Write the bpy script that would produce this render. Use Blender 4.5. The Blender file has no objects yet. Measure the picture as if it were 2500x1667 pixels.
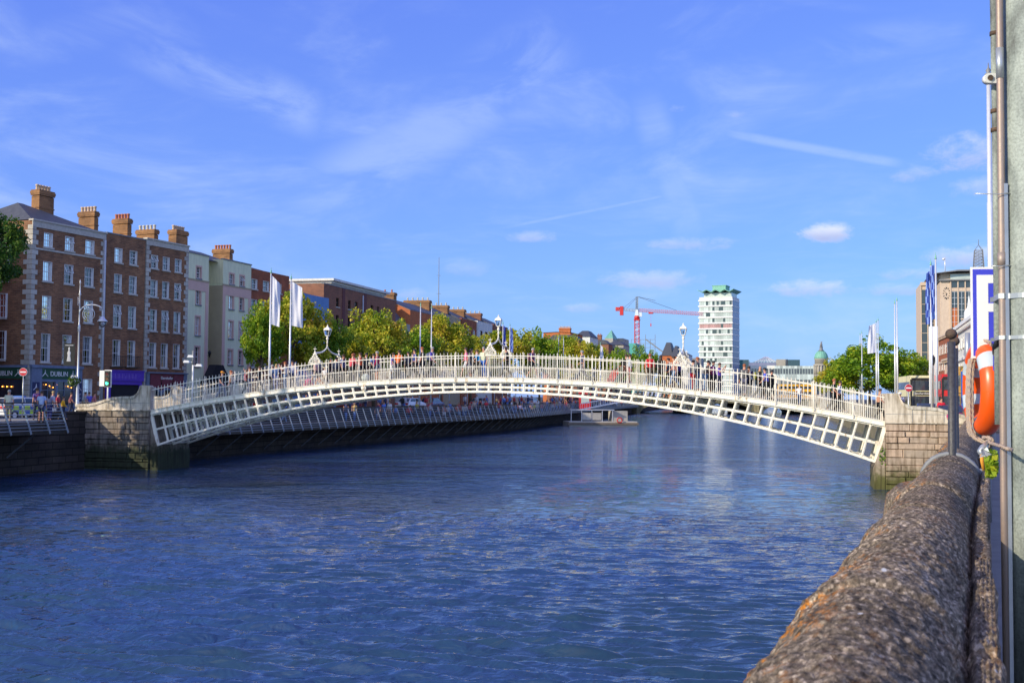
import bpy, bmesh, math, random
from mathutils import Vector, Matrix, noise
random.seed(7)
PI=math.pi; R=math.radians
S=bpy.context.scene; COL=S.collection
# ---------------------------------------------------------------- camera (eye 1.75 m above the south pavement)
EYE=1.75; F=2800.0; TP=131.5/2800; RHO=0.008
th=math.atan(TP)
Fv=Vector((0,math.cos(th),math.sin(th))); U0=Vector((0,-math.sin(th),math.cos(th))); R0=Vector((1,0,0))
RC=R0*math.cos(RHO)+U0*math.sin(RHO); UC=U0*math.cos(RHO)-R0*math.sin(RHO)
cam=bpy.data.cameras.new('camera'); co=bpy.data.objects.new('camera',cam); COL.objects.link(co)
m=Matrix((RC,UC,-Fv)).transposed().to_4x4(); m.translation=(0,0,EYE); co.matrix_world=m
cam.sensor_width=36; cam.lens=F/2500*36; cam.clip_end=9000; cam.clip_start=0.1
cam.dof.use_dof=True; cam.dof.focus_distance=60; cam.dof.aperture_fstop=9
S.camera=co
def ray(px,py):
    d=Fv+RC*((px-1250)/F)+UC*((833.5-py)/F); return d/d.y
def at(px,py,Y):
    d=ray(px,py); return Vector((d.x*Y,Y,EYE+d.z*Y))
def hor(px): return 965+(px-1250)*0.008
def zat(py,px,Y): return at(px,py,Y).z
def hitline(px,py,P,ang,off=0.0):
    """ray meets the vertical plane through P running along heading ang (deg from +Y), shifted off metres to its left; returns (a,z)"""
    u=Vector((math.sin(R(ang)),math.cos(R(ang)))); n=Vector((-u.y,u.x))
    Q=Vector((P[0],P[1]))+n*off; d=ray(px,py); dd=Vector((d.x,d.y))
    Y=(Q.dot(n))/(dd.dot(n)); p=dd*Y
    return (p-Q).dot(u), EYE+d.z*Y
# ---------------------------------------------------------------- mesh builder
class MB:
    def __init__(s): s.v=[];s.f=[];s.m=[];s.sm=[];s.M=None
    def V(s,p):
        p=Vector(p)
        if s.M is not None: p=s.M@p
        s.v.append(p); return len(s.v)-1
    def face(s,pts,mi=0,sm=False):
        s.f.append([s.V(p) for p in pts]); s.m.append(mi); s.sm.append(sm)
    def box(s,a,b,mi=0):
        x0,y0,z0=a;x1,y1,z1=b
        i=[s.V(p) for p in ((x0,y0,z0),(x1,y0,z0),(x1,y1,z0),(x0,y1,z0),(x0,y0,z1),(x1,y0,z1),(x1,y1,z1),(x0,y1,z1))]
        for q in ((0,3,2,1),(4,5,6,7),(0,1,5,4),(1,2,6,5),(2,3,7,6),(3,0,4,7)):
            s.f.append([i[k] for k in q]); s.m.append(mi); s.sm.append(False)
    def cbox(s,c,d,mi=0): s.box([c[k]-d[k]/2 for k in range(3)],[c[k]+d[k]/2 for k in range(3)],mi)
    def bar(s,p,q,w,h=None,mi=0,up=(0,0,1)):
        p=Vector(p);q=Vector(q);h=h or w;d=(q-p).normalized();u=Vector(up)
        if abs(d.dot(u))>.97: u=Vector((0,1,0)) if abs(d.y)<.9 else Vector((1,0,0))
        x=d.cross(u).normalized();y=x.cross(d).normalized()
        i=[]
        for e in (p,q):
            for sx,sy in ((-1,-1),(1,-1),(1,1),(-1,1)): i.append(s.V(e+x*(sx*w/2)+y*(sy*h/2)))
        for k in ((0,1,2,3),(7,6,5,4),(0,4,5,1),(1,5,6,2),(2,6,7,3),(3,7,4,0)):
            s.f.append([i[j] for j in k]); s.m.append(mi); s.sm.append(False)
    def tube(s,pts,r,n=8,mi=0,cap=True,sx=1.0):
        pts=[Vector(p) for p in pts]; N=len(pts)
        rr=r if isinstance(r,(list,tuple)) else [r]*N
        rings=[];px=None
        for k in range(N):
            d=(pts[min(k+1,N-1)]-pts[max(k-1,0)])
            if d.length<1e-9: d=Vector((0,0,1))
            d.normalize()
            if px is None:
                u=Vector((0,0,1)) if abs(d.z)<.9 else Vector((1,0,0)); x=d.cross(u).normalized()
            else: x=(px-d*px.dot(d)).normalized()
            y=d.cross(x);px=x
            rings.append([s.V(pts[k]+(x*math.cos(2*PI*j/n)*sx+y*math.sin(2*PI*j/n))*rr[k]) for j in range(n)])
        for k in range(N-1):
            for j in range(n):
                s.f.append([rings[k][j],rings[k][(j+1)%n],rings[k+1][(j+1)%n],rings[k+1][j]]);s.m.append(mi);s.sm.append(n>5)
        if cap:
            s.f.append(rings[0][::-1]);s.m.append(mi);s.sm.append(False);s.f.append(rings[-1]);s.m.append(mi);s.sm.append(False)
    def lathe(s,prof,c=(0,0,0),n=16,mi=0,sm=True,rot=0,cap=True):
        c=Vector(c);rings=[[s.V(c+Vector((r*math.cos(rot+2*PI*j/n),r*math.sin(rot+2*PI*j/n),z))) for j in range(n)] for r,z in prof]
        for k in range(len(prof)-1):
            for j in range(n):
                s.f.append([rings[k][j],rings[k][(j+1)%n],rings[k+1][(j+1)%n],rings[k+1][j]]);s.m.append(mi);s.sm.append(sm)
        if cap:
            s.f.append(rings[0][::-1]);s.m.append(mi);s.sm.append(False);s.f.append(rings[-1]);s.m.append(mi);s.sm.append(False)
    def prism(s,poly,vec,mi=0,sm=False):
        a=[s.V(p) for p in poly];b=[s.V(Vector(p)+Vector(vec)) for p in poly];n=len(poly)
        s.f.append(a[::-1]);s.m.append(mi);s.sm.append(False);s.f.append(b);s.m.append(mi);s.sm.append(False)
        for k in range(n): s.f.append([a[k],a[(k+1)%n],b[(k+1)%n],b[k]]);s.m.append(mi);s.sm.append(sm)
    def sphere(s,c,r,n=10,mi=0,sc=(1,1,1)):
        c=Vector(c);k=max(4,n//2)
        prof=[(math.sin(PI*i/k),-math.cos(PI*i/k)) for i in range(k+1)]
        rings=[[s.V(c+Vector((q*math.cos(2*PI*j/n)*r*sc[0],q*math.sin(2*PI*j/n)*r*sc[1],z*r*sc[2]))) for j in range(n)] for q,z in prof]
        for a in range(k):
            for j in range(n):
                s.f.append([rings[a][j],rings[a][(j+1)%n],rings[a+1][(j+1)%n],rings[a+1][j]]);s.m.append(mi);s.sm.append(True)
    def mesh(s,name,mats):
        me=bpy.data.meshes.new(name)
        me.from_pydata([tuple(p) for p in s.v],[],s.f)
        me.polygons.foreach_set('material_index',s.m); me.polygons.foreach_set('use_smooth',s.sm)
        for q in (mats if isinstance(mats,(list,tuple)) else [mats]): me.materials.append(q)
        bm=bmesh.new();bm.from_mesh(me)
        bmesh.ops.recalc_face_normals(bm,faces=bm.faces);bm.to_mesh(me);bm.free()
        me.update(); return me
    def build(s,name,mats,parent=None,loc=(0,0,0),rz=0):
        return ob(name,s.mesh(name,mats),parent,loc,rz)
def ob(name,me,parent=None,loc=(0,0,0),rz=0):
    o=bpy.data.objects.new(name,me);COL.objects.link(o);o.location=loc;o.rotation_euler=(0,0,rz)
    if parent is not None:o.parent=parent
    return o
def tag(o,label=None,cat=None,group=None,kind=None):
    if label:o['label']=label
    if cat:o['category']=cat
    if group:o['group']=group
    if kind:o['kind']=kind
    return o
def empty(name,loc,rz=0,label=None,cat=None,group=None):
    o=bpy.data.objects.new(name,None);COL.objects.link(o);o.location=loc;o.rotation_euler=(0,0,rz)
    o.empty_display_size=.3
    return tag(o,label,cat,group)
def kids(o): return [c for c in COL.objects if c.parent==o]
def copy_tree(o,parent=None,ch=None):
    if ch is None:
        ch={}
        for q in COL.objects:
            if q.parent is not None: ch.setdefault(q.parent.name,[]).append(q)
    c=o.copy();COL.objects.link(c);c.parent=parent
    for k in ch.get(o.name,[]): copy_tree(k,c,ch)
    return c
def hz(ang): return R(90-ang)      # rotation whose local +x runs along heading ang
# ---------------------------------------------------------------- materials
def newmat(name):
    m=bpy.data.materials.new(name);m.use_nodes=True
    nt=m.node_tree;b=nt.nodes['Principled BSDF'];return m,nt,b
def N(nt,t,**k):
    n=nt.nodes.new(t)
    for a,b in k.items():
        if a.startswith('i_'): n.inputs[a[2:].replace('_',' ')].default_value=b
        else: setattr(n,a,b)
    return n
def L(nt,a,b): nt.links.new(a,b)
def c4(c): return (c[0],c[1],c[2],1)
def mat(name,c,rough=.7,c2=None,ns=3.0,bump=0.0,metal=0.0,bs=20.0,spec=.5,streak=0,island=0):
    """plain procedural surface: two tones mixed by noise, optional bump, vertical dirt streaks, tone per separate piece"""
    m,nt,b=newmat(name)
    b.inputs['Roughness'].default_value=rough;b.inputs['Metallic'].default_value=metal
    b.inputs['Specular IOR Level'].default_value=spec
    c2=c2 or [x*.72 for x in c]
    tc=N(nt,'ShaderNodeTexCoord')
    no=N(nt,'ShaderNodeTexNoise');no.inputs['Scale'].default_value=ns;no.inputs['Detail'].default_value=6;no.inputs['Roughness'].default_value=.65
    L(nt,tc.outputs['Object'],no.inputs['Vector'])
    rp=N(nt,'ShaderNodeValToRGB');rp.color_ramp.elements[0].position=.35;rp.color_ramp.elements[1].position=.68
    rp.color_ramp.elements[0].color=c4(c2);rp.color_ramp.elements[1].color=c4(c)
    L(nt,no.outputs[0],rp.inputs[0]);out=rp.outputs[0]
    if streak:
        mp=N(nt,'ShaderNodeMapping');mp.inputs['Scale'].default_value=(5,5,.35);L(nt,tc.outputs['Object'],mp.inputs['Vector'])
        n2=N(nt,'ShaderNodeTexNoise');n2.inputs['Scale'].default_value=1.2;n2.inputs['Detail'].default_value=8;L(nt,mp.outputs[0],n2.inputs['Vector'])
        r2=N(nt,'ShaderNodeValToRGB');r2.color_ramp.elements[0].position=.35;r2.color_ramp.elements[1].position=.6
        r2.color_ramp.elements[0].color=(1-streak,1-streak*1.02,1-streak*1.05,1);r2.color_ramp.elements[1].color=(1,1,1,1);L(nt,n2.outputs[0],r2.inputs[0])
        mx=N(nt,'ShaderNodeMix',data_type='RGBA',blend_type='MULTIPLY');mx.inputs[0].default_value=1;L(nt,out,mx.inputs[6]);L(nt,r2.outputs[0],mx.inputs[7]);out=mx.outputs[2]
    if island:
        g=N(nt,'ShaderNodeNewGeometry');hs=N(nt,'ShaderNodeHueSaturation')
        mr=N(nt,'ShaderNodeMapRange');mr.inputs[3].default_value=1-island;mr.inputs[4].default_value=1+island
        L(nt,g.outputs['Random Per Island'],mr.inputs[0]);L(nt,mr.outputs[0],hs.inputs['Value']);L(nt,out,hs.inputs['Color'])
        out=hs.outputs[0]
    L(nt,out,b.inputs['Base Color'])
    if bump:
        nb=N(nt,'ShaderNodeTexNoise');nb.inputs['Scale'].default_value=bs;nb.inputs['Detail'].default_value=8;L(nt,tc.outputs['Object'],nb.inputs['Vector'])
        bp=N(nt,'ShaderNodeBump');bp.inputs['Strength'].default_value=1;bp.inputs['Distance'].default_value=bump;L(nt,nb.outputs[0],bp.inputs['Height']);L(nt,bp.outputs[0],b.inputs['Normal'])
    return m
def brick(name,c,c2,mortar,dirt=.25,bw=.46,bh=.15,ms=.014):
    m,nt,b=newmat(name);b.inputs['Roughness'].default_value=.9;b.inputs['Specular IOR Level'].default_value=.2
    tc=N(nt,'ShaderNodeTexCoord');sp=N(nt,'ShaderNodeSeparateXYZ');L(nt,tc.outputs['Object'],sp.inputs[0])
    ad=N(nt,'ShaderNodeMath',operation='ADD');L(nt,sp.outputs[0],ad.inputs[0]);L(nt,sp.outputs[1],ad.inputs[1])
    cb=N(nt,'ShaderNodeCombineXYZ');L(nt,ad.outputs[0],cb.inputs[0]);L(nt,sp.outputs[2],cb.inputs[1])
    br=N(nt,'ShaderNodeTexBrick');L(nt,cb.outputs[0],br.inputs['Vector'])
    br.inputs['Color1'].default_value=c4(c);br.inputs['Color2'].default_value=c4(c2);br.inputs['Mortar'].default_value=c4(mortar)
    br.inputs['Scale'].default_value=1;br.inputs['Brick Width'].default_value=bw;br.inputs['Row Height'].default_value=bh;br.inputs['Mortar Size'].default_value=ms
    no=N(nt,'ShaderNodeTexNoise');no.inputs['Scale'].default_value=.5;no.inputs['Detail'].default_value=7;no.inputs['Roughness'].default_value=.7;L(nt,tc.outputs['Object'],no.inputs['Vector'])
    r=N(nt,'ShaderNodeValToRGB');r.color_ramp.elements[0].position=.35;r.color_ramp.elements[1].position=.65
    r.color_ramp.elements[0].color=(1-dirt,1-dirt,1-dirt*.8,1);r.color_ramp.elements[1].color=(1.1,1.03,1,1);L(nt,no.outputs[0],r.inputs[0])
    mx=N(nt,'ShaderNodeMix',data_type='RGBA',blend_type='MULTIPLY');mx.inputs[0].default_value=1;L(nt,br.outputs[0],mx.inputs[6]);L(nt,r.outputs[0],mx.inputs[7]);L(nt,mx.outputs[2],b.inputs['Base Color'])
    return m
M={}
M['brick_red']=brick('brick_red',(.42,.125,.055),(.32,.10,.05),(.20,.13,.09),.35)
M['brick_brown']=brick('brick_brown',(.35,.175,.085),(.22,.105,.055),(.30,.22,.14),.45)
M['brick_dark']=brick('brick_dark',(.30,.13,.08),(.22,.10,.065),(.22,.15,.11),.2)
M['brick_orange']=brick('brick_orange',(.55,.16,.05),(.42,.12,.04),(.35,.2,.12),.15)
M['brick_ochre']=brick('brick_ochre',(.38,.20,.085),(.26,.13,.055),(.3,.2,.12),.45)
M['quoin']=mat('quoin_granite',(.52,.49,.42),.85,(.40,.37,.32),4,island=.15)
M['slate']=mat('slate_roof',(.08,.085,.10),.6,(.05,.055,.07),2.5,bump=.01,bs=6)
M['wwood']=mat('white_painted_wood',(.78,.78,.76),.45,(.68,.68,.67),3)
M['cream']=mat('cream_render',(.72,.68,.42),.85,(.64,.60,.38),.6,streak=.12)
M['paleg']=mat('pale_green_render',(.78,.78,.52),.85,(.70,.72,.48),.6,streak=.12)
M['tanr']=mat('tan_render',(.42,.34,.22),.85,(.36,.29,.19),.8)
M['pink']=mat('pink_render',(.66,.44,.36),.85,(.58,.38,.32),.8)
M['white']=mat('white_render',(.72,.72,.68),.8,(.6,.6,.58),.5,streak=.1)
M['bluer']=mat('blue_render',(.14,.28,.55),.8,(.11,.23,.47),.7,streak=.1)
M['stonef']=mat('ashlar_stone',(.45,.42,.36),.85,(.34,.32,.28),1.2,streak=.2)
M['tanstone']=mat('tan_stone',(.62,.49,.38),.85,(.54,.42,.33),1.2,streak=.1)
M['copper']=mat('verdigris_copper',(.22,.50,.38),.6,(.15,.38,.30),1.5,streak=.15)
M['teal']=mat('teal_sheet',(.08,.42,.38),.5)
M['pot']=mat('clay_pot_pale',(.62,.45,.30),.8,(.5,.35,.22),8)
M['potr']=mat('clay_pot_red',(.50,.16,.07),.8)
M['potw']=mat('clay_pot_white',(.65,.6,.5),.8)
M['lead']=mat('lead_grey',(.22,.23,.25),.6)
M['dark']=mat('dark_interior',(.015,.015,.02),.9)
M['black']=mat('black_paint',(.02,.02,.022),.4)
M['glassd']=mat('dark_window_glass',(.02,.03,.045),.06,(.03,.04,.06),2,spec=.9)
M['glassg']=mat('green_window_glass',(.04,.14,.14),.08,(.05,.18,.18),1,spec=.9)
M['curtain']=mat('pale_curtain',(.55,.56,.58),.9,(.45,.46,.5),6)
M['galv']=mat('galvanised_steel',(.50,.52,.53),.38,(.40,.42,.44),6,metal=.6)
M['alu']=mat('aluminium',(.75,.76,.78),.35,(.65,.66,.7),4,metal=.4)
M['greysteel']=mat('grey_steel',(.33,.38,.46),.4,(.26,.3,.38),4,metal=.5)
M['asphalt']=mat('asphalt',(.05,.05,.052),.9,(.04,.04,.042),2)
M['paving']=mat('granite_paving',(.30,.29,.28),.85,(.22,.215,.21),1.5)
M['red']=mat('red_paint',(.62,.02,.02),.4);M['signred']=mat('sign_red',(.65,.03,.05),.4)
M['signwhite']=mat('sign_white',(.82,.82,.82),.4,(.8,.8,.8))
M['signblue']=mat('sign_blue',(.06,.07,.62),.4,(.055,.065,.58),2)
M['yellow']=mat('yellow_paint',(.80,.42,.02),.4);M['lime']=mat('lime_reflective',(.55,.85,.02),.4)
M['purple']=mat('purple_shopfront',(.10,.035,.50),.5,(.085,.03,.42));M['purple2']=mat('purple_letters',(.25,.15,.62),.5)
M['green']=mat('green_fascia',(.01,.09,.045),.5);M['greylilac']=mat('grey_blue_shopfront',(.17,.22,.33),.6)
M['maroon']=mat('maroon_fascia',(.20,.035,.06),.6);M['darkred']=mat('dark_red_panel',(.13,.02,.02),.7)
M['bluep']=mat('blue_paint',(.03,.12,.45),.4);M['navy']=mat('navy_panel',(.02,.03,.12),.5)
M['bark']=mat('bark',(.16,.11,.07),.95,(.08,.06,.04),6,bump=.02,bs=10)
M['tyre']=mat('tyre_rubber',(.02,.02,.02),.8)
M['carwhite']=mat('white_car_paint',(.75,.76,.78),.25,(.72,.73,.75),1,spec=.8)
M['orangep']=mat('orange_plastic',(.85,.10,.005),.32,(.80,.09,.005),3,spec=.5)
M['tape']=mat('reflective_tape',(.52,.58,.62),.5,(.46,.52,.56),8)
def glass(name,tint,mixf=.3):
    m,nt,b=newmat(name);g=N(nt,'ShaderNodeBsdfGlossy');g.inputs['Roughness'].default_value=.03
    t=N(nt,'ShaderNodeBsdfTransparent');t.inputs[0].default_value=c4(tint);x=N(nt,'ShaderNodeMixShader')
    fr=N(nt,'ShaderNodeFresnel');fr.inputs[0].default_value=1.5;a=N(nt,'ShaderNodeMath',operation='MULTIPLY_ADD');a.inputs[1].default_value=1;a.inputs[2].default_value=mixf;L(nt,fr.outputs[0],a.inputs[0])
    L(nt,a.outputs[0],x.inputs[0]);L(nt,t.outputs[0],x.inputs[1]);L(nt,g.outputs[0],x.inputs[2]);L(nt,x.outputs[0],nt.nodes['Material Output'].inputs[0]);return m
M['pane']=glass('window_pane',(.75,.8,.85),.12)
M['lampglass']=glass('lamp_glass',(.85,.9,.95),.05)
M['lampcore']=mat('lamp_mantle',(.8,.8,.75),.5)
def glow(name,c,s):
    m,nt,b=newmat(name);b.inputs['Emission Color'].default_value=c4(c);b.inputs['Emission Strength'].default_value=s;b.inputs['Base Color'].default_value=c4(c);return m
M['glow_amber']=glow('lit_lamp_amber',(1,.35,.05),6);M['glow_green']=glow('signal_green',(.05,.9,.45),4)
def whiteiron():
    m,nt,b=newmat('white_painted_iron');b.inputs['Roughness'].default_value=.42
    tc=N(nt,'ShaderNodeTexCoord')
    mp=N(nt,'ShaderNodeMapping');mp.inputs['Scale'].default_value=(3,3,.7);L(nt,tc.outputs['Object'],mp.inputs[0])
    no=N(nt,'ShaderNodeTexNoise');no.inputs['Scale'].default_value=1.6;no.inputs['Detail'].default_value=10;no.inputs['Roughness'].default_value=.75;L(nt,mp.outputs[0],no.inputs[0])
    r=N(nt,'ShaderNodeValToRGB');e=r.color_ramp.elements;e[0].position=.32;e[0].color=(.30,.15,.07,1);e[1].position=.40;e[1].color=(.66,.57,.43,1)
    q=e.new(.47);q.color=(.84,.79,.68,1);L(nt,no.outputs[0],r.inputs[0]);L(nt,r.outputs[0],b.inputs['Base Color']);return m
M['iron']=whiteiron()
_cl={}
def cloth(c):
    k=tuple(round(x,3) for x in c)
    if k not in _cl: _cl[k]=mat('cloth',c,.85,[x*.8 for x in c],9)
    return _cl[k]
SKIN=mat('skin',(.55,.28,.19),.6,(.5,.25,.17),6,spec=.3)
HAIRS={'brown':mat('hair_brown',(.06,.03,.015),.6),'black':mat('hair_black',(.012,.01,.01),.5),'grey':mat('hair_grey',(.35,.33,.32),.7),'ginger':mat('hair_ginger',(.35,.10,.03),.6),'blond':mat('hair_blond',(.45,.32,.14),.6)}
def text(s,size,depth,matl,name,parent,loc,rot,align='CENTER'):
    cu=bpy.data.curves.new(name,'FONT');cu.body=s;cu.size=size;cu.extrude=depth;cu.align_x=align;cu.align_y='CENTER'
    o=bpy.data.objects.new(name,cu);COL.objects.link(o)
    bpy.context.view_layer.update();dg=bpy.context.evaluated_depsgraph_get()
    me=bpy.data.meshes.new_from_object(o.evaluated_get(dg));bpy.data.objects.remove(o);me.materials.clear();me.materials.append(matl)
    q=ob(name,me,parent,loc);q.rotation_euler=rot;return q
# ---------------------------------------------------------------- sun, sky
SUN_A=57;SUN_E=25
sd=Vector((-math.sin(R(SUN_A))*math.cos(R(SUN_E)),-math.cos(R(SUN_A))*math.cos(R(SUN_E)),math.sin(R(SUN_E))))
sl=bpy.data.lights.new('sun','SUN');sl.energy=5.0;sl.angle=R(.5);sl.color=(1,.87,.66)
so=bpy.data.objects.new('sun',sl);COL.objects.link(so);so.rotation_euler=sd.to_track_quat('Z','Y').to_euler()
W=bpy.data.worlds.new('World');S.world=W;W.use_nodes=True;nt=W.node_tree
bg=nt.nodes['Background'];bg.inputs[1].default_value=.15
sky=N(nt,'ShaderNodeTexSky',sky_type='NISHITA');sky.sun_disc=False;sky.sun_elevation=R(SUN_E);sky.sun_rotation=R(180+SUN_A)
sky.air_density=1.1;sky.dust_density=.4;sky.ozone_density=2.5
tc=N(nt,'ShaderNodeTexCoord');sp=N(nt,'ShaderNodeSeparateXYZ');L(nt,tc.outputs['Generated'],sp.inputs[0])
def mth(op,a,b=None,c=None):
    n=N(nt,'ShaderNodeMath',operation=op)
    for k,x in enumerate((a,b,c)):
        if x is None: continue
        if isinstance(x,(int,float)): n.inputs[k].default_value=x
        else: L(nt,x,n.inputs[k])
    return n.outputs[0]
az=mth('ARCTAN2',sp.outputs[0],sp.outputs[1]);el=mth('ARCSINE',sp.outputs[2])
def pxdir(px,py):
    d=ray(px,py).normalized();return math.atan2(d.x,d.y),math.asin(d.z)
cb=N(nt,'ShaderNodeCombineXYZ');L(nt,az,cb.inputs[0]);L(nt,el,cb.inputs[1])
def nz(scale,sx,sy,rot=0,det=8,dist=0,rough=.6):
    mp=N(nt,'ShaderNodeMapping');mp.inputs['Rotation'].default_value=(0,0,rot);mp.inputs['Scale'].default_value=(sx,sy,1);L(nt,cb.outputs[0],mp.inputs[0])
    n=N(nt,'ShaderNodeTexNoise');n.inputs['Scale'].default_value=scale;n.inputs['Detail'].default_value=det;n.inputs['Distortion'].default_value=dist;n.inputs['Roughness'].default_value=rough
    L(nt,mp.outputs[0],n.inputs['Vector']);return n.outputs[0]
def smooth(v,a,b,lo=0.0,hi=1.0):
    n=N(nt,'ShaderNodeMapRange',interpolation_type='SMOOTHSTEP')
    for k,x in zip((1,2,3,4),(a,b,lo,hi)): n.inputs[k].default_value=x
    L(nt,v,n.inputs[0]);return n.outputs[0]
# high thin cloud, streaked up to the right
c1=smooth(nz(5,1.0,2.8,R(-32),9,.6),.42,.76,0,.56)
c2=smooth(nz(3.2,1,2,R(15),6,.4),.36,.66)
cir=mth('MULTIPLY',c1,c2)
c3=smooth(nz(9,1,5,R(4),8,.5),.46,.85,0,.35);cir=mth('ADD',cir,mth('MULTIPLY',c3,smooth(el,.30,.02)))
# low separate clouds: (px,py,half width px,half height px,strength)
puff=nz(26,1,1.8,0,9,.3,.65);tot=None;shade=None
for (px,py,wx,wy,st) in [(2005,570,75,30,.95),(1975,705,120,26,.60),(2190,705,130,18,.35),(1300,578,75,18,.42),(1690,592,120,22,.42),(1600,680,150,28,.45),(1440,750,90,14,.30),(1130,655,80,26,.16),(2370,370,110,48,.62),(2400,455,80,28,.4),(2230,425,60,22,.35),(2385,625,130,32,.6),(2250,668,110,20,.4),(1000,715,50,16,.25),(1655,265,28,12,.25),(1795,277,40,12,.25)]:
    a,e=pxdir(px,py);wa=wx/F;we=wy/F
    dx=mth('MULTIPLY',mth('SUBTRACT',az,a),1/wa);dy=mth('MULTIPLY',mth('SUBTRACT',el,e),1/we)
    r2=mth('ADD',mth('MULTIPLY',dx,dx),mth('MULTIPLY',dy,dy))
    v=mth('ADD',mth('SUBTRACT',1.0,r2),mth('MULTIPLY',mth('SUBTRACT',puff,.5),4.0))
    mk=mth('MULTIPLY',smooth(v,.05,1.6),st)
    sh=mth('MULTIPLY',mk,smooth(dy,.5,-.7))
    tot=mk if tot is None else mth('MAXIMUM',tot,mk);shade=sh if shade is None else mth('MAXIMUM',shade,sh)
def trail(p,q,w,st):
    (a0,e0),(a1,e1)=pxdir(*p),pxdir(*q);l=math.hypot(a1-a0,e1-e0);ux,uy=(a1-a0)/l,(e1-e0)/l
    da=mth('SUBTRACT',az,a0);de=mth('SUBTRACT',el,e0)
    s_=mth('ADD',mth('MULTIPLY',da,ux),mth('MULTIPLY',de,uy));n_=mth('ABSOLUTE',mth('SUBTRACT',mth('MULTIPLY',da,uy),mth('MULTIPLY',de,ux)))
    return mth('MULTIPLY',mth('MULTIPLY',smooth(n_,w/F,w*.2/F),mth('MULTIPLY',smooth(s_,0,l*.3),smooth(s_,l,l*.85))),st)
tr=mth('MAXIMUM',trail((1700,310),(2230,405),16,.30),trail((1180,565),(1660,470),6,.22))
tr=mth('MULTIPLY',tr,smooth(nz(30,1,2,0,6),.3,.6,.5,1))
bn=smooth(nz(7,1,2.2,R(-40),9,.8),.34,.66)
for p_,q_,w_,s_ in (((620,600),(1420,60),130,.34),((1560,200),(1700,600),60,.26),((230,60),(820,300),80,.30),((300,480),(900,560),30,.22),((1900,140),(2400,60),60,.20),((0,130),(420,20),60,.22)): cir=mth('MAXIMUM',cir,mth('MULTIPLY',trail(p_,q_,w_,s_),bn))
hi=mth('MAXIMUM',cir,tr)
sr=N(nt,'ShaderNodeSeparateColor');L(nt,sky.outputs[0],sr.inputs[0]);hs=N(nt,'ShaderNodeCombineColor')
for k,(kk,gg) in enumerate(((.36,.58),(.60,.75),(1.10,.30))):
    L(nt,mth('MULTIPLY',mth('MULTIPLY',mth('POWER',mth('MULTIPLY',sr.outputs[k],.15),gg),kk/.15),mth('MULTIPLY',smooth(el,.36,.95,1.0,(1.9,1.35,.80)[k]),smooth(sp.outputs[1],.15,-.6,1.0,(2.5,2.0,1.35)[k]))),hs.inputs[k])  # sky raised overhead and behind the camera to lift the shaded fronts
m1=N(nt,'ShaderNodeMix',data_type='RGBA');L(nt,hi,m1.inputs[0]);L(nt,hs.outputs[0],m1.inputs[6]);m1.inputs[7].default_value=(4.3,5.3,7.2,1)
m2=N(nt,'ShaderNodeMix',data_type='RGBA');L(nt,tot,m2.inputs[0]);L(nt,m1.outputs[2],m2.inputs[6]);m2.inputs[7].default_value=(5.4,5.8,7.0,1)
m3=N(nt,'ShaderNodeMix',data_type='RGBA');L(nt,shade,m3.inputs[0]);L(nt,m2.outputs[2],m3.inputs[6]);m3.inputs[7].default_value=(2.4,3.0,5.6,1)
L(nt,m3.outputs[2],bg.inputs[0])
S.view_settings.view_transform='Standard';S.view_settings.look='None';S.view_settings.exposure=0.0;S.view_settings.gamma=1
S.render.resolution_x=1024;S.render.resolution_y=682
# ---------------------------------------------------------------- water, banks
WZ=-3.0
def water():
    m,nt,b=newmat('river_water')
    b.inputs['Base Color'].default_value=(.010,.030,.11,1);b.inputs['Roughness'].default_value=.045;b.inputs['IOR'].default_value=1.62
    tc=N(nt,'ShaderNodeTexCoord')
    def nn(sc,rot,sx,sy,det,ds=0):
        mp=N(nt,'ShaderNodeMapping');mp.inputs['Rotation'].default_value=(0,0,rot);mp.inputs['Scale'].default_value=(sx,sy,1);L(nt,tc.outputs['Object'],mp.inputs[0])
        n=N(nt,'ShaderNodeTexNoise');n.inputs['Scale'].default_value=sc;n.inputs['Detail'].default_value=det;n.inputs['Distortion'].default_value=ds;n.inputs['Roughness'].default_value=.55;L(nt,mp.outputs[0],n.inputs['Vector']);return n.outputs[0]
    a=nn(1.6,R(14),.75,1.35,3,.6);bb=nn(4.6,R(8),.8,1.3,5,.4);c=nn(.5,R(24),.6,1.3,2);e=nn(.10,R(5),1,2.2,4,1.0)
    def mm(op,x,y):
        q=N(nt,'ShaderNodeMath',operation=op)
        for k,z in enumerate((x,y)):
            if isinstance(z,(int,float)): q.inputs[k].default_value=z
            else: L(nt,z,q.inputs[k])
        return q.outputs[0]
    mr=N(nt,'ShaderNodeMapRange');mr.inputs[1].default_value=.35;mr.inputs[2].default_value=.65;mr.inputs[3].default_value=.55;mr.inputs[4].default_value=1.35;L(nt,e,mr.inputs[0])
    h=mm('ADD',mm('MULTIPLY',a,.13),mm('ADD',mm('MULTIPLY',bb,.014),mm('MULTIPLY',c,.02)))
    h=mm('MULTIPLY',h,mr.outputs[0])
    cr=N(nt,'ShaderNodeValToRGB');q_=cr.color_ramp.elements;q_[0].position=.38;q_[0].color=(.013,.043,.085,1);q_[1].position=.60;q_[1].color=(.013,.044,.125,1);L(nt,e,cr.inputs[0]);L(nt,cr.outputs[0],b.inputs['Base Color'])
    bp=N(nt,'ShaderNodeBump');bp.inputs['Strength'].default_value=1;bp.inputs['Distance'].default_value=1.15;L(nt,h,bp.inputs['Height']);L(nt,bp.outputs[0],b.inputs['Normal'])
    return m
import numpy as np
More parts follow.
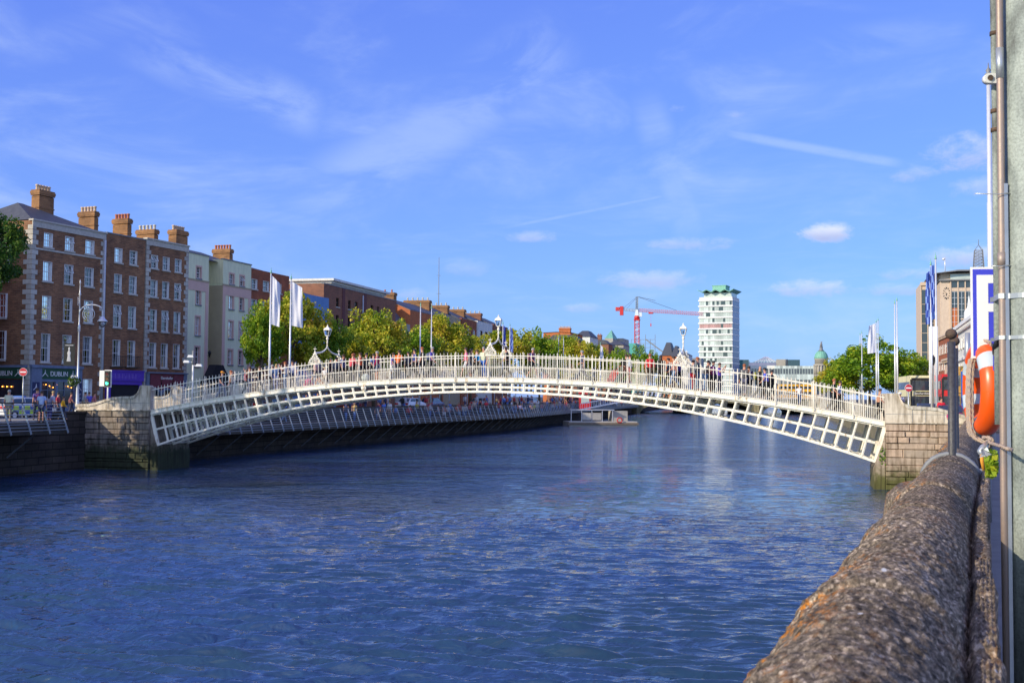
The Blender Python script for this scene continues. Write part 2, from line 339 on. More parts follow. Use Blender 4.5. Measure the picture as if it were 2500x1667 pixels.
def water_mesh():
    ys=[-40.,0.,3.];y=5.0
    while y<95: ys.append(y);y+=max(.035,.00008*y*y)
    ys+= [100,110,125,150,200,300,450,700];ys=np.array(ys);nu=420
    u=np.concatenate(([-1.0],np.linspace(0,1,nu),[2.0]))
    Yg=np.repeat(ys[:,None],len(u),1);xl=-.60*Yg-4;xr=.46*Yg+2
    X=xl+(xr-xl)*u[None,:];X[:,0]=-130;X[:,-1]=400
    rg=np.random.RandomState(5);H=np.zeros_like(X);dy=np.gradient(ys)[:,None]
    cell=np.maximum(dy,0)*2.2
    wx=X+.25*np.sin(.31*Yg+.2*X)+.2*np.sin(.17*X-.23*Yg);wy=Yg+.3*np.sin(.27*X+.11*Yg)+.15*np.sin(.6*X)
    gust=.75+.35*np.sin(.11*X+.07*Yg+1)+.25*np.sin(.05*Yg-.19*X)+.15*np.sin(.33*Yg+.09*X)
    for k in range(120):
        lam=.28*(1.9/.28)**(rg.rand()**1.25);th_=R(90-12)+rg.randn()*R(12);kk=2*PI/lam
        amp=.0092*lam**1.0*(1 if lam<.8 else .20);ph=rg.rand()*6.28
        fade=np.clip((lam-cell)/(cell+1e-6)*.9,0,1)
        s=np.sin(kk*(np.cos(th_)*wx+np.sin(th_)*wy)+ph)
        H+=amp*fade*s
    H*=np.clip(gust,.35,1.5)
    edge=np.clip((Yg-3)/3,0,1)*np.clip((98-Yg)/50,0,1);edge[:,0]=0;edge[:,-1]=0;edge[:,1]=0;edge[:,-2]=0
    H*=edge
    ny,nx=X.shape;co_=np.stack([X,Yg,H+WZ],-1).reshape(-1,3).astype(np.float32)
    i=np.arange(ny*nx).reshape(ny,nx);q=np.stack([i[:-1,:-1],i[:-1,1:],i[1:,1:],i[1:,:-1]],-1).reshape(-1,4).astype(np.int32)
    me=bpy.data.meshes.new('river_water');me.vertices.add(len(co_));me.vertices.foreach_set('co',co_.ravel())
    me.loops.add(q.size);me.loops.foreach_set('vertex_index',q.ravel());me.polygons.add(len(q))
    me.polygons.foreach_set('loop_start',np.arange(0,q.size,4,dtype=np.int32));me.polygons.foreach_set('loop_total',np.full(len(q),4,dtype=np.int32));me.polygons.foreach_set('use_smooth',np.ones(len(q),dtype=bool))
    me.update(calc_edges=True);me.materials.append(water());print('water verts',len(co_));return me
tag(ob('river_water',water_mesh()),kind='structure',label='blue rippled river water between the quays')
# left quay wall line (world x,y): upstream .. downstream
def ql(Y):   # x of left quay wall
    if Y<68: return -27.5+(Y-68)*math.tan(R(15))
    if Y<157: return -27.5+(Y-68)*math.tan(R(17))
    return ql(156.99)+(Y-157)*math.tan(R(11.6))
def qr(Y):   # right quay wall beyond the bridge
    if Y<64: return Y*math.tan(R(22.4))-.45
    return 64*math.tan(R(22.4))-.45+(Y-64)*math.tan(R(13.2))
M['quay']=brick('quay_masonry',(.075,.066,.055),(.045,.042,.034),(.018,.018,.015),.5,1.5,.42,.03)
def band(name,fa,fb,z0,z1,ys,ms,label):
    b=MB();a=[(fa(y),y) for y in ys];c=[(fb(y),y) for y in ys]
    for k in range(len(ys)-1):
        b.face([(a[k][0],a[k][1],z1),(c[k][0],c[k][1],z1),(c[k+1][0],c[k+1][1],z1),(a[k+1][0],a[k+1][1],z1)],0)
        for q in (a,c): b.face([(q[k][0],q[k][1],z0),(q[k+1][0],q[k+1][1],z0),(q[k+1][0],q[k+1][1],z1),(q[k][0],q[k][1],z1)],1)
    for q in (0,-1): b.face([(a[q][0],a[q][1],z0),(c[q][0],c[q][1],z0),(c[q][0],c[q][1],z1),(a[q][0],a[q][1],z1)],1)
    return tag(b.build(name,ms),kind='structure',label=label)
ysL=[-20,20,50,68,90,120,157,200,260,340,700,1500]
band('ground',lambda y:-1200,lambda y:ql(y)-.55,-6,-.13,ysL,[M['asphalt'],M['quay']],'north bank ground under the street')
band('quay_pavement',lambda y:ql(y)-6.5,lambda y:ql(y)-.55,-.13,0.0,ysL,[M['paving'],M['quay']],'north quay pavement with its kerb')
ysR=[-20,20,40,64,90,120,160,220,300,340,700,1500]
band('ground',lambda y:qr(y)+.5,lambda y:1400,-6,-.13,ysR,[M['asphalt'],M['quay']],'south bank ground under the street')
band('quay_pavement',lambda y:qr(y)+.5,lambda y:qr(y)+3.6,-.13,0.0,ysR,[M['paving'],M['quay']],'south quay pavement with its kerb')
# north quay wall (a low parapet, the river face below)
b=MB()
for k in range(len(ysL)-1):
    y0,y1=ysL[k],ysL[k+1]
    if y0>=340: break
    p=[(ql(y0),y0),(ql(y1),y1)]
    for o0,o1,z0,z1 in (((-.55,0,-3.4,.40),(-.62,.06,.40,.55)) if y0>=68 else ((-.55,0,-3.4,-.02),(-.60,.05,-.02,.06))):
        b.prism([(p[0][0]+o0,y0,z0),(p[0][0]+o1,y0,z0),(p[0][0]+o1,y0,z1),(p[0][0]+o0,y0,z1)],(p[1][0]-p[0][0],y1-y0,0))
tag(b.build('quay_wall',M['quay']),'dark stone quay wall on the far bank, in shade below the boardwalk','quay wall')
b=MB()
for k in range(3,len(ysR)-1):
    y0,y1=ysR[k],ysR[k+1]
    if y0>=340: break
    p=[(qr(y0),y0),(qr(y1),y1)]
    for o0,o1,z0,z1 in ((0,.5,-3.4,.85),(-.05,.55,.85,1.02)):
        b.prism([(p[0][0]+o0,y0,z0),(p[0][0]+o1,y0,z0),(p[0][0]+o1,y0,z1),(p[0][0]+o0,y0,z1)],(p[1][0]-p[0][0],y1-y0,0))
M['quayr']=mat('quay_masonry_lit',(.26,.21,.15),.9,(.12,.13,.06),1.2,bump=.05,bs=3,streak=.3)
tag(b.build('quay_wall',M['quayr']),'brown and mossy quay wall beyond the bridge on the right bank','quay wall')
# ---------------------------------------------------------------- the iron footbridge
# local frame: x along the bridge from the far-left end, y across it (away from camera), z up
BL=Vector((-22.1,70.5));BR=Vector((19.5,60.0));BLEN=(BR-BL).length
bdir=(BR-BL).normalized();BROT=math.atan2(bdir.y,bdir.x);BW=3.66
def bw(x,y,z): # local->world
    return Vector((BL.x+bdir.x*x-bdir.y*y,BL.y+bdir.y*x+bdir.x*y,z))
def arc(x,ze,zc,half,cx=BLEN/2,tilt=0):
    s=zc-ze;Rr=(half*half+s*s)/(2*s);d=x-cx
    return zc-Rr+math.sqrt(max(Rr*Rr-d*d,0))+tilt*d
def zd(x): return arc(x,.60,2.75,BLEN/2,tilt=-.0025)      # foot of the railing
def zu(x): return zd(x)-.27
def zl(x): return arc(x,-1.50,1.95,BLEN/2-.5,tilt=-.0025)
bridge=empty('footbridge',(BL.x,BL.y,0),BROT,'white painted cast iron arched footbridge spanning the river, full of people','footbridge')
NC=62
def rib(y,name):
    b=MB();T=.035
    xt=[BLEN*i/NC for i in range(NC+1)];xl=[.5+(BLEN-1.0)*i/NC for i in range(NC+1)]
    for i in range(NC):
        U0_=Vector((xt[i],0,zu(xt[i])));U1=Vector((xt[i+1],0,zu(xt[i+1])));L0=Vector((xl[i],0,zl(xl[i])));L1=Vector((xl[i+1],0,zl(xl[i+1])))
        for r in range(2):
            f0,f1=r*.5,(r+1)*.5
            q=[L0.lerp(U0_,f0),L1.lerp(U1,f0),L1.lerp(U1,f1),L0.lerp(U0_,f1)]
            w=((q[1]-q[0]).length);h=((q[3]-q[0]).length)
            mx=.058/w;mh=min(.062/h,.34);cx=.035/w;ch=min(.035,h*.10)/h
            def P(u,v): return q[0].lerp(q[1],u).lerp(q[3].lerp(q[2],u),v)
            o=[P(0,0),P(1,0),P(1,1),P(0,1)]
            n=[(mx+cx,mh),(1-mx-cx,mh),(1-mx,mh+ch),(1-mx,1-mh-ch),(1-mx-cx,1-mh),(mx+cx,1-mh),(mx,1-mh-ch),(mx,mh+ch)]
            inn=[P(*k) for k in n]
            for yy,fl in ((y-T,0),(y+T,1)):
                Y=Vector((0,yy,0))
                fs=[[o[0],o[1],inn[1],inn[0]],[o[1],inn[2],inn[1]],[o[1],o[2],inn[3],inn[2]],[o[2],inn[4],inn[3]],[o[2],o[3],inn[5],inn[4]],[o[3],inn[6],inn[5]],[o[3],o[0],inn[7],inn[6]],[o[0],inn[0],inn[7]]]
                for f in fs: b.face([p+Y for p in f])
            for k in range(8):
                a_,c_=inn[k],inn[(k+1)%8];b.face([a_+Vector((0,y-T,0)),c_+Vector((0,y-T,0)),c_+Vector((0,y+T,0)),a_+Vector((0,y+T,0))])
        # raised ribs along chords and at each joint
        for s_ in (-1,1):
            yy=y+s_*(T+.012)
            b.bar(L0+Vector((0,yy,.02)),U0_+Vector((0,yy,-.02)),.035,.024,up=(0,1,0))
    for f,g in ((lambda x:zl(x),xl),):
        for i in range(NC): b.bar((g[i],y,f(g[i])-.03),(g[i+1],y,f(g[i+1])-.03),.17,.06)
    for i in range(NC): b.bar((xt[i],y,zu(xt[i])+.02),(xt[i+1],y,zu(xt[i+1])+.02),.15,.05)
    for i in range(NC):
        m0=Vector((xl[i],y-T-.008,0)).lerp(Vector((xt[i],y-T-.008,0)),.5);z0=(zl(xl[i])+zu(xt[i]))/2
        m1x=(xl[i+1]+xt[i+1])/2;z1=(zl(xl[i+1])+zu(xt[i+1]))/2
        b.bar((m0.x,y-T-.008,z0),(m1x,y-T-.008,z1),.016,.03)
    for e in (0,NC): b.bar((xl[e],y,zl(xl[e])-.06),(xt[e],y,zu(xt[e])+.03),.12,.2)
    return b.build(name,M['iron'],bridge)
for y in (.05,BW/2,BW-.05): rib(y,'arch_rib')
b=MB();K=86
for i in range(K):
    x0,x1=BLEN*i/K,BLEN*(i+1)/K
    b.prism([(x0,.02,zd(x0)-.16),(x0,BW-.02,zd(x0)-.16),(x0,BW-.02,zd(x0)-.04),(x0,.02,zd(x0)-.04)],(x1-x0,0,zd(x1)-zd(x0)))
M['deckm']=mat('deck_surface',(.16,.15,.14),.9)
b.build('deck',M['deckm'],bridge)
def fascia(y,s_):
    b=MB()
    for i in range(K):
        x0,x1=BLEN*i/K,BLEN*(i+1)/K
        for dz0,dz1,t in ((-.23,.0,.05),(-.25,-.21,.09),(-.015,.02,.085)):
            b.prism([(x0,y,zd(x0)+dz0),(x0,y+s_*t,zd(x0)+dz0),(x0,y+s_*t,zd(x0)+dz1),(x0,y,zd(x0)+dz1)],(x1-x0,0,zd(x1)-zd(x0)))
        x=x0;
        for q in (0,.25):
            b.sphere((x+q,y+s_*.055,zd(x+q)-.165),.017,6)
    return b
fascia(-.012,-1).build('edge_beam',M['iron'],bridge);fascia(BW+.012,1).build('edge_beam',M['iron'],bridge)
def railing(y,out):
    b=MB();n=int(BLEN/.215);st=BLEN/n
    for i in range(1,n*2):
        x=i*st/2;z=zd(x)
        if i%2==0:
            b.tube([(x,y,z-.01),(x,y,z+1.37),(x,y,z+1.43)],[.0175,.0175,.004],5)
        else: b.tube([(x,y,z-.01),(x,y,z+.66),(x,y,z+.72)],[.0155,.0155,.004],5)
    r=b.build('railing',M['iron'],bridge)
    b=MB()
    for i in range(K):
        x0,x1=BLEN*i/K,BLEN*(i+1)/K
        b.bar((x0,y,zd(x0)+1.25),(x1,y,zd(x1)+1.25),.03,.042)
    b.build('handrail',M['iron'],r);b=MB()
    for i in range(K):
        x0,x1=BLEN*i/K,BLEN*(i+1)/K;b.bar((x0,y,zd(x0)+.62),(x1,y,zd(x1)+.62),.022,.028)
    b.build('mid_rail',M['iron'],r)
    k=int(BLEN/1.98)
    b=MB();b.tube([(0,0,-.2),(0,0,1.36)],.024,8);b.sphere((0,0,1.40),.042,8);b.tube([(0,0,1.42),(0,0,1.5)],[.02,.004],6)
    b.tube([(0,out*.04,-.22),(0,out*.16,-.12),(0,out*.15,.2),(0,out*.08,.5),(0,0,.66)],[.02,.022,.02,.016,.012],6)
    pm=b.mesh('railing_post',M['iron'])
    for i in range(1,k+1):
        x=(i-.2)*BLEN/(k+.6);ob('railing_post',pm,r,(x,y,zd(x)))
    return r
railing(.02,-1);railing(BW-.02,1)
b=MB()
for i in range(0,NC+1,2):
    x=.5+(BLEN-1)*i/NC;z=zl(x)
    for y0,y1 in ((.1,BW/2-.05),(BW/2+.05,BW-.1)):
        b.tube([(x,y0,z+.04),(x,y1,z+.04)],.035,6)
        if i<NC:
            x2=.5+(BLEN-1)*(i+2)/NC;b.bar((x,y0,z+.05),(x2,y1,zl(x2)+.05),.05,.02);b.bar((x,y1,z+.08),(x2,y0,zl(x2)+.08),.05,.02)
    b.bar((x,.1,zu(x)-.03),(x,BW-.1,zu(x)-.03),.08,.14)
b.build('cross_bracing',M['iron'],bridge)
b=MB();b.sphere((13.9,-.10,zu(13.9)-.12),.13,12,0,(1,.5,1));b.tube([(13.9,-.02,zu(13.9)-.12),(13.9,-.12,zu(13.9)-.12)],.15,14);b.build('navigation_light',M['iron'],bridge)
# lamp arches over the walkway
def bx_at(px,off=0.0):
    P=BL+Vector((-bdir.y,bdir.x))*off;u=bdir;n=Vector((-u.y,u.x));d=ray(px,900);dd=Vector((d.x,d.y));Y=P.dot(n)/dd.dot(n);return (dd*Y-P).dot(u)
def lamp(px):
    x=bx_at(px);zr=zd(x)+1.27
    W2=.34;Hh=.72;a=ob('lamp_arch',None,bridge)
    for y in (.02,BW-.02):
        b=MB()
        def pt(u,v): return (x+u*W2,y,zr+v*Hh)
        for s_ in (-1,1):
            og=[(1.0,0),(1.04,.12),(.93,.26),(.68,.40),(.42,.55),(.22,.74),(.08,.93),(0,1.06)]
            b.tube([pt(s_*u,v) for u,v in og],[.034]*5+[.03,.028,.026],6)
            b.tube([pt(s_*u,v) for u,v in [(.80,0),(.84,.14),(.70,.27),(.5,.36),(.34,.5),(.16,.66)]],.02,5)
            b.tube([pt(s_*u,v) for u,v in [(.40,0),(.42,.2),(.30,.38),(.12,.5),(0,.56)]],.022,5)
            b.tube([pt(s_*u,v) for u,v in [(.62,0),(.60,.14),(.46,.22),(.42,.12)]],.018,5)
            b.tube([pt(s_*u,v) for u,v in [(.22,0),(.22,.22),(.0,.40)]],.016,5)
            for u,v in ((.95,.34),(.72,.47),(.50,.62),(.33,.80)): b.sphere(pt(s_*u,v),.032,6)
            for u,v in ((.98,.2),(.62,.3),(.3,.62)): b.sphere(pt(s_*u,v),.026,6)
        b.tube([pt(0,0),pt(0,1.1)],[.018,.018],5);b.tube([pt(-1,0.02),pt(1,.02)],.026,6)
        b.tube([pt(0,1.0),pt(0,1.42)],[.03,.006],6);b.tube([pt(-.22,1.22),pt(.22,1.22)],[.014,.014],5);b.sphere(pt(0,1.22),.04,6);b.sphere(pt(-.24,1.22),.026,6);b.sphere(pt(.24,1.22),.026,6)
        b.build('lamp_bracket',M['iron'],a)
    b=MB();yc=BW/2
    zt=zr+1.62
    for s_ in (-1,1):
        P=[(1.0,.72),(.95,.80),(.80,.83),(.62,.86),(.44,.92),(.28,1.02),(.15,1.14),(.07,1.24),(0.02,1.36)]
        pts=[(x,yc+s_*(BW/2-.02)*u,zr+v*.80) for u,v in P]
        b.tube(pts,[.05,.055,.055,.055,.05,.045,.04,.035,.035],8)
        for k in range(len(pts)-2):
            for q in range(4):
                f=q/4;c=Vector(pts[k]).lerp(Vector(pts[k+1]),f);b.sphere(c,.062-.003*k,6)
        b.tube([(x,yc+s_*(BW/2-.02),zr+.5),pts[0]],.04,6)
    z0=zr+1.02
    prof=[(r_,z0+(v_-z0)*.74) for r_,v_ in [(.035,z0),(.05,z0+.08),(.04,z0+.16),(.038,z0+.38),(.062,z0+.44),(.045,z0+.5),(.04,z0+.62),(.075,z0+.72),(.09,z0+.78),(.05,z0+.84),(.06,z0+.93),(.11,z0+.98)]]
    b.lathe(prof,(x,yc,0),10)
    arm=b.build('lamp_column',M['iron'],a)
    zb=0;LZ=z0+.73;b=MB();q=PI/4
    b.lathe([(.13,zb-.03),(.17,zb),(.17,zb+.03)],(0,0,0),4,rot=q,sm=False)
    for k in range(4):
        an=q+k*PI/2;b.bar((0+.16*math.cos(an),0+.16*math.sin(an),zb+.02),(0+.29*math.cos(an),0+.29*math.sin(an),zb+.46),.028,.028)
    b.lathe([(.31,zb+.45),(.33,zb+.47),(.31,zb+.50),(.27,zb+.58),(.17,zb+.66),(.09,zb+.70),(.07,zb+.75),(.045,zb+.78)],(0,0,0),4,rot=q,sm=False)
    b.sphere((0,0,zb+.82),.055,8);b.tube([(0,0,zb+.85),(0,0,zb+.93)],[.02,.005],6)
    lan=b.build('lantern',M['iron'],a,(x,yc,LZ));lan.scale=(.86,.86,.76)
    b=MB();b.lathe([(.15,zb+.03),(.275,zb+.45)],(0,0,0),4,rot=q,sm=False,cap=False);b.build('lantern_glass',M['lampglass'],a,(x,yc,LZ)).scale=(.86,.86,.76)
    b=MB();b.tube([(0,0,zb+.02),(0,0,zb+.2)],.02,6);b.sphere((0,0,zb+.24),.06,8,0,(1,1,1.3));b.build('lamp_bulb',M['lampcore'],a,(x,yc,LZ)).scale=(.86,.86,.76)
for px in (768,1196,1660): lamp(px)
# ---------------------------------------------------------------- stone piers with curved parapets
def blocks(b,x0,x1,z0,z1,yf,yb,rows,rnd,mi=0,wmin=.5,wmax=1.2,jit=.04):
    """rough coursed blocks filling a wall face whose front lies at yf"""
    zs=[z0];hh=(z1-z0)/rows
    for k in range(rows): zs.append(z0+hh*(k+1)+(rnd.uniform(-.09,.09) if k<rows-1 else 0))
    for k in range(rows):
        x=x0
        while x<x1-.02:
            w=rnd.uniform(wmin,wmax);e=min(x+w,x1)
            if x1-e<.3:e=x1
            j=rnd.uniform(0,jit);g=.005
            a=(x+g,yf-j,zs[k]+g);c=(e-g,yb,zs[k+1]-g);ch=.03
            fr=[(a[0]+ch,a[1],a[2]+ch),(c[0]-ch,a[1]-rnd.uniform(-.02,.02),a[2]+ch),(c[0]-ch,a[1]-rnd.uniform(-.02,.02),c[2]-ch),(a[0]+ch,a[1],c[2]-ch)]
            bk=[(a[0],a[1]+ch+.03,a[2]),(c[0],a[1]+ch+.03,a[2]),(c[0],a[1]+ch+.03,c[2]),(a[0],a[1]+ch+.03,c[2])]
            rr=[(p[0],yb,p[2]) for p in bk]
            b.face(fr,mi)
            for q in range(4):
                b.face([bk[q],bk[(q+1)%4],fr[(q+1)%4],fr[q]],mi);b.face([rr[q],rr[(q+1)%4],bk[(q+1)%4],bk[q]],mi)
            x=e
def stone(name,c,c2,c3,moss_top):
    m,nt,bs=newmat(name);bs.inputs['Roughness'].default_value=.9
    tc=N(nt,'ShaderNodeTexCoord');g=N(nt,'ShaderNodeNewGeometry')
    no=N(nt,'ShaderNodeTexNoise');no.inputs['Scale'].default_value=2.5;no.inputs['Detail'].default_value=10;no.inputs['Roughness'].default_value=.7;L(nt,tc.outputs['Object'],no.inputs[0])
    r=N(nt,'ShaderNodeValToRGB');e=r.color_ramp.elements;e[0].position=.32;e[0].color=c4(c2);e[1].position=.62;e[1].color=c4(c);L(nt,no.outputs[0],r.inputs[0])
    ri=N(nt,'ShaderNodeValToRGB');e=ri.color_ramp.elements;e[0].color=(.78,.78,.78,1);e[1].color=(1.18,1.05,.95,1);L(nt,g.outputs['Random Per Island'],ri.inputs[0])
    mx=N(nt,'ShaderNodeMix',data_type='RGBA',blend_type='MULTIPLY');mx.inputs[0].default_value=1;L(nt,r.outputs[0],mx.inputs[6]);L(nt,ri.outputs[0],mx.inputs[7])
    sp=N(nt,'ShaderNodeSeparateXYZ');L(nt,tc.outputs['Object'],sp.inputs[0])
    ad=N(nt,'ShaderNodeMath',operation='MULTIPLY_ADD');ad.inputs[1].default_value=1.6;L(nt,no.outputs[0],ad.inputs[0]);L(nt,sp.outputs[2],ad.inputs[2])
    mr=N(nt,'ShaderNodeMapRange',interpolation_type='SMOOTHSTEP');mr.inputs[1].default_value=moss_top;mr.inputs[2].default_value=moss_top+1.0;mr.inputs[3].default_value=1;mr.inputs[4].default_value=0;L(nt,ad.outputs[0],mr.inputs[0])
    m2=N(nt,'ShaderNodeMix',data_type='RGBA');L(nt,mr.outputs[0],m2.inputs[0]);L(nt,mx.outputs[2],m2.inputs[6]);m2.inputs[7].default_value=c4(c3)
    mp=N(nt,'ShaderNodeMapping');mp.inputs['Scale'].default_value=(4,4,.5);L(nt,tc.outputs['Object'],mp.inputs[0])
    n2=N(nt,'ShaderNodeTexNoise');n2.inputs['Scale'].default_value=1.4;n2.inputs['Detail'].default_value=8;L(nt,mp.outputs[0],n2.inputs[0])
    r2=N(nt,'ShaderNodeValToRGB');e=r2.color_ramp.elements;e[0].position=.38;e[0].color=(.55,.52,.48,1);e[1].position=.56;e[1].color=(1,1,1,1);L(nt,n2.outputs[0],r2.inputs[0])
    m3=N(nt,'ShaderNodeMix',data_type='RGBA',blend_type='MULTIPLY');m3.inputs[0].default_value=1;L(nt,m2.outputs[2],m3.inputs[6]);L(nt,r2.outputs[0],m3.inputs[7])
    L(nt,m3.outputs[2],bs.inputs['Base Color'])
    bp=N(nt,'ShaderNodeBump');bp.inputs['Distance'].default_value=.04;L(nt,no.outputs[0],bp.inputs['Height']);L(nt,bp.outputs[0],bs.inputs['Normal']);return m
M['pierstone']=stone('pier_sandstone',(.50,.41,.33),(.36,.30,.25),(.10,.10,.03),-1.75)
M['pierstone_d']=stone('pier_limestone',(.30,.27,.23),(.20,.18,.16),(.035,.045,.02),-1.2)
M['parapet']=stone('parapet_granite',(.66,.63,.55),(.50,.47,.40),(.5,.47,.40),-6)
def pier(side,label):
    """side -1: left pier, runs to negative local x; +1: right"""
    root=empty('stone_pier',(BL.x,BL.y,0) if side<0 else (BR.x,BR.y,0),BROT,label,'bridge pier')
    rnd=random.Random(3+side);W2=5.2 if side<0 else 5.6
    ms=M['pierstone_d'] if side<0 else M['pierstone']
    zt=zd(0 if side<0 else BLEN)-.0;zt=.62 if side<0 else .46
    X=lambda a:side*a
    b=MB();lo,hi=(X(W2),X(.02)) if side<0 else (X(.02),X(W2))
    blocks(b,lo,hi,-3.3,zt-.42,-.12,.5,10,rnd,wmin=.5,wmax=1.9,jit=.10);blocks(b,lo,hi,zt-.40,zt+.0,-.16,.5,1,rnd,wmin=.9,wmax=1.7,jit=.01)
    b.box((lo,.52,-3.4),(hi,BW+.4,zt-.02))
    # skew footing under the iron springing
    fx=X(-.55)
    b.prism([(X(.0),-.05,-3.4),(fx,-.05,-3.4),(fx,-.05,-1.95),(X(-.5),-.05,-1.60),(X(.0),-.05,-.2)],(0,BW+.1,0))
    b.build('masonry',ms,root)
    b=MB();b.box((min(lo,hi)-.02,-.24,zt+.0),(max(lo,hi)+.02,.44,zt+.07));b.build('string_course',M['parapet'],root)
    for yy in (-.16,BW-.12):
        b=MB();z0=zt+.07
        # swept parapet outline: end pier, concave sweep, gently falling shoulder
        prof=[(0,1.50),(.10,1.62),(.62,1.62),(.70,1.56),(.78,1.30),(.90,1.08),(1.10,.93),(1.35,.86),(2.0,.86),(2.6,.80),(3.2,.62),(3.8,.42),(4.3,.33),(W2,.32)]
        poly=[(X(u),yy,z0+v*.92) for u,v in prof]
        poly=[(X(0),yy,z0)]+poly+[(X(W2),yy,z0)]
        b.prism(poly,(0,.42,0))
        cop=[(X(u),z0+v*.92) for u,v in prof[2:]]
        for k in range(len(cop)-1):
            a_,c_=cop[k],cop[k+1];b.prism([(a_[0],yy-.05,a_[1]-.14),(a_[0],yy+.47,a_[1]-.14),(a_[0],yy+.47,a_[1]+.02),(a_[0],yy-.05,a_[1]+.02)],(c_[0]-a_[0],0,c_[1]-a_[1]))
        o=b.build('parapet',M['parapet'],root)
        b=MB()
        for (u,v) in ((1.35,.78),(2.0,.78),(2.9,.62)): b.box((X(u)-.012,yy-.008,z0),(X(u)+.012,yy+.1,z0+v*.86))
        b.box((min(X(.02),X(W2)),yy-.008,z0+.40),(max(X(.02),X(W2)),yy+.1,z0+.418))
        sw=[(X(.78+.6*math.sin(t)),yy-.02,z0+.42+.6*(1-math.cos(t))) for t in [k*PI/2/6 for k in range(7)]]
        b.build('joint_line',M['lead'],o)
    return root
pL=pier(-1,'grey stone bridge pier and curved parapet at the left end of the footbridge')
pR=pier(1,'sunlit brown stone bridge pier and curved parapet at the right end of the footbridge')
# ---------------------------------------------------------------- buildings
_wc={}
def window_mesh(w,h,style,var):
    k=(round(w,2),round(h,2),style,var)
    if k in _wc:return _wc[k]
    r_=random.Random(hash(k)%999);D=.26
    wood={'white':M['wwood'],'dark':M['black'],'cream':M['wwood']}[style if style in('white','dark') else 'cream']
    rev={'white':M['wwood'],'dark':M['brick_dark'],'cream':M['pink']}.get(style,M['wwood'])
    b=MB() # frame, reveal, bars ; local x 0..w, z 0..h, y 0 (wall face) .. D
    for x in (0,w): b.box((min(x,x-.0)-(.0 if x==0 else .03),-.004,0),(x+(.03 if x==0 else 0),D-.03,h),1)
    b.box((.03,-.004,h-.03),(w-.03,D-.03,h),1)
    t=.06
    for x0,x1,z0,z1 in ((0.03,.03+t,0,h),(w-.03-t,w-.03,0,h),(.09,w-.09,0,t*1.4),(.09,w-.09,h-t,h),(.09,w-.09,h*.5-.03,h*.5+.03)):
        b.box((x0,D-.1,z0),(x1,D-.02,z1),0)
    bars=2 if w>.9 else 1
    if style!='dark':
        for k_ in range(1,bars+1):
            x=.09+(w-.18)*k_/(bars+1);b.box((x-.012,D-.07,.08),(x+.012,D-.03,h-.06),0)
        for f in (.25,.75): b.box((.09,D-.065,h*f-.012),(w-.09,D-.035,h*f+.012),0)
    if var==3 and style!='dark': # top-hung sash pushed open
        zt=h-.08;hh=h*.36
        for x in (.1,w-.16): b.bar((x+.03,D-.12,zt),(x+.03,D-.42,zt-hh),.05,.05,0)
        b.bar((.1,D-.42,zt-hh),(w-.1,D-.42,zt-hh),.05,.05,0);b.bar((.1,D-.12,zt),(w-.1,D-.12,zt),.05,.05,0)
        b.bar((w/2,D-.12,zt),(w/2,D-.42,zt-hh),.03,.03,0)
    fr=b.mesh('window_frame',[wood,rev])
    b=MB();b.face([(.05,D-.045,.05),(w-.05,D-.045,.05),(w-.05,D-.045,h-.04),(.05,D-.045,h-.04)])
    b.face([(.02,D+.35,0),(w-.02,D+.35,0),(w-.02,D+.35,h),(.02,D+.35,h)],1)
    for x in (.02,w-.02): b.face([(x,D-.02,0),(x,D+.35,0),(x,D+.35,h),(x,D-.02,h)],1)
    for z in (.0,h): b.face([(.02,D-.02,z),(.02,D+.35,z),(w-.02,D+.35,z),(w-.02,D-.02,z)],1)
    g=b.mesh('pane',[M['pane'],M['dark']])
    b=MB()
    if var in (0,2): 
        for a_,c_ in ((.06,w*.34),(w*.70,w-.06)): b.box((a_,D+.03,.05),(c_,D+.06,h-.05))
    if var==1: b.box((.06,D+.03,h*.05),(w*.45,D+.06,h-.05))
    if var in (2,3): b.box((.06,D+.08,h*.5),(w-.06,D+.1,h-.05))
    cu=b.mesh('curtain',M['curtain']) if b.v else None
    _wc[k]=(fr,g,cu);return _wc[k]
def add_window(root,x0,x1,z0,z1,style,rnd,sill=True,y=0,sillm='quoin'):
    w,h=x1-x0,z1-z0;var=rnd.randrange(5) if h<2.1 else rnd.randrange(3);
    if style=='dark': var=4 if rnd.random()<.7 else 1
    fr,g,cu=window_mesh(round(w,2),round(h,2),style,var)
    o=ob('window',fr,root,(x0,y,z0));ob('pane',g,o)
    if cu: ob('curtain',cu,o)
    if sill:
        b=MB();b.box((-.1,-.12,-.14),(w+.1,.1,-.003));b.build('sill',M[sillm],o)
    return o
def wallface(b,x0,x1,z0,z1,holes,y=0,mi=0):
    xs=sorted({x0,x1,*[v for h in holes for v in h[:2]]});zs=sorted({z0,z1,*[v for h in holes for v in h[2:4]]})
    for i in range(len(xs)-1):
        for j in range(len(zs)-1):
            cx,cz=(xs[i]+xs[i+1])/2,(zs[j]+zs[j+1])/2
            if any(h[0]<cx<h[1] and h[2]<cz<h[3] for h in holes): continue
            b.face([(xs[i],y,zs[j]),(xs[i+1],y,zs[j]),(xs[i+1],y,zs[j+1]),(xs[i],y,zs[j+1])],mi)
    for h in holes:
        D=.24
        b.face([(h[0],y,h[2]),(h[0],y+D,h[2]),(h[0],y+D,h[3]),(h[0],y,h[3])],mi);b.face([(h[1],y,h[2]),(h[1],y+D,h[2]),(h[1],y+D,h[3]),(h[1],y,h[3])],mi)
        b.face([(h[0],y,h[3]),(h[0],y+D,h[3]),(h[1],y+D,h[3]),(h[1],y,h[3])],mi);b.face([(h[0],y,h[2]),(h[0],y+D,h[2]),(h[1],y+D,h[2]),(h[1],y,h[2])],mi)
